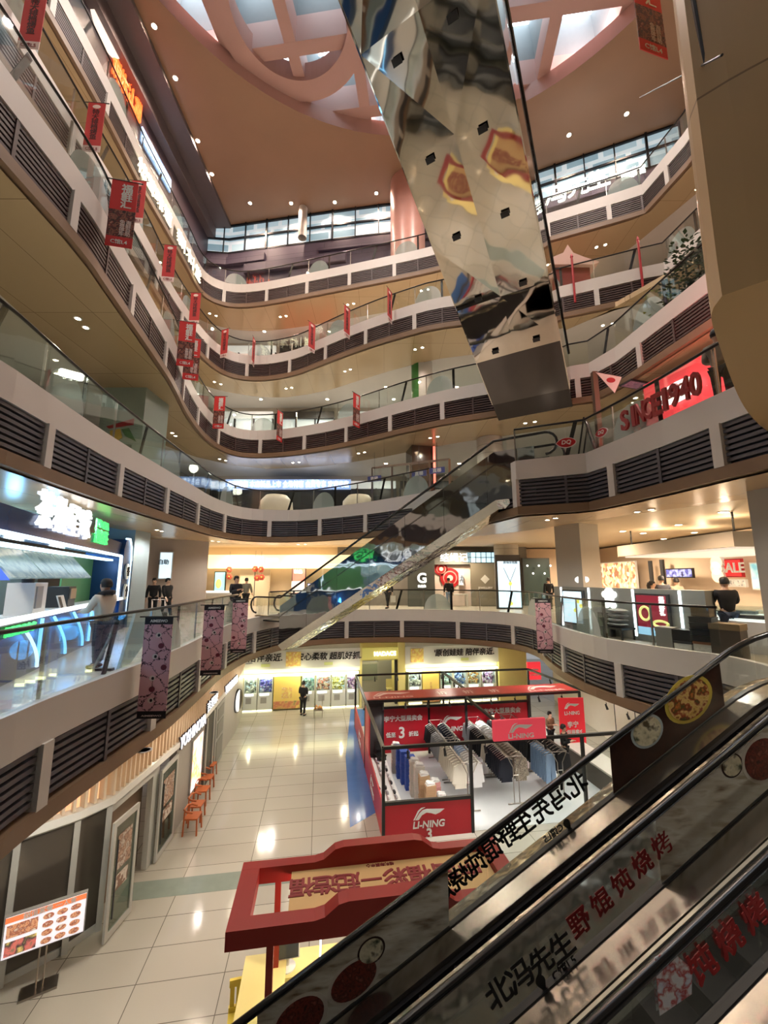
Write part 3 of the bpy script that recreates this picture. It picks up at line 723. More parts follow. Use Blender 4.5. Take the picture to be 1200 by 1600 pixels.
for sgn, q in ((1, P0 + W3 * KW), (-1, P0)):
    mb = MB(); o = W3 * .03 * sgn
    a, b = q - DU * .0, q + DU * LU
    hh = UPN * 1.15
    mb.add([a, b, b + hh, a + hh, a + o, b + o, b + hh + o, a + hh + o], [(0, 1, 2, 3), (4, 7, 6, 5), (0, 4, 5, 1), (2, 6, 7, 3), (0, 3, 7, 4), (1, 5, 6, 2)])
    part('side_cladding', mb, M_mirror3, tu)
    mb = MB(); mb.tube([a + hh + UPN * .9, b + hh + UPN * .9], .05, 6); part('handrail', mb, M_rub, tu)
    mb = MB(); h2 = UPN * .85; e = W3 * .012
    mb.add([a + hh, b + hh, b + hh + h2, a + hh + h2, a + hh + e, b + hh + e, b + hh + h2 + e, a + hh + h2 + e], [(0, 1, 2, 3), (4, 7, 6, 5)]); part('glass_panel', mb, M_glass, tu)
mb = MB(); a = P0; b = P0 + W3 * KW; hh = UPN * 1.15; dn = -DU * .9
mb.add([a, b, b + dn - ZZ * -.0, a + dn, a + hh, b + hh, b + dn + hh, a + dn + hh], [(0, 1, 2, 3), (4, 7, 6, 5), (0, 3, 7, 4), (1, 5, 6, 2), (3, 2, 6, 7)])
part('lower_end', mb, mat('dark_mirror', (60, 56, 54), .12, metal=.9), tu)
mb = MB(); a = P0 + UPN * 1.1 + W3 * .2
mb.add([a, a + W3 * (KW - .4), a + W3 * (KW - .4) + DU * LU, a + DU * LU], [(0, 1, 2, 3)]); part('step_band', mb, M_step, tu)
for q in [(620, 96), (707, 27), (754, 202), (672, 250), (713, 371), (789, 335), (817, 443), (747, 468), (838, 531), (774, 550)]:
    r = Vector(ray(*q)); k = (P0 - EYEV).dot(UPN) / r.dot(UPN); c = EYEV + r * (k * .994)
    R = Matrix((DU, W3, UPN)).transposed().to_4x4(); R.translation = c
    mb = MB(); mb.box(-.07, .07, -.11, .11, -.01, .02, R); part('small_plate', mb, M_black, tu)
# ------------------------------------------------------------------ ground floor: claw machine shop at the far end
SH0 = Vector((-8.7, 24.25, 0)); SH1 = SH0 + UB * 18.2
shp = lambda s, off=0.0, z=0.0: along(SH0, SH1, s, off, z)
sx = lambda px: sof(SH0, SH1, onv(px, 1100, SH0, SH1))
M_yel = mat('shop_yellow', (232, 222, 150), .5, noise=.04)
M_glow_y = glow('yellow_light_strip', (255, 246, 190), 4.5)
mb = MB(); mb.box(-13, 10, 30.5, 30.7, 0, 4.4); struct('wall_far_ground', mb, mat('pale_yellow_wall', (226, 218, 168), .5, noise=.05))
def wallrun(name, s0, s1, z0, z1, m, t0=0.0, t1=.12):
    mb = MB(); slab2(mb, shp(s0), shp(s1), z0, z1, t0, t1); return struct(name, mb, m)
sA, sB, sC, sD, sE = sx(368), sx(565), sx(633), sx(783), sx(818)
wallrun('wall_claw_shop', sA - .6, sB, 2.05, 4.3, M_wh, .3, .45)
wallrun('wall_claw_shop', sC, sD, 2.05, 4.3, M_wh, .3, .45)
wallrun('wall_claw_shop', sA - .8, sB, 0, 2.1, M_yel, 1.3, 1.4); wallrun('wall_claw_shop', sC, sD, 0, 2.1, M_yel, 1.3, 1.4)
wallrun('wall_yellow', sD, sE + .4, 0, 4.3, M_yel, .1, .3)
SHR = UB; NB = VB
def signband(s0, s1, z0, z1, text, s_text, w, label):
    t = thing('sign_board', label, 'sign', tuple(shp((s0 + s1) / 2, 0, z0)), world=True)
    mb = MB(); slab2(mb, shp(s0), shp(s1), z0, z1, .1, .28); part('panel', mb, mat('sign_pale_grey', (206, 208, 204), .45, emit=(206, 208, 204), estr=.05), t)  # board is no lamp; a slight glow is put into its grey
    for tx, sc, ww in zip(text, s_text, w):
        letters(tx, shp(sc, .1, (z0 + z1) / 2 + .12), SHR, ZZ, w=ww, m=M_ink, parent=t, bold=.03, depth=.01, italic=.12)
        mb = MB(); c = shp(sc, .08, z0 + .22); mb.cbox(c, (.5, .04, .16), A9); part('tag', mb, mat('lime_tag', (196, 206, 140), .5), t)
    return t
z0, z1 = 2.32, 3.38
t = signband(sA - .2, sB - .1, z0, z1, ['陪伴亲近.', "'安心柔软 超肌好抓."], [sx(412), sx(512)], [1.9, 3.9], 'long grey sign board over the claw machines left of the yellow doorway')
for px in (456,):
    mb = MB(); c = shp(sx(px), .07, (z0 + z1) / 2); mb.cbox(c, (.85, .05, .8), A9); part('printed_machine', mb, blotch('print_machine', [(236, 226, 150), (226, 206, 120), (210, 160, 100), (240, 236, 200)], 5, .5), t)
t = signband(sC + .05, sD, z0, z1, ["'原创娃娃 陪伴亲近."], [sx(729)], [3.9], 'long grey sign board over the claw machines right of the yellow doorway')
mb = MB(); c = shp(sx(653), .07, (z0 + z1) / 2); mb.cbox(c, (.8, .05, .8), A9); part('printed_machine', mb, blotch('print_machine', []), t)
for a, b, w in ((sA - .2, sB - .1, 'left of'), (sC + .05, sD, 'right of')):
    mb = MB(); slab2(mb, shp(a) + UB * .05, shp(b) - UB * .1, 1.93, 2.04, .0, .2); o = one('strip_light', mb, M_glow_y, 'yellow-white light strip above the claw machines %s the doorway' % w, 'light')
    for f in (.15, .5, .85): lamp('strip_lamp', shp(a + (b - a) * f, -.35, 1.98), 34, (255, 246, 200), 'POINT', radius=.04)
# doorway with its lit name sign
wallrun('wall_doorway', sB - .1, sB + .02, 0, 4.3, M_yel, .1, 2.6)
wallrun('wall_doorway', sC - .35, sC + .05, 0, 4.3, M_yel, .15, 2.6)
wallrun('wall_doorway', sB, sC, 2.55, 4.3, M_yel, .5, .7)
wallrun('wall_back_room', sB - .1, sC, 0, 4.3, M_grey, 3.4, 3.5)
t = thing('name_sign', 'lit yellow doorway sign with glowing white capitals', 'sign', tuple(shp((sB + sC) / 2, .4, 2.6)), world=True)
mb = MB(); slab2(mb, shp(sB + .05), shp(sC - .1), 2.62, 3.3, .38, .5); part('panel', mb, mat('sign_yellow_lit', (224, 216, 120), .5, emit=(230, 222, 130), estr=.25), t)
letters('MADACE', shp((sB + sC) / 2 + .15, .36, 2.96), SHR, ZZ, w=1.35, m=glow('white_letter_glow', (255, 255, 246), 2.2), parent=t, bold=.03, depth=.02)
lamp('doorway_fill', shp((sB + sC) / 2, 1.6, 3.2), 110, (255, 246, 210), 'POINT', radius=.2)  # point added to brighten the otherwise unlit back room
t = thing('dark_cabinet', 'tall grey cabinet inside the yellow doorway', 'cabinet', tuple(shp(sB + .8, 2.9, 0)), A9)
mb = MB(); mb.box(-.55, .55, -.2, .3, 0, 2.0); part('body', mb, M_grey, t); mb = MB(); mb.box(-.5, .5, -.24, -.2, .9, 1.9); part('pane', mb, mat('grey_pane', (120, 128, 124), .2), t)
t = thing('stool', 'tall yellow stool in the doorway', 'stool', tuple(shp(sC - .75, 1.2, 0)), A9)
mb = MB(); mb.cbox((0, 0, .72), (.36, .36, .05)); part('seat', mb, M_yel, t)
for a in (-.14, .14):
    for b in (-.14, .14): mb = MB(); mb.bar((a, b, 0), (a * .9, b * .9, .72), .035); part('leg', mb, M_yel, t)
mb = MB(); mb.cbox((0, .16, 1.0), (.36, .04, .5)); part('backrest', mb, M_yel, t)
t = thing('pillar', 'dark post right of the doorway stool', 'post', tuple(shp(sC - .42, .6, 0)), A9)
mb = MB(); mb.box(-.1, .1, -.1, .1, 0, 2.6); part('shaft', mb, M_dark, t)

# claw machines
M_cab = mat('machine_grey', (206, 210, 206), .35, noise=.03); M_pill = glow('machine_pill', (250, 250, 250), 1.2)
PL = [blotch('plush_' + k, c, 11, .7, kind='V') for k, c in (('pale', [(220, 222, 214), (190, 196, 190), (150, 150, 150), (236, 236, 230)]), ('violet', [(110, 110, 220), (150, 140, 230), (90, 96, 190), (210, 210, 240)]), ('mint', [(170, 214, 204), (226, 234, 228), (120, 160, 150), (200, 220, 214)]), ('pink', [(236, 170, 150), (240, 226, 214), (220, 120, 100), (236, 210, 180)]), ('yellow', [(230, 222, 110), (240, 236, 170), (200, 190, 90), (250, 250, 230)]), ('lilac', [(200, 150, 210), (230, 200, 236), (170, 120, 190), (240, 230, 240)]), ('blue', [(80, 130, 210), (170, 200, 236), (60, 90, 170), (220, 230, 244)]), ('gold', [(214, 160, 80), (240, 214, 150), (180, 120, 60), (240, 236, 220)]))]
def claw(s0, s1, plush, label):
    w = s1 - s0; t = thing('claw_machine', label, 'claw machine', tuple(shp((s0 + s1) / 2, .35, 0)), A9, 'claw machines')
    h = w / 2 - .02
    mb = MB(); mb.box(-h, h, 0, .8, .06, .98); part('cabinet', mb, M_cab, t)
    mb = MB(); mb.box(-h, -h + .05, 0, .8, .98, 1.95); mb.box(h - .05, h, 0, .8, .98, 1.95); mb.box(-h, h, 0, .8, 1.93, 2.0); part('frame', mb, M_cab, t)
    mb = MB(); mb.box(-h + .05, h - .05, .74, .8, .98, 1.93); part('back_panel', mb, M_glow_b, t)
    mb = MB()
    for i in range(46): mb.ball((random.uniform(-h + .1, h - .1), random.uniform(.1, .68), 1.0 + random.random() ** 1.4 * .62), random.uniform(.07, .11), 7, 5)
    o = part('plush_pile', mb, plush, t); o['kind'] = 'stuff'
    mb = MB(); mb.box(-h + .05, h - .05, 0, .012, 1.0, 1.9); part('window', mb, M_glass, t)
    mb = MB(); mb.box(-h + .05, h - .05, -.012, .03, 1.74, 1.92); part('header', mb, glow('machine_header', (226, 236, 190), 1.3), t)
    mb = MB(); mb.box(-h * .75, h * .5, -.05, 0, .84, .96); part('control_panel', mb, M_pill, t)
    mb = MB(); mb.box(-h * .6, h * .2, -.02, 0, .42, .74); part('prize_door', mb, M_grey, t)
    mb = MB(); mb.box(-h, h, -.01, 0, 0, .06); part('light_strip', mb, M_glow_y, t)
    mb = MB(); mb.box(-h + .08, h - .08, .08, .2, 1.9, 1.925); part('inner_lamp', mb, glow('machine_lamp', (240, 250, 255), 9), t)
M_glow_b = glow('machine_back', (214, 236, 236), .9)
random.seed(11)
names = ['white and grey plush toys', 'violet plush toys', 'mint green plush toys', 'salmon pink plush toys', 'yellow plush toys', 'lilac plush toys']
pxs = [(377, 400), (400, 425), (470, 492), (492, 517), (517, 541), (541, 562)]
for (a, b), pl, nm in zip(pxs, [0, 1, 2, 3, 4, 5], names): claw(sx(a), sx(b), PL[pl], 'grey claw machine full of %s left of the doorway' % nm)
pxs2 = [(640, 662), (691, 712), (712, 734), (734, 757), (757, 781)]
for (a, b), pl, nm in zip(pxs2, [0, 2, 6, 7, 5], ['mixed pale plush toys', 'mint green plush toys', 'blue plush toys', 'golden plush toys', 'lilac plush toys']): claw(sx(a), sx(b), PL[pl], 'grey claw machine full of %s right of the doorway' % nm)
def picpanel(a, b, label):
    t = thing('picture_panel', label, 'panel', tuple(shp((sx(a) + sx(b)) / 2, .3, 0)), world=True)
    mb = MB(); slab2(mb, shp(sx(a) + .03), shp(sx(b) - .03), .08, 2.0, .3, .4); part('panel', mb, mat('warm_yellow_print', (232, 206, 116), .45), t)
    mb = MB(); slab2(mb, shp(sx(a) + .05), shp(sx(b) - .05), .1, .5, .285, .3); part('printed_figures', mb, blotch('print_hills', [(120, 130, 80), (214, 170, 110), (190, 110, 90), (232, 206, 116)], 3, .5), t)
    mb = MB(); slab2(mb, shp(sx(a) + .5), shp(sx(b) - .5), .65, 1.25, .285, .3); part('printed_machine', mb, blotch('print_machine', []), t)
picpanel(425, 469, 'yellow picture panel between claw machines left of the doorway'); picpanel(662, 690, 'yellow picture panel between claw machines behind the booth')

# ------------------------------------------------------------------ right of it: a pale shop wall beyond the booth
mb = MB(); mb.box(10.6, 10.8, 8, 27, 0, 4.3); struct('wall_right_ground', mb, mat('cream_panels', (224, 216, 204), .45, noise=.03))
mb = MB()
for y in (12, 13.6, 15.2, 16.8, 18.4, 20): mb.box(10.58, 10.6, y, y + .03, 0, 4.3)
struct('panel_trim', mb, M_dark)
t = thing('hanging_sign', 'small red light box with white swoosh beyond the booth', 'sign', tuple(aty(833, 1050, 24.5)), world=True)
c = aty(834, 1048, 24.5)
mb = MB(); mb.cbox(c, (.8, .12, .95), A9); part('box', mb, glow('red_sign_lit', (226, 50, 60), .9), t)
SWOOSH = [(-.44, -.175), (-.30, .015), (-.196, .095), (-.08, .116), (.5, .08), (.356, -.01), (.21, -.058), (.065, -.01), (-.08, .015), (-.225, -.047), (-.327, -.175)]
SLASH = [(-.5, -.175), (-.353, .08), (-.244, .16), (-.116, .167), (-.225, .124), (-.316, .05), (-.46, -.175)]
def swoosh(c, right, up, w, m, parent, lift=.02):
    r = Vector(right).normalized(); u = Vector(up).normalized(); n = r.cross(u).normalized(); mb = MB()
    for o in (SWOOSH, SLASH): mb.prism([(x * w, y * w) for x, y in o], Vector(c) + n * lift, r, u, n, .008)
    part('emblem', mb, m, parent)
swoosh(c + Vector((0, -.06, .05)), UB, ZZ, .6, M_wh, t)
letters('LI-NING', c + Vector((0, -.06, -.2)), UB, ZZ, w=.55, m=M_wh, parent=t, bold=.03, depth=.006)

# ------------------------------------------------------------------ sale booth
BO = Vector((-.02, 13.22, 0))
def bp(u, v, z=0.0): return BO + UB * u + VB * v + ZZ * z
BW, BD, BH = 9.6, 9.3, 2.5
M_fr = M_black
t = thing('booth_frame', 'black metal truss frame of the red sportswear sale booth', 'booth frame', tuple(BO), A9)
def fb(a, b, nm='beam', w=.09): mb = MB(); mb.bar(a, b, w); return part(nm, mb, M_fr, t)
for (u, v) in ((0, 0), (2.72, 0), (6.5, 0), (0, 4.7), (0, BD), (2.9, 5.6), (4.3, 4.7), (BW, 4.7), (4.7, BD), (BW, BD), (BW, 0), (7.6, 5.6)): fb((u, v, 0), (u, v, BH), 'post')
for a, b in (((0, 0, BH), (BW + 1.5, 0, BH)), ((0, 0, BH), (0, BD, BH)), ((0, BD, BH), (BW, BD, BH)), ((BW, BD, BH), (BW + .6, 0, BH)), ((0, 4.65, BH), (BW, 4.65, BH)), ((4.7, BD, BH), (4.7, 5.9, BH)), ((4.3, 4.7, BH), (4.3, 0, BH)), ((0, 0, .98), (2.72, 0, .98)), ((0, 5.6, 1.95), (7.6, 5.6, 1.95)), ((0, 5.9, BH), (BW, 5.9, BH))): fb(a, b)
# spotlights hung under the beams
def spot(u, v, aim=(0, -.3), power=0):
    o = thing('track_spotlight', 'small black spotlight hung under the booth frame', 'spotlight', tuple(bp(u, v, BH - .05)), A9, 'spotlights on the booth frame')
    mb = MB(); mb.tube([(0, 0, 0), (0, 0, -.1)], .015, 6); part('stem', mb, M_black, o)
    mb = MB(); mb.tube([(0, .05, -.08), (aim[0] * .5, -.06, -.26)], [.035, .05], 8); part('lamp_head', mb, M_black, o)
    if power: lamp('booth_lamp', bp(u + .12, v - .15, BH - .4), power, (255, 250, 240), size=2.5, radius=.06)
for i in range(5): spot(.7 + i * .95, 4.6, power=70 if i % 2 == 0 else 0)
for i in range(4): spot(5.4 + i * 1.1, 4.6, power=70 if i % 2 == 0 else 0)
for i in range(6): spot(1.0 + i * 1.2, BD - .05)
for i in range(4): spot(4.75, 6.2 + i * .7)
for u in (.75, 1.9, 3.2, 5.2, 7.6, 8.6): spot(u, -.02, power=80)
for v in (2.0, 3.2, 6.4, 7.4): spot(BW + .2, v, power=50)
M_bred = mat('booth_red', (176, 24, 40), .4, noise=.05); M_bpink = mat('booth_bright_red', (220, 70, 82), .4)
def bpanel(name, label, a, b, z0, z1, m, cat='panel', th=.05):
    A = bp(*a); Bq = bp(*b); t = thing(name, label, cat, tuple(A + ZZ * z0), world=True)
    mb = MB(); slab2(mb, A, Bq, z0, z1, -th / 2, th / 2); part('board', mb, m, t); return t
t = bpanel('front_board', 'dark red front board of the booth with white swoosh', (.05, 0), (2.67, 0), 0, .94, M_bred)
swoosh(bp(1.36, -.03, .66), UB, ZZ, .95, M_wh, t); letters('LI-NING', bp(1.36, -.03, .36), UB, ZZ, w=.95, h=.19, m=M_wh, parent=t, bold=.035, depth=.006, italic=.15)
letters('3', bp(1.36, -.03, .1), UB, ZZ, h=.3, m=M_wh, parent=t, bold=.03, depth=.006)
t = bpanel('side_board', 'long red side board along the left of the booth', (0, BD), (0, .05), .0, .98, M_bred)
for v in (2.2, 6.5):
    swoosh(bp(-.03, v, .6), -VB, ZZ, .9, M_wh, t); letters('LI-NING', bp(-.03, v, .3), -VB, ZZ, w=.9, h=.18, m=M_wh, parent=t, bold=.035, depth=.006)
t = bpanel('side_board', 'upright bright red board at the far left corner of the booth', (0, 4.6), (0, 3.4), .98, BH - .1, M_bpink)
t = bpanel('back_board', 'red back board of the booth with white sale lettering', (.1, 5.62), (2.88, 5.62), .12, 1.9, M_bred)
letters('李宁大型展卖会', bp(1.75, 5.59, 1.5), UB, ZZ, w=1.7, m=M_wh, parent=t, bold=.035, depth=.006)
letters('低至', bp(1.2, 5.59, .85), UB, ZZ, w=.42, m=M_wh, parent=t, bold=.03, depth=.006); letters('3', bp(1.68, 5.59, .92), UB, ZZ, h=.46, m=M_wh, parent=t, bold=.03, depth=.006); letters('折起', bp(2.2, 5.59, .85), UB, ZZ, w=.42, m=M_wh, parent=t, bold=.03, depth=.006)
swoosh(bp(.38, 5.59, 1.15), UB, ZZ, .5, M_wh, t); letters('NING', bp(.42, 5.59, .85), UB, ZZ, w=.45, m=M_wh, parent=t, bold=.03, depth=.006)
t = bpanel('back_board', 'red back board of the booth behind the clothes rails', (2.95, 5.62), (7.55, 5.62), .12, 1.9, M_bred)
swoosh(bp(3.95, 5.59, 1.35), UB, ZZ, .95, M_wh, t); letters('LI-NING', bp(3.95, 5.59, .95), UB, ZZ, w=.95, h=.2, m=M_wh, parent=t, bold=.035, depth=.006, italic=.15)
letters('李宁大型展卖会', bp(6.3, 5.59, 1.6), UB, ZZ, w=1.8, m=M_wh, parent=t, bold=.035, depth=.006)
# flat red banner lying over the two middle beams
t = thing('top_banner', 'red banner lying flat across the top of the booth frame', 'banner', tuple(bp(4.8, 5.3, BH + .05)), A9)
mb = MB(); mb.box(-4.75, 4.75, -.62, .58, 0, .015); part('cloth', mb, mat('banner_red', (170, 52, 52), .3, noise=.15, nscale=1.5), t)
for x in (-3.6, 3.4):
    swoosh((x, .08, .015), (1, 0, 0), (0, 1, 0), 1.7, mat('faded_white', (226, 190, 184), .4), t, .002); letters('LI-NING', (x, -.38, .015), (1, 0, 0), (0, 1, 0), w=1.7, h=.2, m=MATS['faded_white'], parent=t, bold=.03, depth=.002, lift=.002)
for x in (-1.4, -.2, 1.0): letters('折', (x, -.1, .015), (1, 0, 0), (0, 1, 0), w=.5, m=MATS['faded_white'], parent=t, bold=.02, depth=.002, lift=.002)
t = bpanel('front_sign', 'bright red sign with white swoosh on the front beam of the booth', (3.45, -.06), (5.2, -.06), BH + .02, BH + .62, mat('pinkred_sign', (232, 74, 92), .4, emit=(232, 74, 92), estr=.35), 'sign', .1)
swoosh(bp(4.35, -.11, BH + .39), UB, ZZ, .8, M_wh, t); letters('LI-NING', bp(4.35, -.11, BH + .15), UB, ZZ, w=.85, h=.14, m=M_wh, parent=t, bold=.035, depth=.006)
t = bpanel('pillar_board', 'tall red board with white sale lettering at the right of the booth', (8.2, 4.1), (9.3, 4.0), .6, BH - .05, mat('lit_red_board', (214, 36, 50), .4, emit=(214, 36, 50), estr=.3))
swoosh(bp(8.75, 4.02, 2.15), UB, ZZ, .7, M_wh, t); letters('LI-NING', bp(8.75, 4.02, 1.85), UB, ZZ, w=.7, m=M_wh, parent=t, bold=.03, depth=.006)
letters('李宁', bp(8.75, 4.02, 1.4), UB, ZZ, w=.5, m=M_wh, parent=t, bold=.03, depth=.006); letters('大型展卖会', bp(8.75, 4.02, 1.1), UB, ZZ, w=.95, m=M_wh, parent=t, bold=.03, depth=.006)
mb = MB(); pts = [bp(.05, .05), bp(BW, .05), bp(BW, BD), bp(.05, BD)]
inlay('floor_booth', pts, mat('booth_floor_vinyl', (208, 212, 214), .25, noise=.12, nscale=.8), .008)

# clothes rails and clothes
def rail(u, v0, v1, label, two=False):
    t = thing('clothes_rail', label, 'clothes rail', tuple(bp(u, (v0 + v1) / 2, .01)), A9, 'clothes rails in the booth')
    L = (v1 - v0) / 2; W = .27; H = 1.5
    for x in (-W, W):
        mb = MB(); mb.tube([(x, -L, H), (x, L, H)], .016, 6); part('top_bar', mb, M_chrome, t)
        for y in (-L, L): mb = MB(); mb.tube([(x * .35, y, .04), (x * .35, y, H - .35), (x, y, H - .02)], .016, 6); part('upright', mb, M_chrome, t)
    for y in (-L, L):
        mb = MB(); mb.tube([(-W, y, H), (W, y, H)], .014, 6); mb.tube([(-.1, y, .9), (.1, y, .9)], .012, 6); part('cross_bar', mb, M_chrome, t)
        mb = MB(); mb.tube([(-.32, y, .03), (.32, y, .03)], .022, 6); part('foot', mb, M_chrome, t)
def garment_mesh(kind):
    mb = MB(); d = .035
    if kind == 'jeans': out = [(-.17, -.05), (.17, -.05), (.2, -.98), (.03, -1.0), (0, -.4), (-.03, -1.0), (-.2, -.98)]
    else: out = [(-.09, -.02), (.09, -.02), (.22, -.09), (.29, -.62), (.21, -.64), (.19, -.3), (.2, -.78), (-.2, -.78), (-.19, -.3), (-.21, -.64), (-.29, -.62), (-.22, -.09)]
    n = len(out)
    rows = [(-.5, .8), (-.28, 1.0), (.28, 1.0), (.5, .8)]
    for q, f in rows: mb.v += [(x * f + (.01 if q > 0 else 0), q * d * 2, y * (1 if f == 1 else .985)) for x, y in out]
    for r in range(3):
        for i in range(n): mb.f.append((r * n + i, r * n + (i + 1) % n, (r + 1) * n + (i + 1) % n, (r + 1) * n + i))
    mb.f += [tuple(range(n - 1, -1, -1)), tuple(range(3 * n, 4 * n))]
    return mb
def hanger_mesh():
    mb = MB(); mb.tube([(-.2, 0, -.08), (0, 0, .02), (.2, 0, -.08)], .012, 5); mb.tube([(0, 0, .02), (0, 0, .05), (.03, 0, .085), (0, 0, .105), (-.03, 0, .085)], .007, 5); return mb
GM = {k: garment_mesh(k) for k in ('jacket', 'jeans')}
HM = mesh_of('hanger', hanger_mesh(), M_chrome)
def clothes(u, side, v0, v1, k, m, noun, label, group, kind='jacket'):
    gm = mesh_of('cloth', GM[kind], m); first = None
    for i in range(k):
        v = v0 + (v1 - v0) * (i + .5) / k
        p = bp(u + side * .27, v, 1.42)
        if first is None:
            first = thing(noun, label, 'clothing', tuple(p), A9, group)
            a = bpy.data.objects.new('cloth', gm); COL.objects.link(a); a.parent = first
            b = bpy.data.objects.new('hanger', HM); COL.objects.link(b); b.parent = first
        else: dup(first, tuple(p), A9 + random.uniform(-.06, .06))
C_blk = mat('cloth_black', (16, 17, 22), .85); C_navy = mat('cloth_navy', (22, 26, 40), .85); C_gry = mat('cloth_grey', (150, 152, 156), .85); C_crm = mat('cloth_cream', (222, 216, 200), .85); C_wht = mat('cloth_white', (226, 226, 226), .85); C_sky = mat('cloth_pale_blue', (176, 198, 226), .85); C_jean = mat('cloth_denim', (128, 156, 188), .85); C_camo = blotch('cloth_camouflage', [(70, 64, 56), (160, 150, 136), (110, 100, 88), (190, 184, 174)], 9, .85)
rail(3.05, 1.0, 2.95, 'clothes rail of white and cream tops behind the red front board')
rail(3.05, 3.15, 5.1, 'clothes rail of black and grey jackets in front of the swoosh back board')
rail(4.75, 1.2, 3.1, 'clothes rail of navy jackets and patterned coats near the middle of the booth')
rail(4.75, 3.3, 5.2, 'clothes rail of grey hoodies and black jackets at the back middle of the booth')
rail(6.45, 1.3, 3.3, 'clothes rail of pale denim and black tops right of the patterned coats')
rail(6.35, 3.5, 5.3, 'clothes rail with black coats at the back right of the booth')
clothes(3.05, -1, 1.1, 2.9, 10, C_crm, 'hanging_shirt', 'cream top on the left side of the rail behind the front board', 'cream tops')
clothes(3.05, 1, 1.1, 2.2, 7, C_wht, 'hanging_shirt', 'white top on the right side of the rail behind the front board', 'white tops')
clothes(3.05, 1, 2.2, 2.9, 4, C_sky, 'hanging_shirt', 'pale blue shirt next to the white tops', 'pale blue shirts')
clothes(3.05, -1, 3.2, 4.1, 6, C_gry, 'hanging_jacket', 'grey top on the rail near the swoosh back board', 'grey tops')
clothes(3.05, -1, 4.1, 5.05, 6, C_blk, 'hanging_jacket', 'black jacket at the far left end of the rails', 'black jackets left rail')
clothes(3.05, 1, 3.2, 5.05, 9, C_navy, 'hanging_jacket', 'dark navy jacket on the right side of the left back rail', 'navy jackets left rail')
clothes(4.75, -1, 1.3, 2.6, 10, C_navy, 'hanging_jacket', 'navy jacket in the middle row of the booth', 'navy jackets middle rail')
clothes(4.75, -1, 2.65, 3.05, 3, C_crm, 'hanging_shirt', 'cream jacket beside the navy ones in the middle row', 'cream jackets middle rail')
clothes(4.75, 1, 1.3, 3.05, 10, C_camo, 'hanging_coat', 'grey patterned coat in the middle row', 'patterned coats')
clothes(4.75, -1, 3.35, 4.3, 6, C_blk, 'hanging_jacket', 'black jacket at the back middle rail', 'black jackets back middle rail')
clothes(4.75, -1, 4.3, 5.1, 5, C_gry, 'hanging_shirt', 'grey hoodie at the back middle rail', 'grey hoodies')
clothes(4.75, 1, 3.4, 5.1, 8, C_wht, 'hanging_shirt', 'white shirt at the back middle rail', 'white shirts back middle rail')
clothes(6.45, -1, 1.4, 2.6, 8, C_jean, 'hanging_jeans', 'pale blue jeans on the right rail', 'jeans', 'jeans')
clothes(6.45, -1, 2.6, 3.25, 5, C_blk, 'hanging_jacket', 'black top next to the jeans', 'black tops right rail')
clothes(6.45, 1, 1.4, 3.25, 10, C_blk, 'hanging_jacket', 'black top on the far side of the jeans rail', 'black tops behind jeans')
clothes(6.35, -1, 3.6, 5.2, 9, C_blk, 'hanging_coat', 'black coat at the back right rail', 'black coats back right')

# shoe boxes in stacks, shoes on top and along the low display step
M_box = mat('brown_cardboard', (168, 138, 104), .7, noise=.08); M_boxw = mat('pale_cardboard', (206, 200, 190), .7, noise=.08); M_boxb = mat('blue_box', (52, 84, 170), .6); M_boxr = mat('rose_box', (206, 150, 146), .6)
def boxstack(u, v, n, m, label, group, z0=.01):
    first = None
    for i in range(n):
        p = bp(u + random.uniform(-.01, .01), v + random.uniform(-.01, .01), z0 + i * .125)
        if first is None:
            first = thing('shoebox', label, 'shoebox', tuple(p), A9, group)
            mb = MB(); mb.box(-.17, .17, -.12, .12, 0, .085); part('base', mb, m, first); mb = MB(); mb.box(-.175, .175, -.125, .125, .08, .118); part('lid', mb, m, first)
        else: dup(first, tuple(p), A9 + random.uniform(-.03, .03))
    return z0 + n * .125
def shoe_mesh():
    mb = MB(); mb.smooth = True
    prof = [(-.14, .02, .05), (-.12, .045, .085), (-.06, .047, .095), (0, .045, .07), (.06, .05, .055), (.11, .045, .045), (.14, .025, .035)]
    k = 8
    for x, w, h in prof: mb.v += [(x, w * math.cos(PI * 2 * j / k), .028 + (h * .5) * (1 + math.sin(PI * 2 * j / k))) for j in range(k)]
    for r in range(len(prof) - 1):
        for j in range(k): mb.f.append((r * k + j, r * k + (j + 1) % k, (r + 1) * k + (j + 1) % k, (r + 1) * k + j))
    mb.f += [tuple(range(k - 1, -1, -1)), tuple(range((len(prof) - 1) * k, len(prof) * k))]
    return mb
def sole_mesh(): mb = MB(); mb.prism([(-.15, -.04), (-.05, -.048), (.1, -.05), (.15, -.02), (.15, .02), (.1, .05), (-.05, .048), (-.15, .04)], (0, 0, 0), (1, 0, 0), (0, 1, 0), (0, 0, 1), .03); return mb
SHM = [mesh_of('upper', shoe_mesh(), m) for m in (mat('shoe_white', (226, 226, 224), .5), mat('shoe_black', (40, 40, 44), .5), mat('shoe_grey', (160, 160, 162), .5))]
SOM = mesh_of('sole', sole_mesh(), M_wh)
def shoe(p, rz, kind, label, group):
    t = thing('sneaker', label, 'shoe', tuple(p), rz, group)
    for nm, me in (('upper', SHM[kind]), ('sole', SOM)): o = bpy.data.objects.new(nm, me); COL.objects.link(o); o.parent = t
random.seed(5)
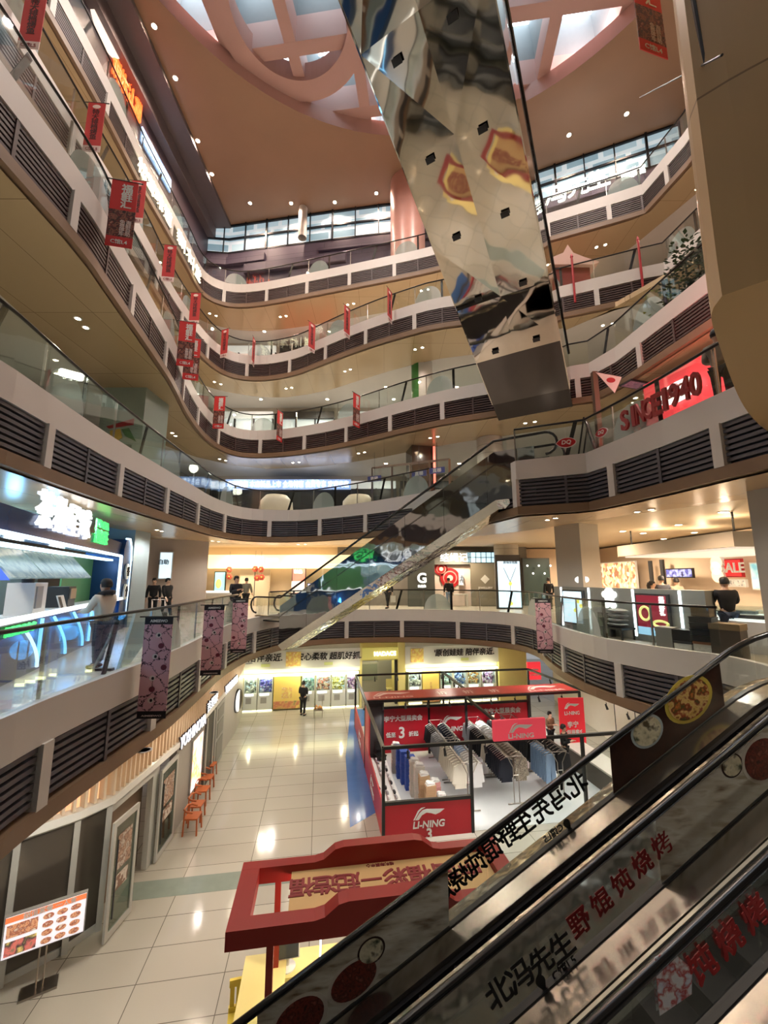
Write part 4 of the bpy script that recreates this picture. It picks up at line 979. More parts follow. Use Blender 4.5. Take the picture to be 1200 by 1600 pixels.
rows = [(1.72, 1.1, 7, M_box, 'brown shoebox at the front corner of the box row', 'front brown boxes'), (2.1, 1.15, 4, M_box, 'brown shoebox in the low stack beside the front corner', 'low brown boxes'), (1.62, 1.5, 8, M_box, 'brown shoebox in the tall second stack', 'second stack boxes'), (2.0, 1.55, 6, M_boxr, 'rose shoebox behind the low brown stack', 'rose boxes'), (1.55, 1.9, 9, M_boxw, 'pale shoebox in the third stack', 'third stack boxes'), (1.48, 2.3, 9, M_boxw, 'pale shoebox in the fourth stack', 'fourth stack boxes'), (1.4, 2.75, 9, M_boxb, 'blue shoebox in the nearer blue stack', 'nearer blue boxes'), (1.32, 3.2, 9, M_boxb, 'blue shoebox in the middle blue stack', 'middle blue boxes'), (1.25, 3.65, 9, M_boxb, 'blue shoebox in the farthest blue stack', 'far blue boxes'), (1.15, 4.1, 8, M_boxw, 'pale shoebox at the far end of the box row', 'far pale boxes')]
for u, v, n, m, lab, g in rows:
    z = boxstack(u, v, n, m, lab, g)
    if n not in (9,) or v < 2.5:
        for d in (-.06, .06): shoe(bp(u, v + d, z), A9 + .2, 0, 'white trainer shown on top of the %s' % g, 'trainers on the %s' % g)
t = thing('display_step', 'low white display step of shoes along the left board', 'display', tuple(bp(.45, 2.6, .01)), A9)
mb = MB(); mb.box(-.38, .38, -2.4, 2.4, 0, .22); part('body', mb, M_wh, t)
mb = MB(); mb.box(-.4, .4, -2.42, 2.42, .22, .24); part('top', mb, M_wh, t)
for i in range(14):
    for j in range(3):
        shoe(bp(.2 + j * .25, .4 + i * .33, .25), A9 + PI / 2 + random.uniform(-.2, .2), random.choice((0, 0, 0, 1, 2)), 'trainer lying on the low white display step', 'trainers on the display step')
t = thing('black_screen', 'tall black display case in the far left corner of the booth', 'display case', tuple(bp(.45, 5.1, 0)), A9)
mb = MB(); mb.box(-.4, .35, -.15, .2, 0, 2.35); part('body', mb, M_black, t); mb = MB(); mb.box(-.3, .25, -.18, -.15, .4, 2.2); part('door', mb, M_dark, t)
t = thing('folding_chair', 'small black chair against the booth back board', 'chair', tuple(bp(.62, 4.7, 0)), A9 + .4)
mb = MB(); mb.cbox((0, 0, .43), (.38, .36, .04)); part('seat', mb, M_black, t); mb = MB(); mb.cbox((0, .17, .75), (.36, .03, .35)); part('backrest', mb, M_black, t)
for a in (-.16, .16):
    for b in (-.15, .15): mb = MB(); mb.bar((a, b, 0), (a, b * .9, .43), .03); part('leg', mb, M_black, t)
# right side: low shelf of boxes
t = thing('box_counter', 'long low counter of pale boxes along the right of the booth', 'counter', tuple(bp(8.6, 1.9, 0)), A9)
mb = MB(); mb.box(-.45, .45, -1.9, 1.9, 0, .7); part('base', mb, brickmat('stacked_boxes', (176, 166, 150), (160, 150, 134), (90, 84, 76), .5, .22, .012, .7, plane='YZ'), t); mb = MB(); mb.box(-.46, .46, -1.9, 1.9, .7, .76); part('top', mb, M_boxw, t)
for v in (.6, 1.5, 2.4): 
    pass

# ------------------------------------------------------------------ red lottery kiosk in front of the booth
KO = at(352, 1457, 2.57); KO.z = 0.0
def kp(u, v, z=0.0): return KO + UB * u + VB * v + ZZ * z
KW2, KD, KZ = 4.65, 1.47, 2.32
t = thing('kiosk_canopy', 'red gate-shaped kiosk canopy with yellow top panel and dark red characters', 'canopy', tuple(KO), A9)
def gate(y0, y1, m, nm):
    top = [(0, .25), (1.25, .25), (1.4, .28), (1.6, .42), (1.75, .45), (3.05, .45), (3.2, .42), (3.4, .28), (3.55, .25), (KW2, .25)]
    low = [(KW2, 0), (0, 0)]
    mb = MB(); mb.prism(top + low, (0, y0, KZ), (1, 0, 0), (0, 0, 1), (0, 1, 0), y1 - y0); part(nm, mb, m, t)
M_kred = mat('kiosk_red', (134, 20, 20), .42, noise=.05)
gate(0, .25, M_kred, 'front_beam'); gate(KD - .2, KD, M_kred, 'back_beam')
for x in (0, KW2 - .3): mb = MB(); mb.box(x, x + .3, .2, KD - .1, KZ, KZ + .248); part('side_beam', mb, M_kred, t)
mb = MB(); mb.box(.85, KW2 - .31, .25, KD - .15, KZ + .1, KZ + .14); part('roof_panel', mb, mat('kiosk_yellow_panel', (192, 158, 106), .55, noise=.06), t)
for i, ch in enumerate('中国福彩一起造福'):
    xs = [3.95, 3.5, 3.05, 2.62, 2.2, 1.8, 1.42, 1.04]
    letters(ch, (xs[i], .86, KZ + .14), (-1, 0, 0), (0, -1, 0), h=.42 if ch != '一' else None, w=.36 if ch == '一' else None, m=mat('maroon_print', (128, 44, 46), .6), parent=t, bold=.025, depth=.006, lift=.004)
letters('福利彩票中心', (2.4, 1.2, KZ + .14), (-1, 0, 0), (0, -1, 0), w=.5, m=MATS['maroon_print'], parent=t, bold=.01, depth=.004, lift=.004)
for x, y in ((.62, .12), (4.2, .12), (.62, KD - .1), (4.2, KD - .1)): mb = MB(); mb.box(x - .05, x + .05, y - .05, y + .05, 0, KZ); part('post', mb, M_kred, t)
M_cntr = mat('pale_yellow_counter', (222, 208, 140), .4, noise=.03); M_cdk = mat('counter_grey', (120, 120, 116), .4)
lamp('kiosk_lamp', kp(1.6, .8, 2.2), 90, (255, 244, 214), 'POINT', radius=.2)
t = thing('counter', 'pale yellow lottery counter under the red canopy', 'counter', tuple(at(470, 1500, .85) - ZZ * .85 - VB * .35 + UB * .5), A9)
mb = MB(); mb.box(-1.0, 2.3, .1, .5, 0, .8); part('base', mb, M_cntr, t); mb = MB(); mb.box(-1.05, 2.35, .05, .6, .8, .85); part('worktop', mb, M_cntr, t)
mb = MB(); mb.box(-.1, 1.4, .06, .1, .2, .72); part('drawer_front', mb, M_cdk, t)
t = thing('counter', 'pale yellow side counter at the left end of the kiosk', 'counter', tuple(kp(.42, .75, 0)), A9)
mb = MB(); mb.box(-.3, .35, -1.0, .85, 0, .95); part('base', mb, M_cntr, t); mb = MB(); mb.box(-.33, .38, -1.03, .88, .95, 1.0); part('worktop', mb, M_cntr, t)
mb = MB(); mb.lathe([(.03, 1.0), (.03, 1.004), (0, 1.004)], 12, (.1, -.2, 0)); part('cable_hole', mb, M_black, t)
t = thing('monitor', 'white framed monitor standing on the kiosk counter', 'monitor', tuple(at(449, 1516, .85)), A9 + .05)
mb = MB(); mb.box(-.2, .2, -.02, .02, .18, .58); part('bezel', mb, M_wh, t); mb = MB(); mb.box(-.18, .18, -.03, -.02, .2, .56); part('screen', mb, mat('dim_screen', (58, 64, 72), .15), t)
mb = MB(); mb.lathe([(.14, 0), (.14, .02), (.03, .04), (.03, .2)], 16, (0, .06, 0)); part('stand', mb, M_wh, t)
t = thing('lottery_terminal', 'rounded white lottery terminal behind the kiosk post', 'terminal', tuple(at(452, 1530, .9) - ZZ * .9 - VB * .45), A9)
mb = MB(); mb.lathe([(.16, .0), (.16, 1.0), (.14, 1.06), (0, 1.08)], 20); part('body', mb, M_wh, t); mb = MB(); mb.box(-.2, .2, -.2, .2, .7, .74); part('tray', mb, mat('tray_tan', (190, 170, 120), .5), t)
t = thing('frame_lamp', 'glowing white rounded frame standing under the kiosk canopy', 'light', tuple(at(500, 1512, .87)), A9)
mb = MB(); mb.smooth = True; mb.tube([(0, 0, 0), (0, 0, .62), (.03, 0, .7), (.1, 0, .74), (1.2, 0, .74), (1.28, 0, .7), (1.3, 0, .62), (1.3, 0, 0)], .016, 6); part('tube', mb, glow('white_tube', (240, 244, 255), 5), t)
mb = MB(); mb.box(.0, 1.3, -.04, .04, -.02, .0); part('base', mb, M_wh, t)
t = thing('yellow_chair', 'yellow plastic chair at the left end of the kiosk', 'chair', tuple(at(372, 1600, .5) - ZZ * .5 + Vector((0, .1, 0))), A9 + .1)
mb = MB(); mb.cbox((0, 0, .42), (.4, .4, .04)); part('seat', mb, mat('yellow_plastic', (214, 190, 74), .4), t)
mb = MB()
for x in (-.15, -.05, .05, .15): mb.box(x - .035, x + .035, .18, .22, .5, .84)
mb.box(-.2, .2, .175, .225, .44, .52); mb.box(-.2, .2, .175, .225, .8, .9); part('backrest', mb, MATS['yellow_plastic'], t)
for a in (-.17, .17):
    for b in (-.17, .17): mb = MB(); mb.bar((a, b, 0), (a, b, .42), .035); part('leg', mb, MATS['yellow_plastic'], t)

# ------------------------------------------------------------------ left: restaurant fronts
LW = [(-8.1, 7.6), (-7.17, 8.94), (-6.5, 9.63), (-6.2, 10.2)]
LW2 = [(-6.2, 10.2), (-6.22, 12.2), (-6.25, 13.35)]
LW3 = [(-6.25, 13.35), (-6.4, 14.9), (-6.75, 17.3), (-7.05, 19.3), (-7.35, 21.8), (-7.9, 24.2)]
M_tint = mat('tinted_glass', (74, 68, 62), .08, spec=.7); M_alu = mat('white_aluminium', (196, 196, 192), .35, metal=.2)
M_brownp = mat('brown_panel', (118, 98, 80), .5, noise=.08, nscale=2); M_slat = mat('slat_cream', (226, 208, 184), .5)
M_slatb = glow('slat_backlight', (255, 204, 156), .7)
def lay(name, poly, z0, z1, m, t0=0.0, t1=.12): mb = MB(); mb.ribbon(poly, z0, z1, t0, t1); return struct(name, mb, m)
lay('wall_left_ground', LW3, 0, 2.55, mat('grey_front', (168, 164, 158), .5, noise=.04), 0, .2)
lay('trim_ledge', LW + LW2[1:] + LW3[1:4], 2.5, 2.66, M_wh, -.12, .3)
lay('wall_slat_back', LW + LW2[1:] + LW3[1:], 2.66, 4.3, M_slatb, .12, .2)
fp = LW + LW2[1:] + LW3[1:]; Lf = arclen(fp)[-1]
slats = thing('slat_screen', 'cream slatted light screen above the restaurant fronts', 'screen', (fp[3][0], fp[3][1], 2.66), world=True)
for i in range(92):
    s = .05 + i * (Lf - .1) / 92; q = pt(fp, s); tt = tang(fp, s); mb = MB(); mb.cbox((q[0] - tt[1] * .02, q[1] + tt[0] * .02, 3.48), (.055, .2, 1.62), math.atan2(tt[1], tt[0])); part('slat', mb, M_slat, slats)
# glazing of the first restaurant
gl = thing('shop_glazing', 'dark tinted glass front of the nearest restaurant', 'glass front', (-7.17, 8.94, 0), world=True)
for a, b in ((LW[0], LW[1]), (LW[1], LW[2]), (LW[2], LW[3])):
    mb = MB(); slab2(mb, a, b, .14, 2.5, .03, .05); part('pane', mb, M_tint, gl)
    mb = MB(); slab2(mb, a, b, 0, .14, 0, .1); part('sill_rail', mb, M_alu, gl); mb = MB(); slab2(mb, a, b, 2.42, 2.5, 0, .1); part('head_rail', mb, M_alu, gl)
    mb = MB(); mb.cbox((b[0], b[1], 1.25), (.11, .11, 2.5), .6); part('mullion', mb, M_alu, gl)
mb = MB(); slab2(mb, LW2[0], LW2[1], 0, 2.25, .35, .4); struct('wall_doorway_left', mb, M_brownp)
mb = MB(); slab2(mb, LW2[0], LW2[1], 2.25, 2.5, .0, .1); struct('trim_doorhead', mb, M_alu)
def doorleaf(a, b, label, hgt=2.3):
    t = thing('door_leaf', label, 'door', (a[0], a[1], 0), world=True)
    e, nn, l = frame2(a, b); mb = MB()
    A = Vector((a[0], a[1], 0)); Bq = Vector((b[0], b[1], 0))
    for q0, q1, z0, z1 in ((0, .09, .03, hgt), (l - .09, l, .03, hgt), (.09, l - .09, .03, .16), (.09, l - .09, hgt - .12, hgt)):
        slab2(mb, A + e * q0, A + e * q1, z0, z1, -.025, .025)
    part('frame', mb, M_alu, t)
    mb = MB(); slab2(mb, A + e * .09, Bq - e * .09, .16, hgt - .12, -.005, .005); part('pane', mb, glassmat('door_glass', (205, 212, 206), .08), t)
    mb = MB(); slab2(mb, A + e * .2, Bq - e * .2, 1.25, 1.95, -.012, -.007); part('printed_meal', mb, blotch('print_meals', [(90, 60, 48), (190, 160, 140), (120, 84, 70), (210, 200, 190), (70, 44, 38)], 7, .5), t)
    mb = MB(); slab2(mb, A + e * .2, Bq - e * .25, .85, 1.15, -.012, -.007); part('printed_table', mb, blotch('print_grid', [(200, 190, 180), (130, 100, 84), (214, 206, 196)], 14, .5, kind='V'), t)
    mb = MB(); mb.tube([A + e * .14 - nn * .05 + ZZ * .4, A + e * .14 - nn * .05 + ZZ * 1.9], .018, 6); part('handle', mb, M_dark, t)
doorleaf(at(160, 1479, 0), at(203, 1426, 0), 'open glass door leaf with meal print at the nearest restaurant')
doorleaf(at(241, 1351, 0), at(269, 1309, 0), 'second glass door leaf farther along beside the grey wall')
mb = MB(); c = at(236, 1353, 0); mb.cbox((c.x - .12, c.y, 1.25), (.14, .3, 2.5)); struct('trim_doorpost', mb, M_alu)
def lwp(px, py): return onv(px, py, LW3[0], LW3[2])
t = thing('light_box', 'tall lit menu poster on the grey restaurant wall above the orange chairs', 'light box', (-6.5, 15.5, .9), world=True)
a, b = lwp(291, 1250), lwp(313, 1150); e, nn, l = frame2(LW3[0], LW3[2]); sa, sb = sof(LW3[0], LW3[2], a), sof(LW3[0], LW3[2], b)
A = along(LW3[0], LW3[2], sa); Bq = along(LW3[0], LW3[2], sb)
mb = MB(); slab2(mb, A, Bq, .55, 2.2, -.1, 0.02); part('case', mb, M_grey, t)
mb = MB(); slab2(mb, A + e * .04, Bq - e * .04, .6, 2.15, -.11, -.1); part('picture', mb, blotch('menu_light', [(250, 226, 120), (244, 240, 236), (244, 190, 190), (250, 214, 110), (214, 220, 246)], 2.2, .4, emit=1.3), t)
# lettering over the front
t = thing('shop_sign', 'row of white shop letters with dark edges over the restaurant front', 'sign', (-6.6, 17, 2.7), world=True)
M_lw = glow('letter_white', (240, 244, 255), .9)
def fp_at(px, py):
    x, y, k = ray(px, py)
    for i in range(len(fp) - 1):
        (x0, y0), (x1, y1) = fp[i], fp[i + 1]; c0 = x0 * y - y0 * x; c1 = x1 * y - y1 * x
        if c0 * c1 <= 0:
            f = c0 / (c0 - c1); l = math.hypot(x1 - x0, y1 - y0); q = (x0 + (x1 - x0) * f, y0 + (y1 - y0) * f)
            return q, ((x1 - x0) / l, (y1 - y0) / l), EYE + k * q[1] / y
for px, py, tx, w in ((296, 1141, 'YOSHINOYA', 2.3), (326, 1097, '吉野家', 1.5), (357, 1069, 'YOSHINOYA', 2.3)):
    q, tt, z = fp_at(px, py)
    letters(tx, (q[0] + tt[1] * .12, q[1] - tt[0] * .12, z), (tt[0], tt[1], 0), ZZ, w=w, h=.36, m=M_lw, parent=t, bold=.0, depth=.03)
    letters(tx, (q[0] + tt[1] * .1, q[1] - tt[0] * .1, z), (tt[0], tt[1], 0), ZZ, w=w * 1.02, h=.4, m=M_black, parent=t, name='letter_edge', bold=.04, depth=.02)
# dark entrance and panelled door farther on
a, b = along(LW3[1], LW3[3], 1.2), along(LW3[1], LW3[3], 2.3)
t = thing('dark_entrance', 'dark entrance opening beyond the menu poster', 'entrance', tuple(a), world=True)
mb = MB(); slab2(mb, a, b, 0, 2.4, -.06, .0); part('reveal', mb, M_dark, t); mb = MB(); slab2(mb, a, a + (b - a) * .08, 0, 2.4, -.1, 0); slab2(mb, b - (b - a) * .08, b, 0, 2.4, -.1, 0); part('frame', mb, M_alu, t)
a, b = along(LW3[1], LW3[3], 2.6), along(LW3[1], LW3[3], 4.0)
t = thing('panelled_door', 'grey panelled door at the far end of the restaurant', 'door', tuple(a), world=True)
mb = MB(); slab2(mb, a, b, 0, 2.4, -.08, 0); part('leaf', mb, M_grey, t)
for z0, z1 in ((.2, 1.0), (1.15, 1.7), (1.8, 2.25)): mb = MB(); d = (b - a); slab2(mb, a + d * .15, b - d * .15, z0, z1, -.1, -.08); part('panel', mb, mat('panel_dark_grey', (120, 120, 116), .5), t)
t = thing('round_sign', 'round white sign projecting from the far end of the left wall', 'sign', tuple(aty(370, 1095, 21.5)), world=True)
c = aty(371, 1095, 21.6); mb = MB(); mb.tube([c + Vector((-.06, 0, 0)), c + Vector((.06, 0, 0))], .55, 24); part('rim', mb, M_black, t); mb = MB(); mb.tube([c + Vector((.03, -.005, 0)), c + Vector((.075, 0, 0))], .5, 24); part('face', mb, glow('round_white', (240, 240, 240), .8), t)
# orange waiting chairs
def wchair(label, p, rz):
    t = thing('wooden_chair', label, 'chair', tuple(p), rz, 'orange chairs along the restaurant wall')
    mb = MB(); mb.box(-.21, .21, -.2, .2, .42, .46); part('seat', mb, M_wood, t)
    for x, y in ((-.19, -.18), (.19, -.18), (-.19, .18), (.19, .18)):
        mb = MB(); mb.bar((x * 1.12, y * 1.12, 0), (x, y, .66 if y > 0 else .42), .038); part('leg', mb, M_wood, t)
    mb = MB(); mb.smooth = True; mb.tube([(-.2, -.05, .62), (-.23, .12, .66), (-.14, .22, .68), (.14, .22, .68), (.23, .12, .66), (.2, -.05, .62)], .028, 6); part('backrest', mb, M_wood, t)
    return t
cp = [(300, 1300), (306, 1280), (315, 1255), (322, 1235), (327, 1214)]
nm = ['nearest', 'second', 'third', 'fourth', 'farthest']
for (px, py), w in zip(cp, nm):
    q = at(px, py, 0); wchair('orange wooden chair, %s of the five along the grey wall' % w, q, PI / 2 + .08)
# menu stand by the glass front
q = (at(40, 1558, 0) + at(80, 1535, 0)) / 2
t = thing('menu_stand', 'lit menu board of meal photos on a steel stand by the glass front', 'menu stand', tuple(q), .55)
mb = MB(); mb.box(-.28, .28, -.15, .15, 0, .04); part('base', mb, M_chrome, t)
for x in (-.05, .05): mb = MB(); mb.tube([(x, 0, .04), (x, 0, .75)], .015, 6); part('pole', mb, M_chrome, t)
mb = MB(); mb.box(-.62, .62, -.04, .04, .72, 1.42); part('case', mb, M_grey, t)
mb = MB(); mb.box(-.6, .6, -.05, -.04, .74, 1.40); part('sheet', mb, mat('menu_sheet', (236, 232, 240), .4, emit=(236, 232, 240), estr=.75), t)
mb = MB(); mb.box(-.6, .6, -.055, -.05, 1.31, 1.40); part('heading_band', mb, mat('menu_orange', (244, 130, 80), .4, emit=(244, 130, 80), estr=.6), t)
letters('超值套餐 一人食', (.05, -.056, 1.355), (1, 0, 0), ZZ, w=.8, m=M_wh, parent=t, bold=.02, depth=.002, lift=.002)
M_dishp = blotch('menu_dishes', [(190, 110, 80), (220, 170, 130), (160, 80, 60), (230, 210, 190)], 14, .4, emit=.5)
for i in range(3):
    for j in range(4):
        x = -.02 + i * .21 + .05; z = 1.22 - j * .135
        mb = MB(); mb.prism([(.085 * math.cos(2 * PI * k / 16), .05 * math.sin(2 * PI * k / 16)) for k in range(16)], (x, -.055, z), (1, 0, 0), (0, 0, 1), (0, 1, 0), .005); part('printed_meal', mb, M_dishp, t)
for x0, x1, z0, z1, m in ((-.57, -.12, 1.06, 1.27, M_dishp), (-.57, -.12, .77, 1.0, blotch('menu_big', [(80, 120, 80), (220, 120, 110), (60, 60, 60), (230, 200, 120)], 6, .4, emit=.5))): mb = MB(); mb.box(x0, x1, -.055, -.05, z0, z1); part('printed_meal', mb, m, t)
for p, pw in (((-4.6, 8.5, 4.2), 120), ((-4.9, 12.5, 4.2), 140), ((-5.2, 16.5, 4.2), 140), ((-5.5, 20.5, 4.2), 140), ((-2, 22.8, 4.2), 120), ((3, 23, 4.2), 120), ((9, 20, 4.2), 140), ((9, 14, 4.2), 120)):
    downlight((p[0], p[1], 4.27), pw, 'round downlight under the second floor walkway', 'downlights under the second floor walkway', .1, (255, 240, 214))
# ------------------------------------------------------------------ generic small builders
F2Z, F3Z, F4Z, F5Z, F6Z = FZ[2], FZ[3], FZ[4], FZ[5], FZ[6]
def box3(name, label, cat, p0, p1, z0, z1, d, m, edge=None, group=None, trim=.05, face=None):
    "upright cased board over a plan line: case plus a face a little proud of it"
    t = thing(name, label, cat, (p0[0], p0[1], z0), group=group, world=True)
    mb = MB(); slab2(mb, p0, p1, z0, z1, 0, d); part('case', mb, edge or m, t)
    e, n, l = frame2(p0, p1); A = Vector((p0[0], p0[1], 0)) + e * trim; B = Vector((p1[0], p1[1], 0)) - e * trim
    mb = MB(); slab2(mb, A, B, z0 + trim, z1 - trim, -.012, 0); part(face or 'face', mb, m, t)
    return t
def pxboard(name, label, cat, x0, y0, x1, y1, L, m, edge=None, d=.1, trim=.05, floor=None, face=None, off=0.0):
    "a board seen between two pixels on the plan line L"
    a = onv(x0, y1, *L); b = onv(x1, y1, *L); top = onv((x0 + x1) / 2, y0, *L)
    z0 = floor if floor is not None else (a.z + b.z) / 2
    e, n, l = frame2(*L)
    return box3(name, label, cat, (a - n * off), (b - n * off), z0, top.z, d, m, edge, trim=trim, face=face)
WH3 = glow('white_sign_glow', (255, 255, 250), 1.5); LB = glow('lightbox_blue', (206, 232, 246), 1.3); LBW = glow('lightbox_white', (240, 240, 236), 1.2)

# ------------------------------------------------------------------ second floor, far shops
FL = [(-13, 26.0), (9.0, 26.0)]
def fx(px): return onv(px, 905, *FL)
M_warm = mat('warm_lit_wall', (236, 216, 182), .5, noise=.03)
mb = MB(); slab2(mb, (-12.8, 26.9), (-3.0, 26.9), F2Z, 9.48, 0, .1); struct('wall_far_second', mb, M_warm)
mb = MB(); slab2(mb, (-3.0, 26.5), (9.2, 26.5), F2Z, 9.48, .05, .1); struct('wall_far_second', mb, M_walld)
mb = MB(); slab2(mb, fx(283), fx(600), onv(300, 888, *FL).z, onv(300, 867, *FL).z, -.05, .6); struct('trim_shop_header', mb, glow('header_warm', (255, 226, 178), 1.25))
mb = MB(); slab2(mb, fx(280), fx(284), F2Z, 9.2, -.1, .9); struct('trim_shop_jamb', mb, M_dark)
t = pxboard('emblem_board', 'pale grey shop panel with white round emblem at the left of the beige shop', 'panel', 287, 888, 315, 945, FL, mat('logo_grey', (186, 184, 172), .4), floor=F2Z, d=.15)
c = onv(301, 903, *FL); letters('G', c - VB * 0 - Vector((0, .02, 0)), (1, 0, 0), ZZ, h=.6, m=WH3, parent=t, name='emblem', bold=.05); letters('良品集', c - Vector((0, .02, .55)), (1, 0, 0), ZZ, w=.5, m=WH3, parent=t)
t = pxboard('poster_screen', 'turquoise lit poster inside the beige shop', 'screen', 333, 893, 351, 931, FL, glow('turquoise_poster', (150, 214, 206), 1.1), M_dark)
mb = MB(); c = onv(342, 912, *FL); mb.ball((c.x, c.y - .05, c.z), (.18, .03, .3)); part('printed_bottle', mb, mat('print_gold', (220, 206, 130), .5, emit=(220, 206, 130), estr=.5), t)
for i, (px, py) in enumerate([(361, 890), (361, 901), (401, 889), (410, 890), (404, 903), (411, 902)]):
    c = onv(px, py, *FL); t = thing('paper_flower', 'red paper flower decoration hanging in the beige shop', 'decoration', (c.x, c.y - .3, c.z - .17), group='red paper flowers')
    mb = MB()
    for k in range(6): mb.ball((.1 * math.cos(k * PI / 3), 0, .17 + .1 * math.sin(k * PI / 3)), (.1, .05, .1), 8, 5)
    part('petals', mb, mat('flower_red', (190, 80, 60), .6), t); mb = MB(); mb.ball((0, -.05, .17), .06); part('centre', mb, mat('flower_gold', (230, 180, 90), .5), t)
    mb = MB(); mb.tube([(0, 0, .3), (0, 0, .3 + 1.0)], .006, 4); part('cord', mb, M_dark, t)
mb = MB(); slab2(mb, fx(371), fx(419), F2Z, onv(395, 890, *FL).z, .4, .5); struct('door_1', mb, mat('cream_door', (222, 208, 178), .45))
mb = MB(); slab2(mb, fx(394.5), fx(395.5), F2Z, onv(395, 892, *FL).z, .38, .4); struct('door_gap_trim', mb, M_dark)
t = thing('display_counter', 'long white display counter in front of the beige shop', 'counter', (-10.8, 25.4, F2Z), world=True)
mb = MB(); mb.box(fx(313).x, fx(372).x, 25.2, 25.7, F2Z, F2Z + .85); part('base', mb, M_wh, t); mb = MB(); mb.box(fx(313).x - .04, fx(372).x + .04, 25.15, 25.75, F2Z + .85, F2Z + .95); part('glass_top', mb, LBW, t)
t = thing('shop_emblem', 'glowing white emblem on the beige shop header', 'sign', tuple(onv(415, 876, *FL)), world=True)
c = onv(407, 876, *FL) - Vector((0, .07, 0)); letters('G', c, (1, 0, 0), ZZ, h=.5, m=WH3, parent=t, name='emblem', bold=.05); letters('名良品集', c + Vector((.75, 0, .05)), (1, 0, 0), ZZ, w=.75, m=WH3, parent=t)
t = pxboard('light_box', 'tall red and white lit poster beside the mirrored escalator', 'light box', 455, 884, 477, 928, FL, glow('redwhite_poster', (236, 120, 104), .9), M_dark)
mb = MB(); a, b = fx(456), fx(476); slab2(mb, a, b, onv(465, 926, *FL).z, onv(465, 908, *FL).z, -.03, -.015); part('lower_print', mb, glow('poster_pale', (240, 226, 220), .8), t); letters('新品', onv(466, 893, *FL) - Vector((0, .03, 0)), (1, 0, 0), ZZ, w=.5, m=WH3, parent=t)
pxboard('light_box', 'lavender lit screen at the foot of the mirrored escalator', 'light box', 479, 911, 490, 938, FL, glow('lavender_screen', (196, 190, 226), 1.0), M_dark)
t = pxboard('emblem_board', 'dark grey shop panel with glowing round emblem beneath the mirrored escalator', 'panel', 637, 858, 679, 950, FL, mat('logo_dark', (74, 78, 76), .4), floor=F2Z, d=.2, off=.4)
c = onv(659, 903, (-13, 25.6), (9, 25.6)); letters('G', c - Vector((0, .02, 0)), (1, 0, 0), ZZ, h=.62, m=WH3, parent=t, name='emblem', bold=.05); letters('良品集', c - Vector((0, .02, .5)), (1, 0, 0), ZZ, w=.5, m=WH3, parent=t)
t = pxboard('shop_sign', 'grey shop sign with three white characters over the red circles', 'sign', 678, 860, 736, 882, FL, mat('sign_grey', (110, 112, 106), .5), d=.3)
letters('结绳记', onv(709, 871, *FL) - Vector((0, .03, 0)), (1, 0, 0), ZZ, w=1.75, m=glow('sign_white_soft', (255, 255, 250), .95), parent=t, bold=.008)
mb = MB(); slab2(mb, fx(679), fx(737), F2Z, 8.3, .3, .4); struct('wall_pale_shop', mb, mat('pale_shop', (232, 214, 204), .5, noise=.03))
for i, (px, py, r, nm) in enumerate([(690, 889, .42, 'small'), (704, 903, .62, 'large')]):
    c = onv(px, py, *FL) + Vector((0, .25, 0)); t = thing('round_ornament', '%s red ringed disc on the pale shop wall' % nm, 'ornament', tuple(c), world=True)
    for k, (f, m) in enumerate(((1, M_red), (.72, mat('ring_rose', (236, 150, 140), .5)), (.6, M_red), (.3, mat('ring_pale', (240, 214, 200), .5)))):
        mb = MB(); mb.tube([c + Vector((0, -.02 * k - .02, 0)), c + Vector((0, .03, 0))], r * f, 28); part('disc' if k % 2 == 0 else 'ring', mb, m, t)
t = pxboard('hanging_scroll', 'narrow white scroll beside the red discs', 'scroll', 717, 896, 725, 915, FL, LBW, M_wh); letters('手作', onv(721, 905, *FL) - Vector((0, .03, 0)), (1, 0, 0), ZZ, h=.5, m=M_ink, parent=t, vertical=True)
t = thing('shop_table', 'white display table in the pale shop', 'table', (fx(712).x, 25.6, F2Z)); mb = MB(); mb.box(-.5, .6, -.3, .3, .7, .76); part('top', mb, M_wh, t)
for x in (-.45, .55):
    for y in (-.25, .25): mb = MB(); mb.box(x - .03, x + .03, y - .03, y + .03, 0, .7); part('leg', mb, M_wh, t)
t = pxboard('lit_window', 'blue-white gridded shop window over the taupe panel', 'window', 728, 862, 777, 880, FL, glow('grid_window', (190, 226, 240), 1.2), M_dark, d=.25)
mb = MB()
for i in range(1, 6): a = fx(728 + i * 49 / 6); mb.box(a.x - .02, a.x + .02, 25.96, 25.985, onv(750, 879, *FL).z, onv(750, 863, *FL).z)
z = onv(750, 871, *FL).z; mb.box(fx(729).x, fx(776).x, 25.96, 25.985, z - .02, z + .02); part('glazing_bars', mb, M_dark, t)
t = pxboard('emblem_board', 'taupe panel with pale diamond emblem', 'panel', 737, 880, 780, 949, FL, mat('taupe', (132, 126, 112), .45), floor=F2Z, d=.2, off=.1)
c = onv(757, 905, *FL) - Vector((0, .13, 0)); mb = MB(); mb.prism([(-.28, 0), (0, -.28), (.28, 0), (0, .28)], c, (1, 0, 0), ZZ, (0, -1, 0), .02); mb.prism([(-.1, 0), (0, -.1), (.1, 0), (0, .1)], c + Vector((0, -.02, 0)), (1, 0, 0), ZZ, (0, -1, 0), .02); part('emblem', mb, M_wh, t); letters('JEWELLERY', c - Vector((0, .0, .55)), (1, 0, 0), ZZ, w=.9, m=M_wh, parent=t)
DL = [(3, 23.7), (9, 23.6)]
t = pxboard('directory_board', 'tall pale blue lit floor directory in a dark frame by the round column', 'directory', 777, 867, 817, 953, DL, M_dark, d=.2, floor=F2Z)
a, b = onv(780, 950, *DL), onv(815, 950, *DL); mb = MB(); slab2(mb, a, b, onv(797, 949, *DL).z, onv(797, 877, *DL).z, -.03, -.012); part('lit_map', mb, LB, t)
c = onv(797, 912, *DL); mb = MB()
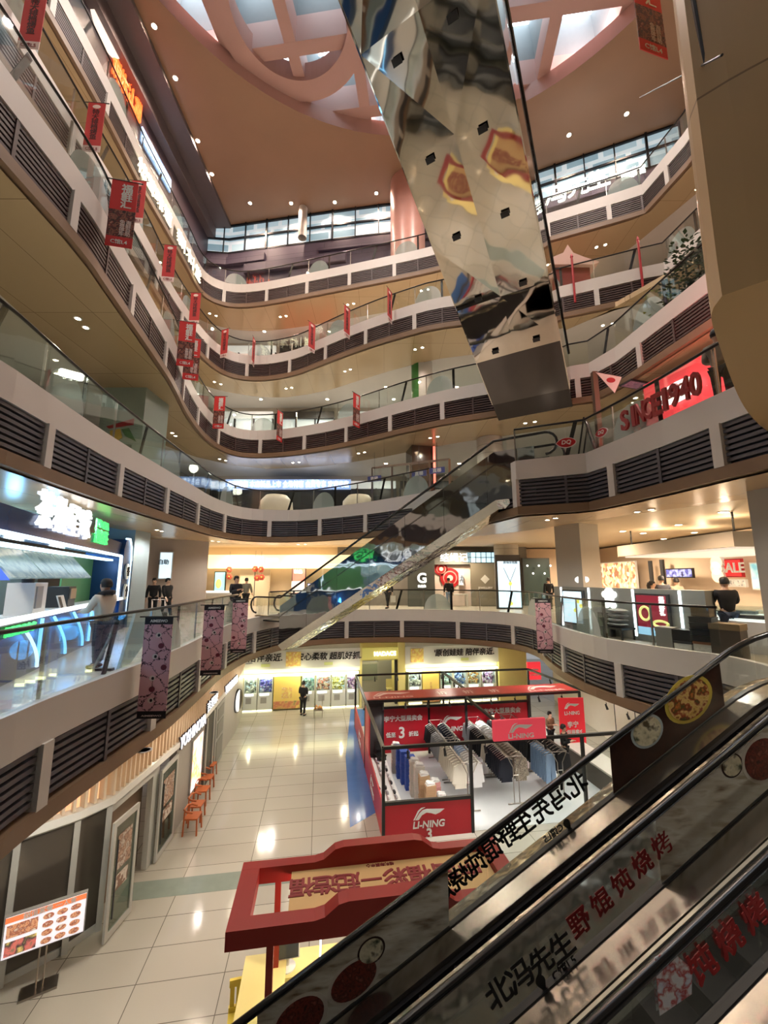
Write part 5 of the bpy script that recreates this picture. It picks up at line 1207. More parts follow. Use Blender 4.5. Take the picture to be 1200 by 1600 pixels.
for q in [((-.35, .9), (0, .1)), ((.35, .9), (0, .1)), ((0, .1), (0, -1.0)), ((-.35, -.4), (.35, -.4))]: mb.bar(c + Vector((q[0][0], -.04, q[0][1])), c + Vector((q[1][0], -.04, q[1][1])), .025)
part('map_lines', mb, mat('map_grey', (130, 140, 150), .5), t)
for dz in (0, -1.1): mb = MB(); mb.prism([(.14 * math.cos(k * PI / 8) * (1 if k % 2 else .6), .14 * math.sin(k * PI / 8) * (1 if k % 2 else .6)) for k in range(16)], c + Vector((0, -.045, dz)), (1, 0, 0), ZZ, (0, -1, 0), .01); part('map_star', mb, glow('map_yellow', (226, 226, 100), 1.0), t)
letters('商场导览图', c + Vector((.05, -.03, 1.2)), (1, 0, 0), ZZ, w=.8, m=MATS['map_grey'], parent=t)
def rcolumn(name, x, y, r, z0, z1, m):
    mb = MB(); mb.smooth = True; mb.lathe([(r, z0), (r, z1)], 32, (x, y, 0), False); return struct(name, mb, m)
M_colw = brickmat('column_panels', (206, 202, 192), (200, 196, 186), (150, 146, 138), 3.0, .42, .012, rough=.35, plane='XZ')
c = at(796, 850, 8.6); rcolumn('column_round', 7.4, 24.9, .72, F2Z, 9.48, M_colw)
def sqcolumn(name, c, w, rz, z0, z1, m):
    mb = MB(); mb.cbox((c[0], c[1], (z0 + z1) / 2), (w, w, z1 - z0), rz); return struct(name, mb, m)
M_colp = mat('column_pale', (198, 192, 182), .4, noise=.03)
sqcolumn('column_square', (7.2, 15.3), 1.06, .5, F2Z, 9.48, M_colp)
sqcolumn('column_square', (8.0, 7.9), .95, .35, F2Z, 9.48, M_colp)
sqcolumn('column_square', (-9.7, 15.6), 1.0, .0, F2Z, 9.48, mat('column_blue', (150, 168, 174), .4))
t = thing('cloud_sign', 'small glowing cloud emblem on the square column', 'sign', (6.4, 13.7, 7.9), world=True)
p, q = (6.5, 15.0), (7.45, 14.55)
c = onv(909, 906, p, q); e, nn, l = frame2(p, q); mb = MB()
for dx, dz, r in ((-.12, 0, .1), (0, .05, .14), (.13, .01, .1), (0, -.06, .1)): mb.tube([c + e * dx + ZZ * dz - nn * .06, c + e * dx + ZZ * dz + nn * .0], r, 14)
part('cloud', mb, WH3, t)
# dark shop in the corridor behind
t = pxboard('dark_shopfront', 'dark green shopfront in the corridor between the columns', 'shopfront', 820, 872, 863, 950, [(7, 26.3), (12, 26.3)], mat('dark_green', (40, 62, 60), .4), M_dark, floor=F2Z)
for i in range(5):
    c = onv(824 + i * 9, 884 + (i % 2) * 12, [(7, 26.0), (12, 26.0)]); mb = MB(); mb.ball(c, .07, 8, 5); part('bulb', mb, WH3, t)

# ------------------------------------------------------------------ second floor, right: steel clad counter and shops behind
CL = [(6.2, 15.2), (7.95, 10.35)]
def cz(px, py): return onv(px, py, *CL)
M_steelp = mat('satin_panel', (156, 160, 156), .35, metal=.5, noise=.04)
t = thing('clad_counter', 'long grey steel clad counter wall with lit strips behind the right balustrade', 'counter', (*CL[0], F2Z), world=True)
mb = MB(); slab2(mb, CL[0], CL[1], F2Z, 7.22, 0, .35); part('body', mb, M_steelp, t)
for px in (878, 921, 990, 1063):
    c = cz(px, 940); e, nn, l = frame2(*CL); mb = MB(); a = c - e * .03; b = c + e * .03; slab2(mb, a, b, F2Z + .1, 7.2, -.02, 0); part('light_strip', mb, glow('cold_strip', (236, 246, 250), 4), t)
c = cz(953, 935); mb = MB(); e, nn, l = frame2(*CL)
for dx, dz, r in ((-.16, .12, .1), (0, .18, .15), (.16, .12, .1), (0, .02, .16), (-.12, -.2, .1), (.12, -.2, .1)): mb.tube([c + e * dx + ZZ * dz - nn * .05, c + e * dx + ZZ * dz], r, 14)
part('emblem', mb, WH3, t)
t = pxboard('light_box', 'pale blue lit poster with yellow shapes on the steel clad counter', 'light box', 885, 922, 917, 975, CL, LB, M_dark, off=.1)
c = cz(905, 945); mb = MB()
for dx, dz in ((.1, .12), (.2, -.02), (-.05, -.18)): mb.ball(c + e * dx + ZZ * dz - nn * .12, (.07, .02, .07), 8, 5)
part('printed_flower', mb, glow('poster_yellow', (230, 220, 90), 1), t)
t = pxboard('light_box', 'dark red lit poster with yellow rings on the steel clad counter', 'light box', 1001, 928, 1053, 990, CL, glow('poster_maroon', (120, 26, 44), .8), M_dark, off=.1)
for px, py, r, el in ((1013, 958, .15, 1.2), (1038, 975, .2, .4)):
    c = cz(px, py) - nn * .13; mb = MB(); ring = [c + e * (r * math.cos(a)) + ZZ * (r * el * math.sin(a)) for a in [2 * PI * k / 20 for k in range(21)]]; mb.tube(ring, .035, 6, False); part('printed_ring', mb, glow('ring_yellow', (226, 226, 140), .9), t)
mb = MB(); a, b = cz(1003, 985), cz(1040, 985); slab2(mb, a, b, cz(1020, 992).z, cz(1020, 980).z, -.13, -.112); part('printed_base', mb, glow('poster_sky', (150, 200, 230), .8), t)
letters('黑金好礼', cz(1040, 947) - nn * .12, e, ZZ, h=.5, m=WH3, parent=t, vertical=True)
pxboard('display_case', 'dark poster panel beside the grey cushions', 'display case', 946, 957, 965, 995, CL, blotch('dark_poster', [(60, 40, 50), (90, 100, 80), (40, 36, 44)], 5, .4), M_dark, off=.25)
for i in range(4):
    c = cz(980, 984 - i * 6) - nn * .35; tt = thing('cushion', 'grey cushion in the pile of four by the steel clad counter', 'cushion', (c.x, c.y, F2Z + .35 + i * .13), math.atan2(e.y, e.x), 'pile of grey cushions')
    mb = MB(); mb.ball((0, 0, .06), (.3, .24, .065), 14, 8); part('cover', mb, mat('cushion_grey', (150, 156, 158), .7), tt); mb = MB(); mb.tube([(.3 * math.cos(a), .24 * math.sin(a), .06) for a in [2 * PI * k / 20 for k in range(21)]], .01, 5, False); part('piping', mb, M_dark, tt)
c = cz(980, 990) - nn * .35; tt = thing('stool', 'low black bench carrying the grey cushions', 'bench', (c.x, c.y, F2Z), math.atan2(e.y, e.x)); mb = MB(); mb.box(-.36, .36, -.27, .27, .28, .34); part('seat', mb, M_black, tt)
for x in (-.32, .32):
    for y in (-.23, .23): mb = MB(); mb.box(x - .02, x + .02, y - .02, y + .02, 0, .28); part('leg', mb, M_black, tt)
# boxes and bins stored behind the glass
def crate(label, px, py, w, d, h, m, lidm, z0=F2Z, L=None, name='storage_box', extra=None):
    c = onv(px, py, (6.45, 11.4), (8.3, 8.6)); t = thing(name, label, 'box', (c.x, c.y, z0), math.atan2(-2.8, 1.85))
    mb = MB(); mb.box(-w / 2, w / 2, -d / 2, d / 2, 0, h * .82); part('base', mb, m, t)
    mb = MB(); mb.box(-w / 2 - .01, w / 2 + .01, -d / 2 - .01, d / 2 + .01, h * .82, h); part('lid', mb, lidm, t)
    if extra: mb = MB(); mb.box(-w / 2 + .04, w / 2 - .04, -d / 2 - .012, -d / 2, h * .2, h * .6); part('sticker', mb, extra, t)
    return c
M_print = blotch('box_print', [(220, 220, 214), (160, 164, 168), (236, 236, 232)], 12, .6, kind='V')
crate('plain grey storage box, first of the row behind the right balustrade', 1043, 1000, .36, .36, .55, M_grey, M_grey)
crate('white printed carton under the black crate behind the right balustrade', 1072, 1008, .36, .36, .26, M_wh, M_dark, extra=M_print)
crate('black crate on the white printed carton behind the right balustrade', 1072, 1008, .38, .36, .26, M_black, M_black, z0=F2Z + .27)
crate('carton with brown lid under the dark bins behind the right balustrade', 1104, 1012, .38, .36, .3, M_wh, mat('lid_brown', (150, 104, 76), .6), extra=M_print)
for i in range(4): crate(['lowest black stacking tray on the brown lidded carton', 'second black stacking tray above the brown lidded carton', 'third black stacking tray above the brown lidded carton', 'topmost black stacking tray, right under the tan carton'][i], 1104, 1012, .44, .4, .13, M_black, M_black, z0=F2Z + .31 + i * .14, name='stacking_tray')
crate('tan paper carton on top of the black stacking trays', 1104, 1012, .36, .3, .22, mat('tan_carton', (120, 106, 80), .7), MATS['tan_carton'], z0=F2Z + .31 + 4 * .14)
crate('big dark brown bin with a tan lid behind the right balustrade', 1140, 1005, .55, .45, .75, mat('bin_brown', (66, 60, 52), .6), MATS['tan_carton'], name='bin')
# white glass counters
for i, (x, y, rz, nm) in enumerate([(8.9, 10.2, -.95, 'nearest the square column'), (9.9, 11.6, -.95, 'behind the man in black'), (10.2, 9.2, -.95, 'at the right edge')]):
    t = thing('display_counter', 'white jewellery display counter %s' % nm, 'counter', (x, y, F2Z), rz)
    mb = MB(); mb.box(-.8, .8, -.3, .3, 0, .72); part('base', mb, M_wh, t); mb = MB(); mb.box(-.8, .8, -.3, .3, .74, .98); part('glass_top', mb, glassmat('case_glass', (230, 240, 240), .1), t); mb = MB(); mb.box(-.76, .76, -.27, .27, .73, .78); part('lit_tray', mb, LBW, t); mb = MB(); mb.box(-.3, .3, -.15, .15, .78, .86); part('stand', mb, M_dark, t)
# shop walls behind
M_shopw = mat('shop_inner_warm', (236, 212, 186), .5, noise=.03)
mb = MB(); mb.box(14.2, 14.3, 9, 27.6, F2Z, 9.4); struct('wall_right_second', mb, M_shopw)
mb = MB(); mb.box(9.4, 14.2, 27.2, 27.3, F2Z, 9.4); struct('wall_far_corner_second', mb, M_shopw)
t = thing('shop_canopy', 'pale grey slab canopy hanging over the right-hand shop', 'canopy', (11.5, 14.5, 8.4), world=True)
mb = MB(); mb.box(10.0, 14.2, 11.7, 17.6, 8.42, 8.86); part('slab', mb, mat('canopy_grey', (196, 192, 186), .5, noise=.03), t); mb = MB(); mb.box(10.2, 14.2, 11.9, 17.4, 8.36, 8.42); part('underside', mb, glow('canopy_light', (255, 240, 220), .7), t)
for y in (12.1, 17.2): mb = MB(); mb.tube([(10.4, y, 8.86), (10.4, y, 9.48)], .03, 6); part('hanger_rod', mb, M_dark, t)
RL = [(13.6, 25), (13.6, 10)]
def rbd(name, label, cat, x0, y0, x1, y1, m, edge=None, **k): return pxboard(name, label, cat, x0, y0, x1, y1, RL, m, edge, **k)
t = rbd('display_shelf', 'bright cosmetics shelf wall at the far right of the second floor', 'shelf', 928, 878, 996, 918, blotch('cosmetics', [(240, 220, 180), (200, 150, 110), (250, 236, 206), (160, 110, 80), (236, 200, 150)], 5, .5, emit=.7, kind='V'), M_wh, floor=F2Z)
t = rbd('wall_screen', 'wide violet screen on the warm shop wall', 'screen', 1041, 888, 1083, 903, blotch('violet_screen', [(110, 120, 220), (60, 60, 120), (160, 170, 236), (40, 36, 70)], 3, .3, emit=1.0), M_black)
t = rbd('door_frame', 'tall dark door frame at the left of the violet screen', 'door frame', 1017, 876, 1021, 925, M_dark, floor=F2Z); t = rbd('door_frame', 'second dark door frame just left of the violet screen', 'door frame', 1035, 874, 1040, 925, M_dark, floor=F2Z)
t = rbd('sale_panel', 'red sale panel with white capitals on the warm shop wall', 'panel', 1133, 873, 1161, 902, glow('sale_red', (206, 44, 44), .9), M_red); letters('SALE', onv(1147, 887, *RL) - Vector((.06, 0, 0)), (0, -1, 0), ZZ, w=1.1, m=M_wh, parent=t, bold=.03)
for i, (px, py) in enumerate([(1123, 879), (1123, 888), (1125, 899)]):
    c = onv(px, py, *RL); t = thing('round_lantern', 'pale round lamp disc left of the red sale panel, %s of three' % ['top', 'middle', 'lowest'][i], 'lamp', (c.x - .1, c.y, c.z), world=True)
    mb = MB(); mb.tube([c + Vector((-.12, 0, 0)), c + Vector((0, 0, 0))], .28, 20); part('disc', mb, glow('disc_peach', (255, 214, 180), 1.2), t); mb = MB(); mb.tube([c + Vector((-.1, 0, 0)), c + Vector((.03, 0, 0))], .31, 20); part('rim', mb, M_wh, t)
t = rbd('wall_poster', 'white notice strip under the red sale panel', 'poster', 1130, 905, 1166, 917, M_print, M_wh); t = rbd('light_box', 'teal lit perfume poster at the right edge', 'light box', 1176, 878, 1204, 922, blotch('teal_poster', [(120, 180, 190), (200, 224, 226), (90, 150, 166)], 1.6, .4, emit=.8), M_wh)
for p in ((11, 15, 8.3), (12.5, 12.5, 8.3), (12, 20, 9.3), (11, 24, 9.3)): lamp('shop_lamp', p, 620, (255, 230, 198), 'SPOT', size=3.0, radius=.3)
for p in ((-9, 25, 9.2), (-5, 25.2, 9.2), (0, 25, 9.2), (4.5, 25, 9.2)): lamp('shop_lamp', p, 620, (255, 230, 198), 'SPOT', size=3.0, radius=.3)
# grid of ceiling lights over the right walkway
for px, py in ((973, 830), (1005, 833), (1060, 820), (1130, 800), (1037, 842), (1085, 832), (1118, 846), (990, 858), (1168, 832)):
    p = at(px, py, 9.47); downlight((p.x, p.y, 9.47), 0, 'flat round ceiling light over the right walkway of the second floor', 'ceiling lights over the right walkway', .12)
for p in ((11, 13), (12.5, 16), (11, 16.5)): lamp('hidden_fill', (p[0], p[1], 8.97), 45, (255, 226, 190), 'POINT', radius=.08)  # unseen points added over the canopy to brighten the cream ceiling
for p in ((8.5, 12), (10.5, 9), (9, 17)): lamp('walkway_lamp', (p[0], p[1], 9.3), 330, (255, 214, 170), 'SPOT', size=2.8, radius=.15)

# ------------------------------------------------------------------ second floor, left: tea kiosk
K0, K1 = (-5.55, 5.3), (-9.15, 14.75)
KE, KN, KLn = frame2(K0, K1)      # KN points away from the atrium
def kk(s, off=0.0, z=0.0): return along(K0, K1, s, off, z)
def ks(px): return sof(K0, K1, onv(px, 900, K0, K1))
M_tblue = mat('kiosk_blue', (34, 70, 120), .2, metal=.3, noise=.15, nscale=.9); M_tled = glow('led_white_blue', (220, 242, 255), 1.6); M_tbl = glow('led_blue', (130, 205, 255), 1.8)
t = thing('tea_kiosk', 'blue neon tea kiosk with white light frame and glowing white characters', 'kiosk', tuple(kk(4, 0, F2Z)), world=True)
mb = MB(); slab2(mb, K0, K1, F2Z, 6.78, .05, .75); part('counter', mb, M_tblue, t)
mb = MB(); mb.tube([kk(-1.5, .02, 6.83), kk(KLn, .02, 6.83)], .055, 8); part('counter_bar', mb, glow('bar_white', (236, 240, 240), 1.4), t)
mb = MB(); slab2(mb, K0, K1, 6.78, 6.82, .0, .8); part('worktop', mb, M_wh, t)
ztop = 8.25
mb = MB(); slab2(mb, kk(-1.5), kk(KLn), ztop, 8.72, .1, .5); part('header', mb, M_tblue, t)
mb = MB(); mb.bar(kk(1.0, .02, ztop), kk(KLn - 1.0, .02, ztop), .07); mb.bar(kk(KLn - 1.0, .02, ztop), kk(KLn - 1.0, .02, 6.9), .07); mb.bar(kk(1.0, .02, ztop), kk(1.0, .02, 6.9), .07); part('light_frame', mb, M_tled, t)
mb = MB(); slab2(mb, kk(-1), kk(KLn), ztop - .16, ztop - .1, .3, .5); part('ceiling_tube', mb, M_tled, t)
for (s, a) in ((.3, 1), (2.3, 1), (3.8, 1), (5.0, 1)):
    mb = MB(); mb.smooth = True; pts = [kk(s + .9 * math.sin(k * PI / 16), .02, 6.72 - .11 * k) for k in range(9)]; mb.tube(pts, .03, 6); part('neon_arc', mb, M_tbl if s != 2.3 else M_tled, t)
for s in (1.2, 3.2, 6.4): mb = MB(); mb.bar(kk(s, .03, 6.75), kk(s, .03, F2Z + .1), .05); part('neon_post', mb, M_tbl, t)
mb = MB(); arch = [(KLn - .75, F2Z), (KLn - .75, 8.5), (KLn - .5, 8.85), (KLn - .1, 8.9), (KLn + .25, 8.6), (KLn + .4, 8.0), (KLn + .4, F2Z)]
mb.prism([(s, z) for s, z in arch], Vector((K0[0], K0[1], 0)) + KN * .0, KE, ZZ, KN, 1.1); part('end_arch', mb, M_tblue, t)
mb = MB(); mb.smooth = True; mb.tube([kk(s, -.02, z) for s, z in [(KLn - .7, 8.86), (KLn - .1, 8.9), (KLn + .2, 8.65), (KLn + .38, 8.1), (KLn + .4, 6.2)]], .035, 6); part('neon_arc', mb, M_tled, t)
for z, ch in ((7.75, '*'), (7.05, '↑')):
    c = kk(KLn - .25, -.02, z); mb = MB(); mb.tube([c, c - KN * .05], .27, 24); part('round_badge', mb, mat('badge_cream', (224, 228, 220), .5), t)
    mb = MB(); c = c - KN * .06
    if ch == '*':
        for k in range(3): a = k * PI / 3; d = KE * math.cos(a) * .17 + ZZ * math.sin(a) * .17; mb.bar(c - d, c + d, .045)
    else:
        mb.bar(c - ZZ * .17, c + ZZ * .17, .05); mb.bar(c + ZZ * .17, c + KE * .12 + ZZ * .03, .05); mb.bar(c + ZZ * .17, c - KE * .12 + ZZ * .03, .05)
    part('badge_mark', mb, M_dark, t)
letters('茶救星球', kk(ks(101), .1, 8.86), KE, ZZ, w=3.2, m=glow('kiosk_letter_white', (250, 252, 255), .95), parent=t, bold=.004, depth=.03)
gl = glow('neon_green', (90, 240, 130), 1.1)
letters("JO'S CHA", kk(ks(157), .1, 9.0), KE, ZZ, w=1.3, m=gl, parent=t, bold=.008, depth=.02); letters('超级茶', kk(ks(157), .1, 8.68), KE, ZZ, w=1.25, m=gl, parent=t, bold=.008, depth=.02)
mb = MB(); slab2(mb, kk(-1.5), kk(KLn - .75), F2Z, 8.4, 2.3, 2.4); part('back_wall', mb, mat('kiosk_backwall', (128, 140, 138), .4, noise=.1), t)
mb = MB(); slab2(mb, kk(KLn - 3.4), kk(KLn - .76), 6.8, ztop, .86, .9); part('green_panel', mb, mat('kiosk_green', (96, 150, 96), .5), t)
# hanging menu screens, tilted
for i in range(3):
    a = ks(46) + i * (ks(160) - ks(46)) / 3; b = a + (ks(160) - ks(46)) / 3 - .05
    mb = MB(); lo, hi = 7.55, 8.12
    mb.add([kk(a, .25, lo), kk(b, .25, lo), kk(b, .75, hi), kk(a, .75, hi), kk(a, .3, lo - .03), kk(b, .3, lo - .03), kk(b, .8, hi - .03), kk(a, .8, hi - .03)], [(0, 1, 2, 3), (4, 7, 6, 5), (0, 4, 5, 1), (1, 5, 6, 2), (2, 6, 7, 3), (3, 7, 4, 0)])
    part('menu_screen', mb, blotch('menu_screens', [(96, 116, 116), (150, 166, 160), (120, 140, 140), (180, 190, 180)], 2.5, .2, emit=.35), t)
mb = MB(); a = ks(46) - .05; mb.add([kk(a, .25, 7.5), kk(a, .85, 7.5), kk(a, .85, 8.15), kk(a, .75, 8.15)], [(0, 1, 2, 3)]); part('screen_side', mb, glow('side_blue', (60, 90, 210), .8), t)
# things standing on the kiosk counter
def onk(name, label, cat, px, off=.4, z=6.82): 
    p = kk(ks(px), off, z); return thing(name, label, cat, tuple(p), math.atan2(KE.y, KE.x))
o = onk('cash_register', 'dark cash register at the left end of the tea kiosk counter', 'cash register', 18); mb = MB(); mb.box(-.25, .2, -.15, .2, 0, .12); part('drawer', mb, M_dark, o); mb = MB(); mb.box(-.2, .15, .0, .04, .14, .42); part('screen', mb, mat('dim_screen'), o); mb = MB(); mb.bar((0, .1, .1), (0, .02, .2), .05); part('neck', mb, M_dark, o)
o = onk('drinks_machine', 'white drinks machine in the middle of the tea kiosk counter', 'machine', 86); mb = MB(); mb.box(-.3, .3, -.2, .25, 0, .62); part('body', mb, M_wh, o); mb = MB(); mb.box(-.26, .02, -.23, -.2, .12, .55); part('panel', mb, M_grey, o); mb = MB(); mb.lathe([(.1, .62), (.11, .75), (0, .76)], 14, (-.1, 0, 0)); part('hopper', mb, M_dark, o)
o = onk('menu_card', 'white menu card standing on the tea kiosk counter', 'menu card', 116, .12); mb = MB(); mb.add([(-.2, 0, 0), (.2, 0, 0), (.2, .1, .32), (-.2, .1, .32), (-.2, .02, 0), (.2, .02, 0), (.2, .12, .32), (-.2, .12, .32)], [(0, 1, 2, 3), (4, 7, 6, 5), (0, 4, 5, 1), (1, 5, 6, 2), (2, 6, 7, 3), (3, 7, 4, 0)]); part('card', mb, M_wh, o); mb = MB(); mb.add([(-.17, .008, .05), (-.02, .008, .05), (-.02, .085, .29), (-.17, .085, .29)], [(0, 1, 2, 3)]); part('printed_photo', mb, M_dark, o)
o = onk('drinks_machine', 'dark drinks machine near the right end of the tea kiosk counter', 'machine', 138, .5); mb = MB(); mb.box(-.25, .25, -.2, .25, 0, .5); part('body', mb, M_dark, o); mb = MB(); mb.box(-.2, .2, -.23, -.2, .2, .45); part('panel', mb, M_chrome, o)
o = onk('price_board', 'green lit price strip under the tea kiosk register', 'sign', 30, -.02, 6.58); mb = MB(); mb.box(-.55, .75, -.04, 0, 0, .2); part('case', mb, M_black, o); letters('超值饮品多多', (.1, -.05, .1), (1, 0, 0), ZZ, w=1.15, h=.16, m=gl, parent=o, bold=.03)
o = onk('notice_board', 'small red notice on the tea kiosk back wall', 'notice', 52, 1.8, 6.9); mb = MB(); mb.box(-.3, .3, 0, .03, 0, .75); part('board', mb, mat('notice_red', (196, 70, 84), .5), o); mb = MB(); mb.box(-.24, .24, -.008, 0, .3, .4); mb.box(-.24, .24, -.008, 0, .5, .6); part('printed_lines', mb, M_wh, o)
for i in range(4): lamp('kiosk_blue_lamp', kk(1.5 + i * 2.2, -.35, 6.4), 9, (80, 170, 255), 'POINT', radius=.15); lamp('kiosk_top_lamp', kk(1.0 + i * 2.4, 1.8, 8.6), 30, (120, 196, 255), 'POINT', radius=.15)
for i in range(3): lamp('kiosk_work_lamp', kk(1.5 + i * 2.4, .9, 8.0), 20, (220, 244, 255), 'POINT', radius=.2)
# pale blue board beside the customer
t = thing('display_board', 'pale blue slanted board standing between the kiosk customer and the pink banner', 'board', (-5.25, 8.5, F2Z), world=True)
BLn = [(-5.15, 7.9), (-5.15, 10.4)]
pp = [onv(213, 957, *BLn), onv(250, 950, *BLn), onv(258, 975, *BLn), onv(230, 1000, *BLn), onv(205, 1035, *BLn)]
mb = MB(); pr = [(p.y, p.z) for p in pp]; pr = pr + [(onv(185, 1060, *BLn).y + .1, F2Z), (onv(187, 1040, *BLn).y, F2Z)]
mb.prism(pr, (-5.15, 0, 0), (0, 1, 0), ZZ, (-1, 0, 0), .06); part('panel', mb, mat('pale_blue_board', (206, 226, 232), .4, noise=.03), t)
mb = MB(); mb.box(-5.6, -5.21, 8.2, 8.3, F2Z, F2Z + .05); mb.box(-5.6, -5.21, 8.2, 8.3, F2Z, F2Z + .04); mb.bar((-5.2, 8.25, F2Z + .9), (-5.6, 8.25, F2Z), .04); part('prop', mb, M_grey, t)
# tall lit poster and pale wall between kiosk and beige shop
t = pxboard('light_box', 'narrow white lit poster on the wall right of the tea kiosk', 'light box', 246, 862, 268, 905, [(-12, 20.5), (-9, 21.5)], LB, M_wh); letters('自助', onv(257, 878, (-12, 20.5), (-9, 21.5)) - Vector((0, .04, 0)), (1, 0, 0), ZZ, w=.5, m=mat('map_grey'), parent=t, bold=.03)
mb = MB(); slab2(mb, (-13.4, 20.1), (-9.2, 21.5), F2Z, 9.48, .15, .25); struct('wall_pale_left', mb, mat('pale_pink_wall', (206, 190, 176), .5, noise=.04))
# ------------------------------------------------------------------ banners hung flag-wise on the balustrades
M_ban = mat('banner_red_cloth', (186, 52, 52), .6, noise=.05); M_banw = mat('banner_white', (224, 206, 200), .6); M_bank = mat('banner_dark_photo_base', (30, 24, 24), .6)
M_banp = blotch('banner_food_photo', [(24, 18, 18), (60, 34, 30), (150, 90, 70), (40, 26, 24), (120, 40, 36), (200, 160, 130)], 7, .6)
M_pinkp = None
def pink():
    m = bpy.data.materials.new('pink_furry_print'); m.use_nodes = True; nt = m.node_tree; b = nt.nodes['Principled BSDF']
    tc = nt.nodes.new('ShaderNodeTexCoord'); vo = nt.nodes.new('ShaderNodeTexVoronoi'); vo.feature = 'DISTANCE_TO_EDGE'; vo.inputs['Scale'].default_value = 3.6
    nz = nt.nodes.new('ShaderNodeTexNoise'); nz.inputs['Scale'].default_value = 26
    ad = nt.nodes.new('ShaderNodeMix'); ad.data_type = 'RGBA'; ad.blend_type = 'ADD'; ad.inputs[0].default_value = .09
    nt.links.new(tc.outputs['Object'], nz.inputs['Vector']); nt.links.new(tc.outputs['Object'], ad.inputs[6]); nt.links.new(nz.outputs['Color'], ad.inputs[7]); nt.links.new(ad.outputs[2], vo.inputs['Vector'])
    cr = nt.nodes.new('ShaderNodeValToRGB'); e = cr.color_ramp.elements; e[0].position = .018; e[0].color = rgb(60, 26, 36); e[1].position = .026; e[1].color = rgb(222, 170, 180)
    nt.links.new(vo.outputs['Distance'], cr.inputs['Fac']); nt.links.new(cr.outputs['Color'], b.inputs['Base Color']); b.inputs['Roughness'].default_value = .6
    return m
M_pinkp = pink(); M_bkb = mat('banner_black', (26, 20, 26), .6)
def edge_at(n, px, py, off):
    "nearest crossing of the sight plane of a pixel column with the balustrade line of a floor"
    x, y, k = ray(px, py); P = offs(E[n], off); best = None
    for i in range(len(P) - 1):
        (x0, y0), (x1, y1) = P[i], P[i + 1]; c0 = x0 * y - y0 * x; c1 = x1 * y - y1 * x
        if c0 * c1 <= 0 and abs(c0 - c1) > 1e-9:
            f = c0 / (c0 - c1); q = (x0 + (x1 - x0) * f, y0 + (y1 - y0) * f)
            if q[1] > 1 and (best is None or q[1] < best[0][1]):
                l = math.hypot(x1 - x0, y1 - y0); best = (q, ((x1 - x0) / l, (y1 - y0) / l))
    return best
def banner(kind, c, right, ztop, label, w=.52, h=1.7, group=None):
    "c: plan position of its middle, right: plan unit vector across its printed front"
    r = Vector((right[0], right[1], 0)).normalized(); n = r.cross(ZZ)
    t = thing('hanging_banner', label, 'banner', (c[0], c[1], ztop - h), math.atan2(r.y, r.x), group)
    def sheet(nm, x0, x1, z0, z1, m, d=.006): mb = MB(); mb.box(x0, x1, -d, d, z0, z1); return part(nm, mb, m, t)
    mb = MB(); mb.tube([(-w / 2 - .1, 0, h + .01), (w / 2 + .1, 0, h + .01)], .014, 6); part('rod', mb, M_black, t)
    if kind == 1:
        sheet('cloth', -w / 2, w / 2, .22, h, M_ban); sheet('lower_strip', -w / 2, w / 2, 0, .22, M_banw)
        letters('特大排档烤鱼', (0, 0, h * .56), (1, 0, 0), ZZ, h=h * .62, w=w * .42, m=mat('banner_dark_ink', (66, 22, 26), .6), parent=t, vertical=True, depth=.002, lift=.008)
        letters('C馆L5', (0, 0, .11), (1, 0, 0), ZZ, w=w * .7, m=M_rink, parent=t, depth=.002, lift=.008)
        mb = MB(); mb.ball((0, -.008, h - .14), (.12, .006, .07), 12, 6); part('emblem', mb, M_banw, t)
    elif kind == 2:
        sheet('cloth', -w / 2, w / 2, h * .55, h, mat('banner_bright_red', (206, 44, 42), .6)); sheet('food_photo', -w / 2, w / 2, .26, h * .55, M_banp); sheet('lower_strip', -w / 2, w / 2, 0, .26, mat('banner_bright_red'))
        letters('福鲜汇', (.06, 0, h * .77), (1, 0, 0), ZZ, h=h * .37, m=M_wh, parent=t, vertical=True, bold=.035, depth=.002, lift=.008)
        letters('C馆L4', (0, 0, .13), (1, 0, 0), ZZ, w=w * .62, m=M_wh, parent=t, bold=.02, depth=.002, lift=.008)
        letters('海鲜自助', (.16, 0, .5), (1, 0, 0), ZZ, h=.42, m=M_banw, parent=t, vertical=True, bold=.02, depth=.002, lift=.008)
        letters('免费停车', (.03, 0, .5), (1, 0, 0), ZZ, h=.42, m=M_banw, parent=t, vertical=True, bold=.02, depth=.002, lift=.008)
    else:
        sheet('cloth', -w / 2, w / 2, .13, h - .13, M_pinkp); sheet('top_strip', -w / 2, w / 2, h - .13, h, M_bkb); sheet('lower_strip', -w / 2, w / 2, 0, .13, M_bkb)
        letters('AIMEEWO', (0, 0, h - .065), (1, 0, 0), ZZ, w=w * .62, m=M_wh, parent=t, bold=.03, depth=.002, lift=.008)
        letters('AIMEEWO', (0, 0, .05), (1, 0, 0), ZZ, w=w * .7, h=.03, m=M_banw, parent=t, depth=.002, lift=.008)
        random.seed(int(c[1] * 100))
        for i in range(7):
            x, z = random.uniform(-w * .36, w * .36), .22 + (h - .45) * (i + .5) / 7
            mb = MB(); mb.prism([(.055 * math.cos(2 * PI * k / 14), .05 * math.sin(2 * PI * k / 14)) for k in range(14)], (x, -.007, z), (1, 0, 0), ZZ, (0, -1, 0), .003); part('printed_spot', mb, M_banw if i % 2 == 0 else mat('print_wine', (110, 36, 56), .6), t)
            if i % 2 == 0: mb = MB(); mb.prism([(.025 * math.cos(2 * PI * k / 10), .028 * math.sin(2 * PI * k / 10)) for k in range(10)], (x + .01, -.011, z), (1, 0, 0), ZZ, (0, -1, 0), .003); part('printed_dot', mb, M_bkb, t)
    return t
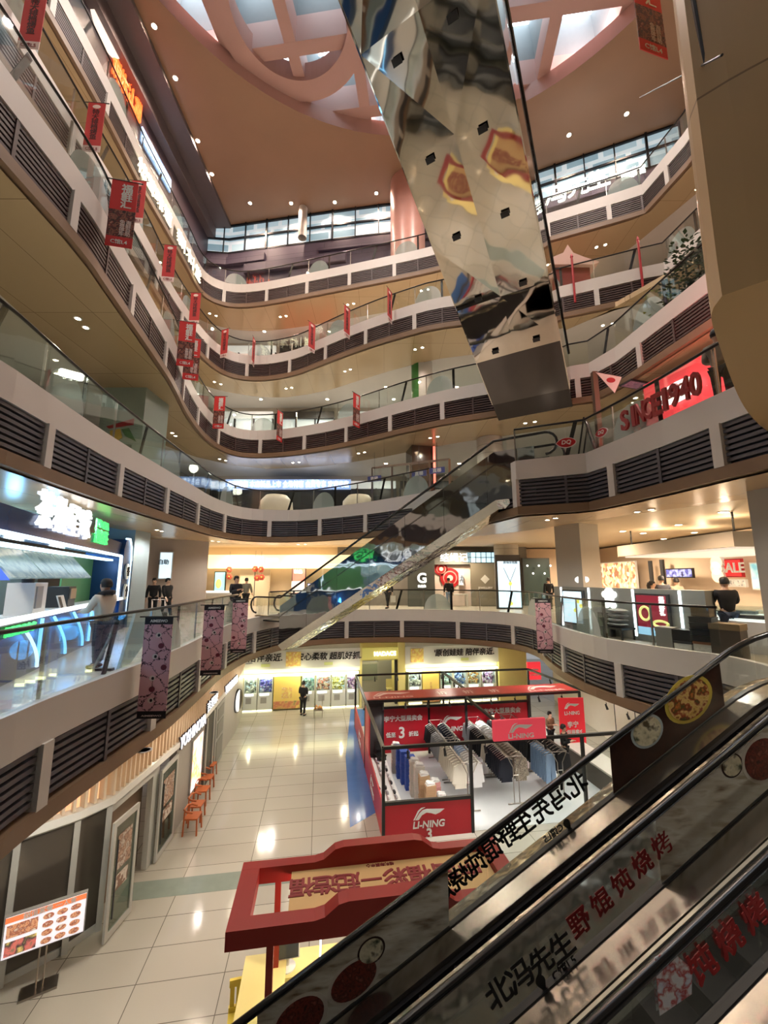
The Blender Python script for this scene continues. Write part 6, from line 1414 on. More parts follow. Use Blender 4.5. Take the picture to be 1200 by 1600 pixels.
def flag(n, kind, px, py, label, h=1.7, w=.52, dz=1.1):
    q, tg = edge_at(n, px, py, -.36)
    nr = (tg[1], -tg[0])           # into the void
    r = nr if nr[0] * q[1] - nr[1] * q[0] >= 0 else (-nr[0], -nr[1])   # the printed side faces the viewer's side of the atrium
    banner(kind, q, r, FZ[n] + dz, label, w, h)
pos = ['nearest the viewer', 'second nearest', 'third from the front', 'fourth from the front, above the corner']
for (px, py), lb in zip([(242, 1050), (332, 1000), (374, 980), (459, 965), (850, 975)], ['largest pink furry print banner, beside the pale blue board', 'second pink furry print banner along the left balustrade', 'third pink furry print banner, near the people at the mirrored escalator', 'pink furry print banner seen edge-on under the mirrored escalator', 'pink furry print banner on the right, at the steel counter corner']):
    flag(2, 3, px, py, lb, 1.8, .52, 1.02)
for (px, py), lb in zip([(190, 340), (291, 540), (297, 595), (342, 650), (437, 670), (557, 645)], ['nearest red food photo banner, high on the left', 'upper of the two overlapping red food photo banners on the left', 'lower of the two overlapping red food photo banners on the left', 'red food photo banner at the left corner of the fourth floor', 'narrow edge-on red food photo banner on the far side', 'red food photo banner right of the edge-on one on the far side']):
    flag(4, 2, px, py, lb, 1.75, .56, 1.05)
for (px, py), lb in zip([(52, 25), (147, 200), (213, 330), (264, 412), (305, 476), (350, 545), (396, 552), (487, 535), (542, 515), (609, 485)], ['plain red banner at the top left edge of the picture', 'second plain red banner along the upper left', 'plain red banner partly behind the nearest food photo banner', 'fourth plain red banner from the upper left', 'plain red banner above the overlapping food photo pair', 'plain red banner at the fifth floor corner, left of a narrow one', 'narrow plain red banner right of the fifth floor corner', 'narrow plain red banner in the middle of the far side', 'plain red banner second from the right on the far side', 'rightmost plain red banner on the far side']):
    flag(5, 1, px, py, lb, 1.75, .5, 1.05)
c = at(1022, 85, 16.85); banner(2, (c.x, c.y), (math.cos(.25), math.sin(.25)), 16.85 + 1.9, 'red food photo banner hanging beside the beige clad nose', .62, 1.9)

# ------------------------------------------------------------------ top floor: columns, signs
M_pinkst = mat('pink_stone', (214, 160, 146), .35, noise=.12, nscale=1.6)
rcolumn('column_pink', 1.55, 23.6, 1.12, F6Z, 33.5, M_pinkst)
rcolumn('column_small', -5.75, 25.4, .3, 31.1, 33.5, M_wh)
WLL = [(-12.98, 5), (-12.98, 27)]
def wlp(px, py): return onv(px, py, *WLL)
OR = glow('neon_orange', (255, 110, 50), 2.0)
t = thing('neon_sign', 'oval white logo and orange neon characters high on the upper left wall', 'sign', tuple(wlp(195, 130)), world=True)
a, b = wlp(176, 78), wlp(216, 190)
c = (a + b) / 2; letters('焗乐江湖', c, (0, 1, 0), ZZ, w=abs(b.y - a.y), h=1.5, m=OR, parent=t, bold=.03, depth=.04, lift=.08)
c = wlp(163, 42); mb = MB(); mb.tube([c + Vector((.02, 0, 0)), c + Vector((.2, 0, 0))], 1.0, 28); part('oval_logo', mb, glow('logo_cream', (255, 236, 220), 1.2), t)
mb = MB(); mb.ball(c + Vector((.2, 0, 0)), (.04, .5, .45), 12, 6); part('logo_print', mb, glow('logo_orange', (240, 150, 90), 1.2), t)
t = thing('neon_sign', 'long blue-white lit lettering strip beyond the orange neon characters', 'sign', tuple(wlp(240, 240)), world=True)
a, b = wlp(221, 196), wlp(264, 303); mb = MB(); mb.box(-12.98, -12.9, a.y, b.y, (a.z + b.z) / 2 - .45, (a.z + b.z) / 2 + .45); part('case', mb, glow('strip_bluewhite', (150, 190, 236), .9), t)
c = (a + b) / 2; c.x = -12.9; letters('全国连锁 特色美味 自助烧烤 欢迎光临', c, (0, 1, 0), ZZ, w=abs(b.y - a.y) * .95, h=.6, m=glow('letters_coldwhite', (230, 242, 255), 2), parent=t, bold=.02, depth=.02, lift=.01)
def fascia_sign(n, text, px0, py0, px1, py1, h, m, label, single=True):
    "characters standing on the louvre band of a floor"
    t = None
    for i, ch in enumerate(text):
        f = (i + .5) / len(text); q = edge_at(n, px0 + (px1 - px0) * f, py0 + (py1 - py0) * f, -.08)
        if q is None: continue
        (x, y), tg = q
        if t is None: t = thing('fascia_sign', label, 'sign', (x, y, FZ[n] - .9), world=True)
        letters(ch, (x, y, FZ[n] - .75), (tg[0], tg[1], 0), ZZ, h=h, m=m, parent=t, bold=.004, depth=.03)
    return t
CR = glow('cream_letters', (255, 246, 220), 1.5)
fascia_sign(6, '松茸味道', 217, 240, 268, 350, 0.72, CR, 'cream glowing cursive characters on the upper left louvre band')
fascia_sign(6, '泰|木|堂', 278, 368, 312, 432, .75, CR, 'small cream glowing characters and bars farther along the upper left louvre band')
# right: glowing white name on the top floor wall
t = thing('name_sign', 'glowing white characters on the top floor wall right of the overhead mirror', 'sign', (9, 22.5, 28), world=True)
for ch, px, py, h in (('北', 832, 322, 1.15), ('冯', 868, 305, 1.2), ('先', 903, 292, 1.2), ('生', 935, 280, 1.15)):
    q = onv(px, py, (8.0, 22.4), (13.0, 20.4)); letters(ch, q, (.93, -.37, 0), ZZ, h=h, m=WH3, parent=t, bold=.015, depth=.05)
for i, ch in enumerate('下饭小馆'):
    q = onv(972 + i * 9, 276 - i * 3.5, (8.0, 22.4), (13.0, 20.4)); letters(ch, q, (.93, -.37, 0), ZZ, h=.6, m=WH3, parent=t, bold=.02, depth=.03)
mb = MB(); slab2(mb, (6.5, 22.9), (14, 20.0), F6Z, 29.6, .0, .15); struct('wall_sign_dark', mb, mat('shop_dark_wall', (44, 36, 38), .5))

# ------------------------------------------------------------------ shopfronts behind the far galleries
UL = [(-13, 27.5), (13, 27.5)]
cols = {3: [(36, 34, 34), (206, 196, 178), (60, 56, 54), (170, 160, 146), (196, 188, 176)], 4: [(226, 230, 228), (214, 222, 220), (230, 232, 228), (206, 214, 210), (224, 226, 222)], 5: [(226, 206, 196), (196, 70, 60), (214, 206, 200), (200, 190, 182), (206, 190, 176)]}
place = ['leftmost', 'second from left', 'middle', 'second from right', 'rightmost']
for n in (3, 4, 5):
    for i in range(5):
        x0 = -11.8 + i * 4.3; x1 = x0 + 4.0; z = FZ[n]; c = cols[n][i]
        t = thing('shopfront', '%s shopfront along the far wall of the %s floor' % (place[i], ORD[n]), 'shopfront', ((x0 + x1) / 2, 27.2, z), world=True)
        es = .1 if n == 3 else .55
        mb = MB(); mb.box(x0, x1, 27.45, 27.6, z, z + 2.9); part('shop_window', mb, mat('shopfront_%d_%d' % (n, i), c, .3, emit=c, estr=es, noise=.12, nscale=1.5), t)
        mb = MB(); mb.box(x0, x1, 27.25, 27.45, z + 2.75, z + 3.25); part('sign_board', mb, mat('board_dark', (52, 50, 50), .5) if i % 2 else mat('board_pale', (206, 204, 198), .5, emit=(236, 232, 224), estr=.6), t)
        for k in range(4): mb = MB(); xx = x0 + k * (x1 - x0) / 3; mb.box(xx - .05, xx + .05, 27.3, 27.45, z, z + 2.75); part('mullion', mb, M_dark, t)
        mb = MB(); mb.box(x0 + .8, x1 - .8, 26.2, 26.7, z, z + 1.0); part('display_unit', mb, mat('display_pale', (190, 186, 178), .5), t)
    for x in (-9, -4.5, 0, 4.5):
        lamp('shop_lamp', (x, 25.6, FZ[n] + 3.5), 200 if n == 3 else 330, (255, 242, 224) if n != 5 else (255, 226, 206), 'SPOT', size=2.95, radius=.3)
        for y in (24.4, 26.2):
            if n == 3 and y > 26: continue
            downlight((x + (y - 24) * .3, y, FZ[n] + 3.68), 0, 'ceiling lamp inside the far gallery of the %s floor' % ORD[n], 'ceiling lamps in the far gallery of the %s floor' % ORD[n], .1)
# ticker sign of the third floor
TL = [(-13, 25.6), (9, 25.6)]
a, b = onv(352, 760, *TL), onv(548, 748, *TL)
t = thing('ticker_sign', 'long blue-white LED text strip over the dark shop on the third floor', 'sign', (-6, 25.6, 13), world=True)
z0, z1 = onv(450, 764, *TL).z, onv(450, 749, *TL).z
mb = MB(); slab2(mb, a, b, z0, z1, 0, .2); part('case', mb, glow('ticker_blue', (150, 176, 224), .9), t)
letters('欢迎光临 本店新品上市 全场特惠 会员专享 欢迎光临', ((a.x + b.x) / 2, 25.58, (z0 + z1) / 2), (1, 0, 0), ZZ, w=(b.x - a.x) * .97, h=(z1 - z0) * .7, m=glow('ticker_white', (240, 246, 255), 1.6), parent=t, bold=.01, depth=.01)
mb = MB(); slab2(mb, a, b, F3Z, z0, .3, .4); struct('wall_dark_shop', mb, mat('dark_shop_inside', (30, 32, 36), .4))
# rounded cream armchairs behind the third floor glass
for i, px in enumerate((430, 560)):
    q = aty(px, 775, 22.6); t = thing('tub_chair', 'rounded cream tub chair behind the third floor glass, %s' % ('left' if i == 0 else 'right'), 'chair', (q.x, q.y + .3, F3Z))
    mb = MB(); mb.lathe([(.9, .1), (.95, .5), (.9, 1.0), (.6, 1.35), (0, 1.45)], 24); mb.smooth = True; part('shell', mb, mat('cream_leather', (206, 196, 174), .5), t); mb = MB(); mb.lathe([(.6, 0), (.6, .1)], 16); part('base', mb, M_dark, t)
# third floor glass enclosure, brown pillar, signs at the escalator head
sqcolumn('column_brown', (1.9, 21.0), 1.2, .2, F3Z, 14.48, mat('brown_marble', (70, 52, 38), .15, noise=.3, nscale=2, spec=.8))
t = thing('light_box', 'upright red edged lit strip on the brown pillar of the third floor', 'light box', (2.6, 20.3, F3Z + 1.5), world=True); mb = MB(); mb.box(2.52, 2.62, 20.2, 20.3, F3Z + 1.4, F3Z + 3.4); part('tube', mb, glow('red_strip', (255, 110, 90), 2), t); mb = MB(); mb.box(2.5, 2.64, 20.3, 20.34, F3Z + 1.4, F3Z + 3.4); part('case', mb, M_dark, t)
for i, (px, py) in enumerate([(585, 748), (655, 740), (683, 735)]):
    q = onv(px, py, (-2, 19.8), (4, 17.0)); t = thing('hanging_sign', 'small blue and white direction sign in the third floor hall, %s of three' % ['left', 'middle', 'right'][i], 'sign', tuple(q), math.atan2(-2.8, 6))
    mb = MB(); mb.box(-.35, .35, -.03, .03, -.13, .13); part('board', mb, mat('sign_blue', (70, 80, 140), .4), t); letters('直梯', (0, -.03, 0), (1, 0, 0), ZZ, w=.4, m=M_wh, parent=t, depth=.004, lift=.004); mb = MB(); mb.tube([(0, 0, .13), (0, 0, 1.3)], .01, 5); part('rod', mb, M_dark, t)
t = thing('glass_booth', 'glass walled entrance booth with steel posts on the third floor', 'booth', (1.2, 19.6, F3Z), world=True)
for x, y in ((-.6, 20.4), (.4, 20.0), (1.3, 19.6), (2.2, 19.2), (3.1, 18.8)): mb = MB(); mb.box(x - .05, x + .05, y - .05, y + .05, F3Z, F3Z + 2.3); part('post', mb, M_chrome, t)
mb = MB(); slab2(mb, (-.6, 20.4), (3.1, 18.8), F3Z + .05, F3Z + 2.25, 0, .02); part('glass_wall', mb, M_glass, t); mb = MB(); slab2(mb, (-.6, 20.4), (3.1, 18.8), F3Z + 2.25, F3Z + 2.35, -.03, .05); part('head_rail', mb, M_chrome, t)
rcolumn('column_white', 5.2, 19.4, .62, F3Z, 14.48, M_colw)
rcolumn('column_white', 2.15, 21.6, .58, F4Z, 19.48, M_wh)
t = thing('column_wrap', 'green printed wrap on the white round column of the fourth floor', 'wrap', (2.15, 21.6, F4Z), world=True)
mb = MB(); mb.smooth = True
ang = [PI * (.86 + .5 * k / 12) for k in range(13)]; mb.strip([(2.15 + .6 * math.cos(a), 21.6 + .6 * math.sin(a), F4Z + .1) for a in ang], [(2.15 + .6 * math.cos(a), 21.6 + .6 * math.sin(a), 19.4) for a in ang]); part('print', mb, mat('wrap_green', (62, 130, 66), .5), t)
# lit sign behind the glass; lower row paints a sign's reflection in the soffit
for n, tx, px, py, w, m, lb in ((5, '奶茶甜品', 572, 485, 1.6, WH3, 'blue-white characters on the fifth floor far wall'), (3, '中国古典美食', 525, 706, 2.6, WH3, 'reflected sign under the fourth floor, built as small white characters')):
    q = onv(px, py, (-13, 24.6), (9, 24.6)); t = thing('lit_characters', lb, 'sign', tuple(q), world=True); letters(tx, q, (1, 0, 0), ZZ, w=w, m=m, parent=t, bold=.03, depth=.03); mb = MB(); mb.box(q.x - w / 2, q.x + w / 2, q.y + .03, q.y + .08, q.z - .3, q.z + .3); part('backing', mb, M_dark, t)
# big square column with a bird-like emblem, third floor left
sqcolumn('column_emblem', (-9.3, 14.6), 1.55, .0, F3Z, 14.48, mat('column_greenish', (150, 170, 160), .3, noise=.05))
t = thing('column_emblem', 'red, yellow and green wedge emblem on the wide pale column of the third floor', 'emblem', (-9.3, 13.8, 12.5), world=True)
for pts, m in (([(-.5, .05), (.45, .35), (.45, .12), (-.4, -.02)], M_red), ([(-.35, -.1), (.0, -.03), (.1, -.35), (-.1, -.5), (-.3, -.4)], mat('emblem_gold', (206, 170, 60), .5)), ([(.05, -.05), (.3, .0), (.6, -.5), (.2, -.3)], mat('emblem_green', (70, 120, 70), .5))):
    mb = MB(); mb.prism(pts, (-9.3, 13.82, 12.75), (1, 0, 0), ZZ, (0, -1, 0), .03); part('wedge', mb, m, t)
letters('金凤阁', (-9.3, 13.82, 12.0), (1, 0, 0), ZZ, w=.9, m=mat('emblem_text', (90, 110, 100), .5), parent=t)

# ------------------------------------------------------------------ third floor right: ice cream parlour
ED3 = E[3]
def e3(px, py, off): return edge_at3(px, py, off)
def edge_at3(px, py, off):
    x, y, k = ray(px, py); P = offs(ED3, off); res = None
    for i in range(len(P) - 1):
        (x0, y0), (x1, y1) = P[i], P[i + 1]
        if x0 < 3.5: continue
        c0 = x0 * y - y0 * x; c1 = x1 * y - y1 * x
        if c0 * c1 <= 0 and abs(c0 - c1) > 1e-9:
            f = c0 / (c0 - c1); q = (x0 + (x1 - x0) * f, y0 + (y1 - y0) * f); l = math.hypot(x1 - x0, y1 - y0)
            if res is None or q[1] < res[0][1]: res = (q, ((x1 - x0) / l, (y1 - y0) / l))
    return res
M_sred = mat('since_red', (150, 14, 22), .4)
t = None
SPX = [(978, 657), (992, 650), (1002, 645), (1014, 639), (1028, 632), (1041, 624), (1056, 617), (1072, 608), (1089, 600)]
for ch, (px, py) in zip('SINCE1940', SPX):
    (x, y), tg = edge_at3(px, py, -.02); zc = onv(px, py, (x - tg[0], y - tg[1]), (x + tg[0], y + tg[1])).z
    if t is None: t = thing('letter_sign', 'dark red standing letters of a year on the third floor balustrade', 'sign', (x, y, zc), world=True)
    letters(ch, (x, y, zc), (tg[0], tg[1], 0), ZZ, h=.5, w=.1 if ch in 'I1' else .235, m=M_sred, parent=t, bold=.05, depth=.03, lift=.03)
    if ch == 'E': pass
RB = [(9.6, 13.5), (10.4, 6.0)]
t = pxboard('light_box', 'long red lit sign band with white lettering behind the year letters', 'sign', 1000, 640, 1150, 572, [(8.9, 13.0), (10.2, 7.0)], glow('red_band', (226, 70, 74), .95), M_red, d=.3)
q = onv(1062, 612, (8.85, 13.0), (10.15, 7.0)); mb = MB(); d = Vector((1.3, -6, 0)).normalized(); n_ = Vector((-6, -1.3, 0)).normalized()
mb.prism([(.75 * math.cos(2 * PI * k / 24), .33 * math.sin(2 * PI * k / 24)) for k in range(24)], q + n_ * .05, d, ZZ, n_, .03); part('oval', mb, WH3, t); letters('DQ', q + n_ * .1, d, ZZ, h=.38, m=M_sred, parent=t, bold=.04)
q = onv(1100, 590, (8.85, 13.0), (10.15, 7.0)); letters('Dairy', q + d * .9, d, ZZ, h=.5, m=WH3, parent=t, bold=.03)
mb = MB(); slab2(mb, (8.9, 13.2), (10.3, 6.6), F3Z, 12.4, .3, .4); struct('wall_parlour', mb, mat('parlour_wall', (196, 186, 176), .5)); lamp('parlour_lamp', (8.2, 9.2, 13.6), 130, (255, 120, 120), 'POINT', radius=.4); lamp('parlour_lamp', (7.9, 8.2, 13.4), 60, (255, 225, 215), 'POINT', radius=.3)
def dq(px, py, w, label):
    q = edge_at3(px, py, -.03); (x, y), tg = q; zc = onv(px, py, (x - tg[0], y - tg[1]), (x + tg[0], y + tg[1])).z
    t = thing('logo_plate', label, 'sign', (x, y, zc), math.atan2(tg[1], tg[0])); lip = [(-.5, .0), (-.3, .2), (0, .27), (.3, .2), (.5, 0), (.3, -.2), (0, -.27), (-.3, -.2)]
    lp = chaikin(lip + [lip[0]], 2)[:-1]
    mb = MB(); mb.prism([(a * w * 1.08, b * w * 1.12) for a, b in lp], (0, 0, 0), (1, 0, 0), ZZ, (0, -1, 0), .03); part('rim', mb, M_wh, t); mb = MB(); mb.prism([(a * w, b * w) for a, b in lp], (0, -.03, 0), (1, 0, 0), ZZ, (0, -1, 0), .01); part('plate', mb, mat('dq_red', (176, 24, 34), .4), t)
    letters('DQ', (0, -.04, 0), (1, 0, 0), ZZ, h=w * .27, m=M_wh, parent=t, bold=.05, depth=.006, lift=.002, italic=.15)
dq(885, 692, .52, 'red lip-shaped logo plate on the glass facing the atrium'); dq(941, 676, .42, 'smaller red logo plate around the glass corner')
t = thing('flag_post', 'brown post carrying a white triangular pennant on the third floor', 'post', (6.2, 11.3, F3Z))
mb = MB(); mb.box(-.07, .07, -.07, .07, 0, 2.75); part('post', mb, mat('post_brown', (110, 84, 62), .5), t); mb = MB(); mb.prism([(0, 2.7), (.75, 2.55), (.5, 2.05)], (.0, -.09, 0), (1, 0, 0), ZZ, (0, -1, 0), .01); part('pennant', mb, M_wh, t); mb = MB(); mb.prism([(.13 * math.cos(k * PI / 8), .08 * math.sin(k * PI / 8)) for k in range(16)], (.42, -.1, 2.45), (1, 0, 0), ZZ, (0, -1, 0), .006); part('emblem', mb, mat('dq_red'), t)
t = thing('board_stand', 'dark framed folding board stand at the glass corner of the third floor', 'board', (5.9, 11.4, F3Z), .9)
for s in (-1, 1): 
    mb = MB(); mb.bar((-.25, s * .25, .05), (-.25, 0, 1.3), .04); mb.bar((.25, s * .25, .05), (.25, 0, 1.3), .04); mb.bar((-.25, 0, 1.3), (.25, 0, 1.3), .04); part('leg_frame', mb, M_black, t)
mb = MB(); mb.add([(-.23, -.22, .2), (.23, -.22, .2), (.23, -.02, 1.25), (-.23, -.02, 1.25), (-.23, -.2, .2), (.23, -.2, .2), (.23, 0, 1.25), (-.23, 0, 1.25)], [(0, 1, 2, 3), (4, 7, 6, 5), (0, 4, 5, 1), (1, 5, 6, 2), (2, 6, 7, 3), (3, 7, 4, 0)]); part('board', mb, M_dark, t)
q = at(990, 598, 14.3); t = thing('ceiling_screen', 'small square screen in the pink lit soffit of the third floor', 'screen', (q.x, q.y, 14.22), .3); mb = MB(); mb.box(-.4, .4, -.25, .25, 0, .05); part('case', mb, M_dark, t); mb = MB(); mb.box(-.35, .35, -.2, .2, -.01, 0); part('panel', mb, blotch('violet_panel', [(130, 90, 130), (190, 150, 180), (110, 80, 120)], 5, .4), t)
# ------------------------------------------------------------------ fourth floor right: planting; fifth floor: small red pavilion
M_leaf = [blotch('leaf_dark', [(30, 46, 26), (50, 74, 36), (40, 60, 34)], 4, .6), blotch('leaf_lime', [(110, 126, 50), (150, 160, 70), (90, 110, 46)], 4, .6), blotch('leaf_grey', [(90, 110, 96), (120, 136, 120), (70, 90, 76)], 4, .6)]
random.seed(21)
def edge4(px, py, off):
    x, y, k = ray(px, py); P = [p for p in offs(E[4], off)]; res = None
    for i in range(len(P) - 1):
        (x0, y0), (x1, y1) = P[i], P[i + 1]
        if x0 < 7: continue
        c0 = x0 * y - y0 * x; c1 = x1 * y - y1 * x
        if c0 * c1 <= 0 and abs(c0 - c1) > 1e-9:
            f = c0 / (c0 - c1); q = (x0 + (x1 - x0) * f, y0 + (y1 - y0) * f)
            if res is None or q[1] < res[1]: res = q
    return res
wd = ['lime green leafy plant at the low end of the planter', 'second small plant in the planter, lime green', 'low grey green plant in the middle of the planter', 'dark bushy plant rising above the planter', 'large dark bush beside the grey plant', 'grey green plant near the beige nose', 'grey feathery plant at the beige nose']
for i, (px, py, h, m) in enumerate([(1022, 470, .7, 1), (1040, 455, .6, 1), (1060, 450, .8, 0), (1072, 430, 1.6, 0), (1092, 430, 1.3, 0), (1108, 425, 1.1, 2), (1122, 420, 1.0, 2)]):
    q = edge4(px, py, .55); t = thing('potted_plant', wd[i], 'plant', (q[0], q[1], F4Z))
    mb = MB(); mb.lathe([(.2, 0), (.26, .35), (.22, .35), (0, .3)], 14); part('pot', mb, M_dark, t)
    mb = MB()
    for k in range(int(110 * h)):
        a = random.uniform(0, 2 * PI); r = random.random() ** .5 * .48; z = .3 + random.random() * (h + .2); L = random.uniform(.1, .2); c = Vector((r * math.cos(a), r * math.sin(a), z)); d = Vector((math.cos(a), math.sin(a), random.uniform(-.3, .8))).normalized() * L; s = Vector((-math.sin(a), math.cos(a), random.uniform(-.4, .4))) * L * .3
        mb.add([c, c + d * .5 + s, c + d, c + d * .5 - s], [(0, 1, 2, 3)])
    o = part('foliage', mb, M_leaf[m], t); o['kind'] = 'stuff'
    mb = MB(); mb.tube([(0, 0, .3), (.03, 0, .3 + h * .8)], .02, 5); part('stem', mb, mat('stem_brown', (80, 64, 44), .7), t)
q = aty(880, 432, 18.6); t = thing('pavilion', 'small red pavilion with white upturned roof on the fifth floor', 'pavilion', (q.x, q.y, F5Z))
mb = MB(); mb.box(-1.1, 1.1, -.5, .5, 0, 1.9); part('body', mb, mat('pavilion_red', (130, 34, 28), .5), t); mb = MB(); mb.prism([(-1.5, 2.05), (-1.2, 1.9), (1.2, 1.9), (1.5, 2.05), (.8, 2.3), (.25, 2.55), (0, 3.0), (-.25, 2.55), (-.8, 2.3)], (0, -.7, 0), (1, 0, 0), ZZ, (0, 1, 0), 1.4); part('roof', mb, mat('roof_pink_white', (220, 186, 172), .5), t)
for px, py, lb in ((897, 450, 'slim red flagpole left of the pavilion gap on the fifth floor'), (1002, 425, 'slim red flagpole in the middle of the right fifth floor edge')):
    (x, y), tg = edge_at(5, px, py, -.12); t = thing('flagpole', lb, 'pole', (x, y, F5Z - .9)); mb = MB(); mb.tube([(0, 0, 0), (0, 0, 2.3)], .05, 8); part('pole', mb, M_red, t); mb = MB(); mb.lathe([(.07, 2.3), (.04, 2.4), (0, 2.5)], 8); part('finial', mb, mat('dq_red'), t)
# thin cable across the beige nose
a, b = aty(1000, 152, 8.0), at(1131, 84, 13.0); b = Vector(ray(1128, 86)) * 3.25 + EYEV
mb = MB(); mb.tube([a, b], .011, 6); one('cable', mb, M_dark, 'thin dark rod running to the beige clad nose', 'rod')
# ------------------------------------------------------------------ people
def skin(verts, edges, root, name):
    me = bpy.data.meshes.new(name); me.from_pydata([v[:3] for v in verts], edges, []); o = bpy.data.objects.new(name, me); COL.objects.link(o)
    o.modifiers.new('s', 'SKIN'); sv = me.skin_vertices[0].data
    for i, v in enumerate(verts): sv[i].radius = (v[3], v[4] if len(v) > 4 else v[3]); sv[i].use_root = (i == root)
    m = o.modifiers.new('d', 'SUBSURF'); m.levels = 1; m.render_levels = 1
    dg = bpy.context.evaluated_depsgraph_get(); dg.update()
    r = bpy.data.meshes.new_from_object(o.evaluated_get(dg)); r.name = name
    mb = MB(); mb.v = [tuple(v.co) for v in r.vertices]; mb.f = [tuple(p.vertices) for p in r.polygons]; mb.smooth = True
    bpy.data.objects.remove(o); bpy.data.meshes.remove(me); bpy.data.meshes.remove(r)
    return mb
POSES = {   # elbow, wrist of the right and left arm; ankle shift of the right and left leg
 'stand': (((.25, .03, 1.12), (.26, -.06, .86)), ((-.25, .03, 1.12), (-.26, -.06, .86)), 0, 0),
 'phone': (((.24, .0, 1.1), (.1, -.3, 1.18)), ((-.24, .0, 1.1), (-.08, -.3, 1.2)), 0, .05),
 'counter': (((.27, -.08, 1.13), (.16, -.36, 1.1)), ((-.27, -.08, 1.13), (-.14, -.36, 1.12)), .05, -.08),
 'stride': (((.25, .1, 1.12), (.27, .04, .88)), ((-.25, -.08, 1.12), (-.25, -.24, .92)), -.22, .2),
}
PC = {}
def body_parts(pose):
    if pose in PC: return PC[pose]
    (re, rw), (le, lw), rs, ls = POSES[pose]
    V = [(0, 0, .95, .13, .1), (0, 0, 1.12, .125, .1), (0, 0, 1.3, .155, .105), (0, 0, 1.42, .09, .07), (0, -.005, 1.48, .05, .055), (0, -.02, 1.56, .072, .085), (0, -.015, 1.645, .074, .09), (0, -.01, 1.70, .045, .055)]
    Ed = [(0, 1), (1, 2), (2, 3), (3, 4), (4, 5), (5, 6), (6, 7)]
    def add(v, p): V.append(v); Ed.append((p, len(V) - 1)); return len(V) - 1
    add((0, -.125, 1.59, .014, .016), 5); add((.082, 0, 1.6, .014, .022), 5); add((-.082, 0, 1.6, .014, .022), 5)
    arms = []; legs = []
    for sg, e, w in ((1, re, rw), (-1, le, lw)):
        s = add((sg * .19, .0, 1.39, .06), 2); a = add((*e, .045), s); b = add((*w, .032), a)
        d = (Vector(w) - Vector(e)).normalized(); p = Vector(w) + d * .07; h = add((*p, .036, .02), b)
        side = Vector((1, 0, 0)) if abs(d.x) < .8 else Vector((0, 1, 0))
        for k, (off, ln) in enumerate(((-.027, .07), (-.009, .085), (.009, .08), (.027, .065))):
            q = p + side * off + d * .03; f1 = add((*(q + d * ln * .5), .0085), h); add((*(q + d * ln * .95 + Vector((0, .01, -.012))), .0075), f1)
        q = p + side * (-sg * .035) - d * .02; add((*(q + side * (-sg * .025) + d * .035), .0095), h)
        arms.append((e, w, sg))
    for sg, sh in ((1, rs), (-1, ls)):
        hp = add((sg * .095, 0, .88, .088), 0); kn = add((sg * .1, sh * .4 - .01, .49, .06), hp); an = add((sg * .105, sh, .1, .04), kn); add((sg * .115, sh - .14, .045, .04, .03), an)
        legs.append((sg, sh))
    body = skin(V, Ed, 0, 'body')
    J = [(0, 0, .86, .175, .135), (0, 0, 1.05, .165, .135), (0, 0, 1.28, .185, .135), (0, 0, 1.41, .11, .09)]; JE = [(0, 1), (1, 2), (2, 3)]
    for e, w, sg in arms:
        k = len(J); J += [(sg * .2, 0, 1.37, .085), (*e, .068), (*(Vector(e) + (Vector(w) - Vector(e)) * .92), .052)]; JE += [(2, k), (k, k + 1), (k + 1, k + 2)]
    jacket = skin(J, JE, 0, 'jacket')
    T = [(0, 0, .93, .15, .12)]; TE = []
    for sg, sh in legs:
        k = len(T); T += [(sg * .1, 0, .84, .105), (sg * .1, sh * .4 - .01, .49, .078), (sg * .105, sh, .1, .06)]; TE += [(0, k), (k, k + 1), (k + 1, k + 2)]
    trousers = skin(T, TE, 0, 'trousers')
    hair = MB(); hair.smooth = True; n = 16
    prof = [(.098, -.05, .035), (.106, 0, .02), (.104, .05, .012), (.085, .1, .008), (.05, .125, .005), (.0, .132, 0)]
    hair.lathe([(r, z + 1.62) for r, z, d in prof], n); hair.v = [(x * .93, y * 1.08 + (.022 if z < 1.66 else .01) - .008, z + (.05 if y < -.05 and z < 1.63 else 0)) for x, y, z in hair.v]
    shoes = []
    for sg, sh in legs:
        mb = MB(); mb.smooth = True; mb.ball((sg * .11, sh - .07, .05), (.055, .15, .05), 12, 6); shoes.append(mb)
    PC[pose] = (body, jacket, trousers, hair, shoes)
    return PC[pose]
def clone(mb): m = MB(); m.v = list(mb.v); m.f = list(mb.f); m.smooth = mb.smooth; return m
M_skin = mat('skin', (206, 166, 140), .55); M_hair = mat('hair_black', (22, 18, 18), .6); M_shoe = mat('shoe_dark', (40, 40, 42), .5)
M_eye = mat('eye_dark', (30, 22, 20), .3); M_lipm = mat('lip', (160, 96, 88), .5)
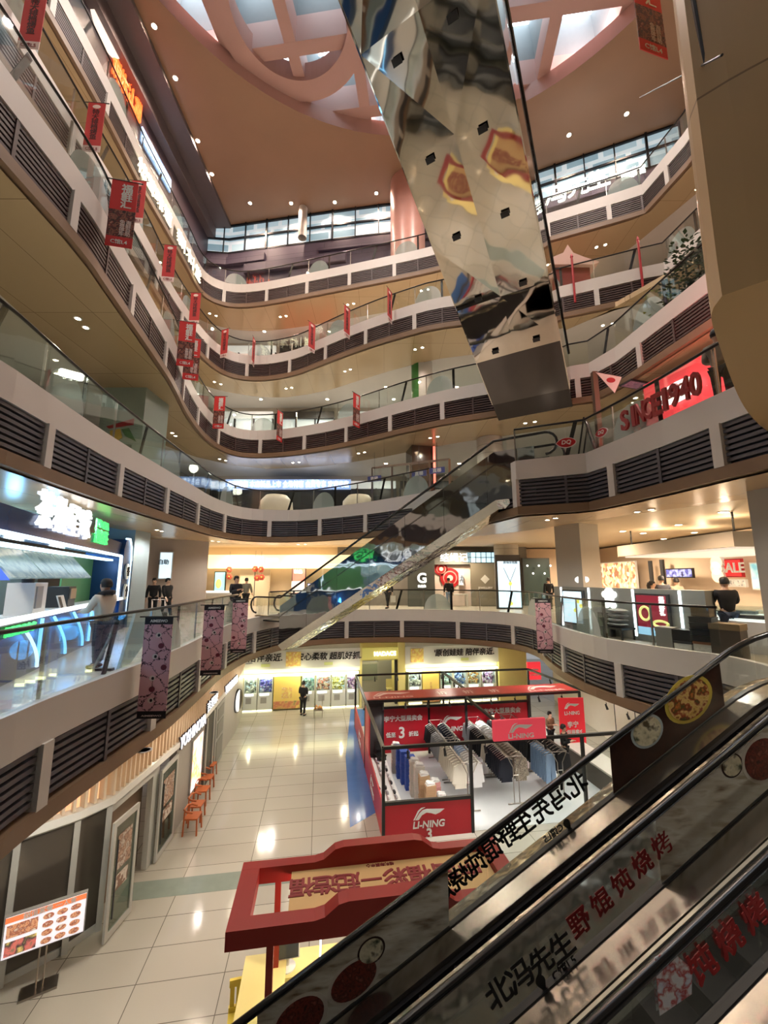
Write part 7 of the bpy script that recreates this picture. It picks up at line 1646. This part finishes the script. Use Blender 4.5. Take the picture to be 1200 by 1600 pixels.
def person(label, pos, rz, pose, top, leg, scale=1.0, hair_len=0.0, hood=None, hold=None):
    t = thing('person', label, 'person', pos, rz); t.scale = (scale, scale, scale)
    b, j, tr, h, sh = body_parts(pose)
    bo = part('body', clone(b), M_skin, t); part('jacket', clone(j), top, t); part('trousers', clone(tr), leg, t)
    hm = clone(h)
    if hair_len: mb2 = MB(); mb2.tube([(0, .07, 1.66), (0, .1, 1.55), (0, .11, 1.55 - hair_len)], [.08, .085, .04], 10); hm.add(mb2.v, mb2.f)
    part('hair', hm, M_hair, t)
    for s in sh: part('shoe', clone(s), M_shoe, t)
    mb = MB(); mb.ball((.034, -.1, 1.615), (.014, .008, .008), 8, 5); mb.ball((-.034, -.1, 1.615), (.014, .008, .008), 8, 5); part('eyes', mb, M_eye, t)
    mb = MB(); mb.ball((0, -.104, 1.535), (.024, .008, .007), 8, 5); part('mouth', mb, M_lipm, t)
    if hood: mb = MB(); mb.smooth = True; mb.tube([(.11, .0, 1.44), (.09, .1, 1.47), (0, .13, 1.48), (-.09, .1, 1.47), (-.11, 0, 1.44), (-.05, -.08, 1.42), (.05, -.08, 1.42), (.11, 0, 1.44)], .05, 8); part('hood', mb, hood, t)
    return t
C_w = mat('jacket_cream', (214, 208, 194), .7, noise=.06); C_d = mat('cloth_charcoal', (30, 30, 36), .8); C_b = mat('cloth_black'); C_nv = mat('cloth_navy'); C_bg = mat('cloth_beige', (170, 156, 136), .8); C_jn = mat('cloth_blue_jeans', (52, 66, 92), .8); C_g = mat('cloth_greygreen', (110, 108, 96), .8)
def plan(px, d): x, y, k = ray(px, 915); return (x * d / y, d)
def at2(px, d, fz=F2Z): p = plan(px, d); return (p[0], p[1], fz)
person('person in a cream padded jacket with dark hood leaning on the tea kiosk counter', at2(166, 8.4), PI / 2 * -1 - .2 + PI * 0 + 0, 'counter', C_w, C_jn, 1.0, hood=C_d)
person('person in black walking right of the kiosk arch', at2(262, 17.6), 1.2, 'stride', C_b, C_b)
person('person in black half hidden by the kiosk arch', at2(241, 18.2), 0.4, 'stand', C_b, C_b)
person('person in black looking down at a phone by the mirrored escalator foot', at2(369, 17.4), .9, 'phone', C_d, C_b, 1.05)
person('person in grey walking away behind the one with a phone', at2(385, 22.5), PI, 'stride', C_g, C_b)
person('person in black carrying a pale bag, under the mirrored escalator', at2(606, 24.2), -.6, 'stride', C_b, C_b)
person('person in black top and jeans beside the red discs', at2(701, 24.8), PI, 'stand', C_b, mat('cloth_light_jeans', (120, 140, 170), .8))
person('person with long hair leaning on the steel clad counter', at2(1019, 14.5), .8, 'phone', C_bg, C_b, .95, hair_len=.25)
person('person in dark patterned jacket behind the steel clad counter', at2(1034, 15.6), PI - .3, 'stand', mat('cloth_dark_print', (46, 46, 54), .8, noise=.4, nscale=12), C_b, 1.05)
person('person in beige jacket bending at the shop display', at2(1057, 16.5), PI, 'phone', C_bg, C_b)
person('person in black shirt with his back turned at the white display counter', at2(1132, 10.4), PI - .2, 'counter', C_b, C_jn, 1.02)
person('person in black beside the dark green shopfront', at2(857, 23.5), PI, 'stand', C_b, C_b)
g = at(473, 1118, 0); person('person in black standing before the claw machines', (g.x, g.y, 0), PI - .35, 'phone', C_b, C_b, 1.05)
g = bp(5.55, 4.9); person('person in black at the back of the sale booth between the rails', (g.x, g.y, .01), .3, 'stand', C_b, C_b, 1.02)
g = bp(7.75, 3.1); person('person in black with short grey hair at the right of the sale booth', (g.x, g.y, .01), .9, 'phone', C_b, C_b)
g = bp(8.3, 4.6); person('person in brown behind the box counter of the booth', (g.x, g.y + .6, .01), .5, 'phone', mat('cloth_brown', (120, 88, 64), .8), C_b, .9)
(x, y), tg = edge_at3(1128, 590, .55); person('person in grey coat and dark cap behind the third floor glass', (x, y, F3Z), 2.2, 'phone', mat('cloth_coat_grey', (130, 122, 108), .8), C_b)
# pale bag of the person under the escalator
p = at2(614, 24.0); t = thing('shopping_bag', 'pale shopping bag beside the person under the mirrored escalator', 'bag', (p[0], p[1], p[2] + .35)); mb = MB(); mb.box(-.15, .15, -.06, .06, 0, .38); part('body', mb, M_wh, t); mb = MB(); mb.tube([(-.08, 0, .38), (-.07, 0, .55), (.07, 0, .55), (.08, 0, .38)], .01, 5); part('handle', mb, M_dark, t)
# trolley of toys by the claw machines
g = at(497, 1120, 0); t = thing('toy_trolley', 'small trolley of orange toys in front of the claw machines', 'trolley', (g.x, g.y, 0), .2)
mb = MB(); mb.box(-.25, .25, -.18, .18, .35, .4); part('tray', mb, M_chrome, t); mb = MB()
for i in range(8): mb.ball((random.uniform(-.18, .18), random.uniform(-.1, .1), .45 + .1 * random.random()), .07, 7, 5)
o = part('toy_pile', mb, mat('toy_orange', (206, 150, 90), .7), t); o['kind'] = 'stuff'
for x in (-.22, .22):
    for y in (-.15, .15): mb = MB(); mb.tube([(x, y, 0), (x, y, .9 if y > 0 else .36)], .012, 5); part('leg', mb, M_chrome, t)
# stroller by the kiosk arch
p = at2(252, 14.2); t = thing('stroller', 'dark folded stroller beside the kiosk arch', 'stroller', p, .6)
mb = MB(); mb.box(-.22, .22, -.3, .2, .35, .6); part('seat', mb, C_b, t); mb = MB(); mb.tube([(-.2, .2, .6), (-.2, .45, 1.0), (.2, .45, 1.0), (.2, .2, .6)], .015, 6); part('handle', mb, M_chrome, t)
for x in (-.22, .22):
    for y in (-.3, .25): mb = MB(); mb.tube([(x - .02, y, .1), (x + .02, y, .1)], .1, 12); part('wheel', mb, M_black, t); mb = MB(); mb.bar((x, y, .1), (x, y * .5, .4), .025); part('strut', mb, M_chrome, t)
# ------------------------------------------------------------------ light
w = bpy.data.worlds.new('world'); SC.world = w; w.use_nodes = True
bg = w.node_tree.nodes['Background']; bg.inputs['Color'].default_value = rgb(225, 226, 228); bg.inputs['Strength'].default_value = 0.45
for n in (2, 3, 4, 5, 6):
    ed = offs(E[n], 1.25); L = arclen(ed)[-1]; k = int(L / 4.4); z = FZ[n] - 1.5
    col = {2: (255, 250, 238), 3: (255, 250, 240), 4: (255, 244, 226), 5: (255, 224, 204), 6: (255, 210, 192)}[n]
    for i in range(k):
        q = pt(ed, (i + .5) * L / k); t = tang(ed, (i + .5) * L / k)
        for s in (-.2, .2):
            downlight((q[0] + t[0] * s, q[1] + t[1] * s, z), 200 if s > 0 else 0, 'small twin downlight in the soffit under the %s floor' % ORD[n], 'twin downlights under the %s floor' % ORD[n], .065, col)
for p in [(241, 41), (274, 122), (309, 220), (331, 272), (397, 335), (457, 326), (523, 316), (588, 302), (889, 211), (979, 178)]:
    q = at(*p, CZ); downlight((q.x, min(q.y, 25), CZ), 800, 'round downlight in the brown roof ceiling', 'downlights of the roof ceiling', .11, (255, 220, 196), size=2.4)
for k in range(14):
    x, y = ell(k + .5, 14, 1.0); dx, dy = x - CX, y - CY; l = math.hypot(dx, dy); x += dx / l * .0; y += dy / l * .0
for k in range(16):
    x, y = ell(k, 16, 1.06); lamp('hidden_fill', (x, y, CZ + 1.35), 420, (255, 222, 214), 'POINT', radius=.15)  # unseen points added above the ledge to lighten ring and beams
for x, y in ((5.2, 4.5), (4.3, 3.4), (6.2, 3.2)):
    downlight((x, y, 9.945), 40, 'round downlight in the underside of the beige clad nose', 'downlights under the beige nose', .09, (255, 236, 208), size=2.4)
for k in range(6):
    lamp('atrium_fill', (CX + 8 * math.cos(k * PI / 3), CY + 3 + 7 * math.sin(k * PI / 3), CZ + .9), 3000, (255, 236, 224), size=2.6, radius=.12)  # added fill spots without fittings, brightening the fascias
cy = SC.cycles; cy.max_bounces = 7; cy.diffuse_bounces = 3; cy.glossy_bounces = 4; cy.transparent_max_bounces = 24; cy.transmission_bounces = 4
cy.sample_clamp_indirect = 4.0; cy.caustics_reflective = False; cy.caustics_refractive = False
vs = SC.view_settings; SC.display_settings.display_device = 'sRGB'
vs.view_transform = 'Standard'; vs.look = 'None'; vs.gamma = 1.0; vs.use_curve_mapping = False; vs.exposure = 0.0
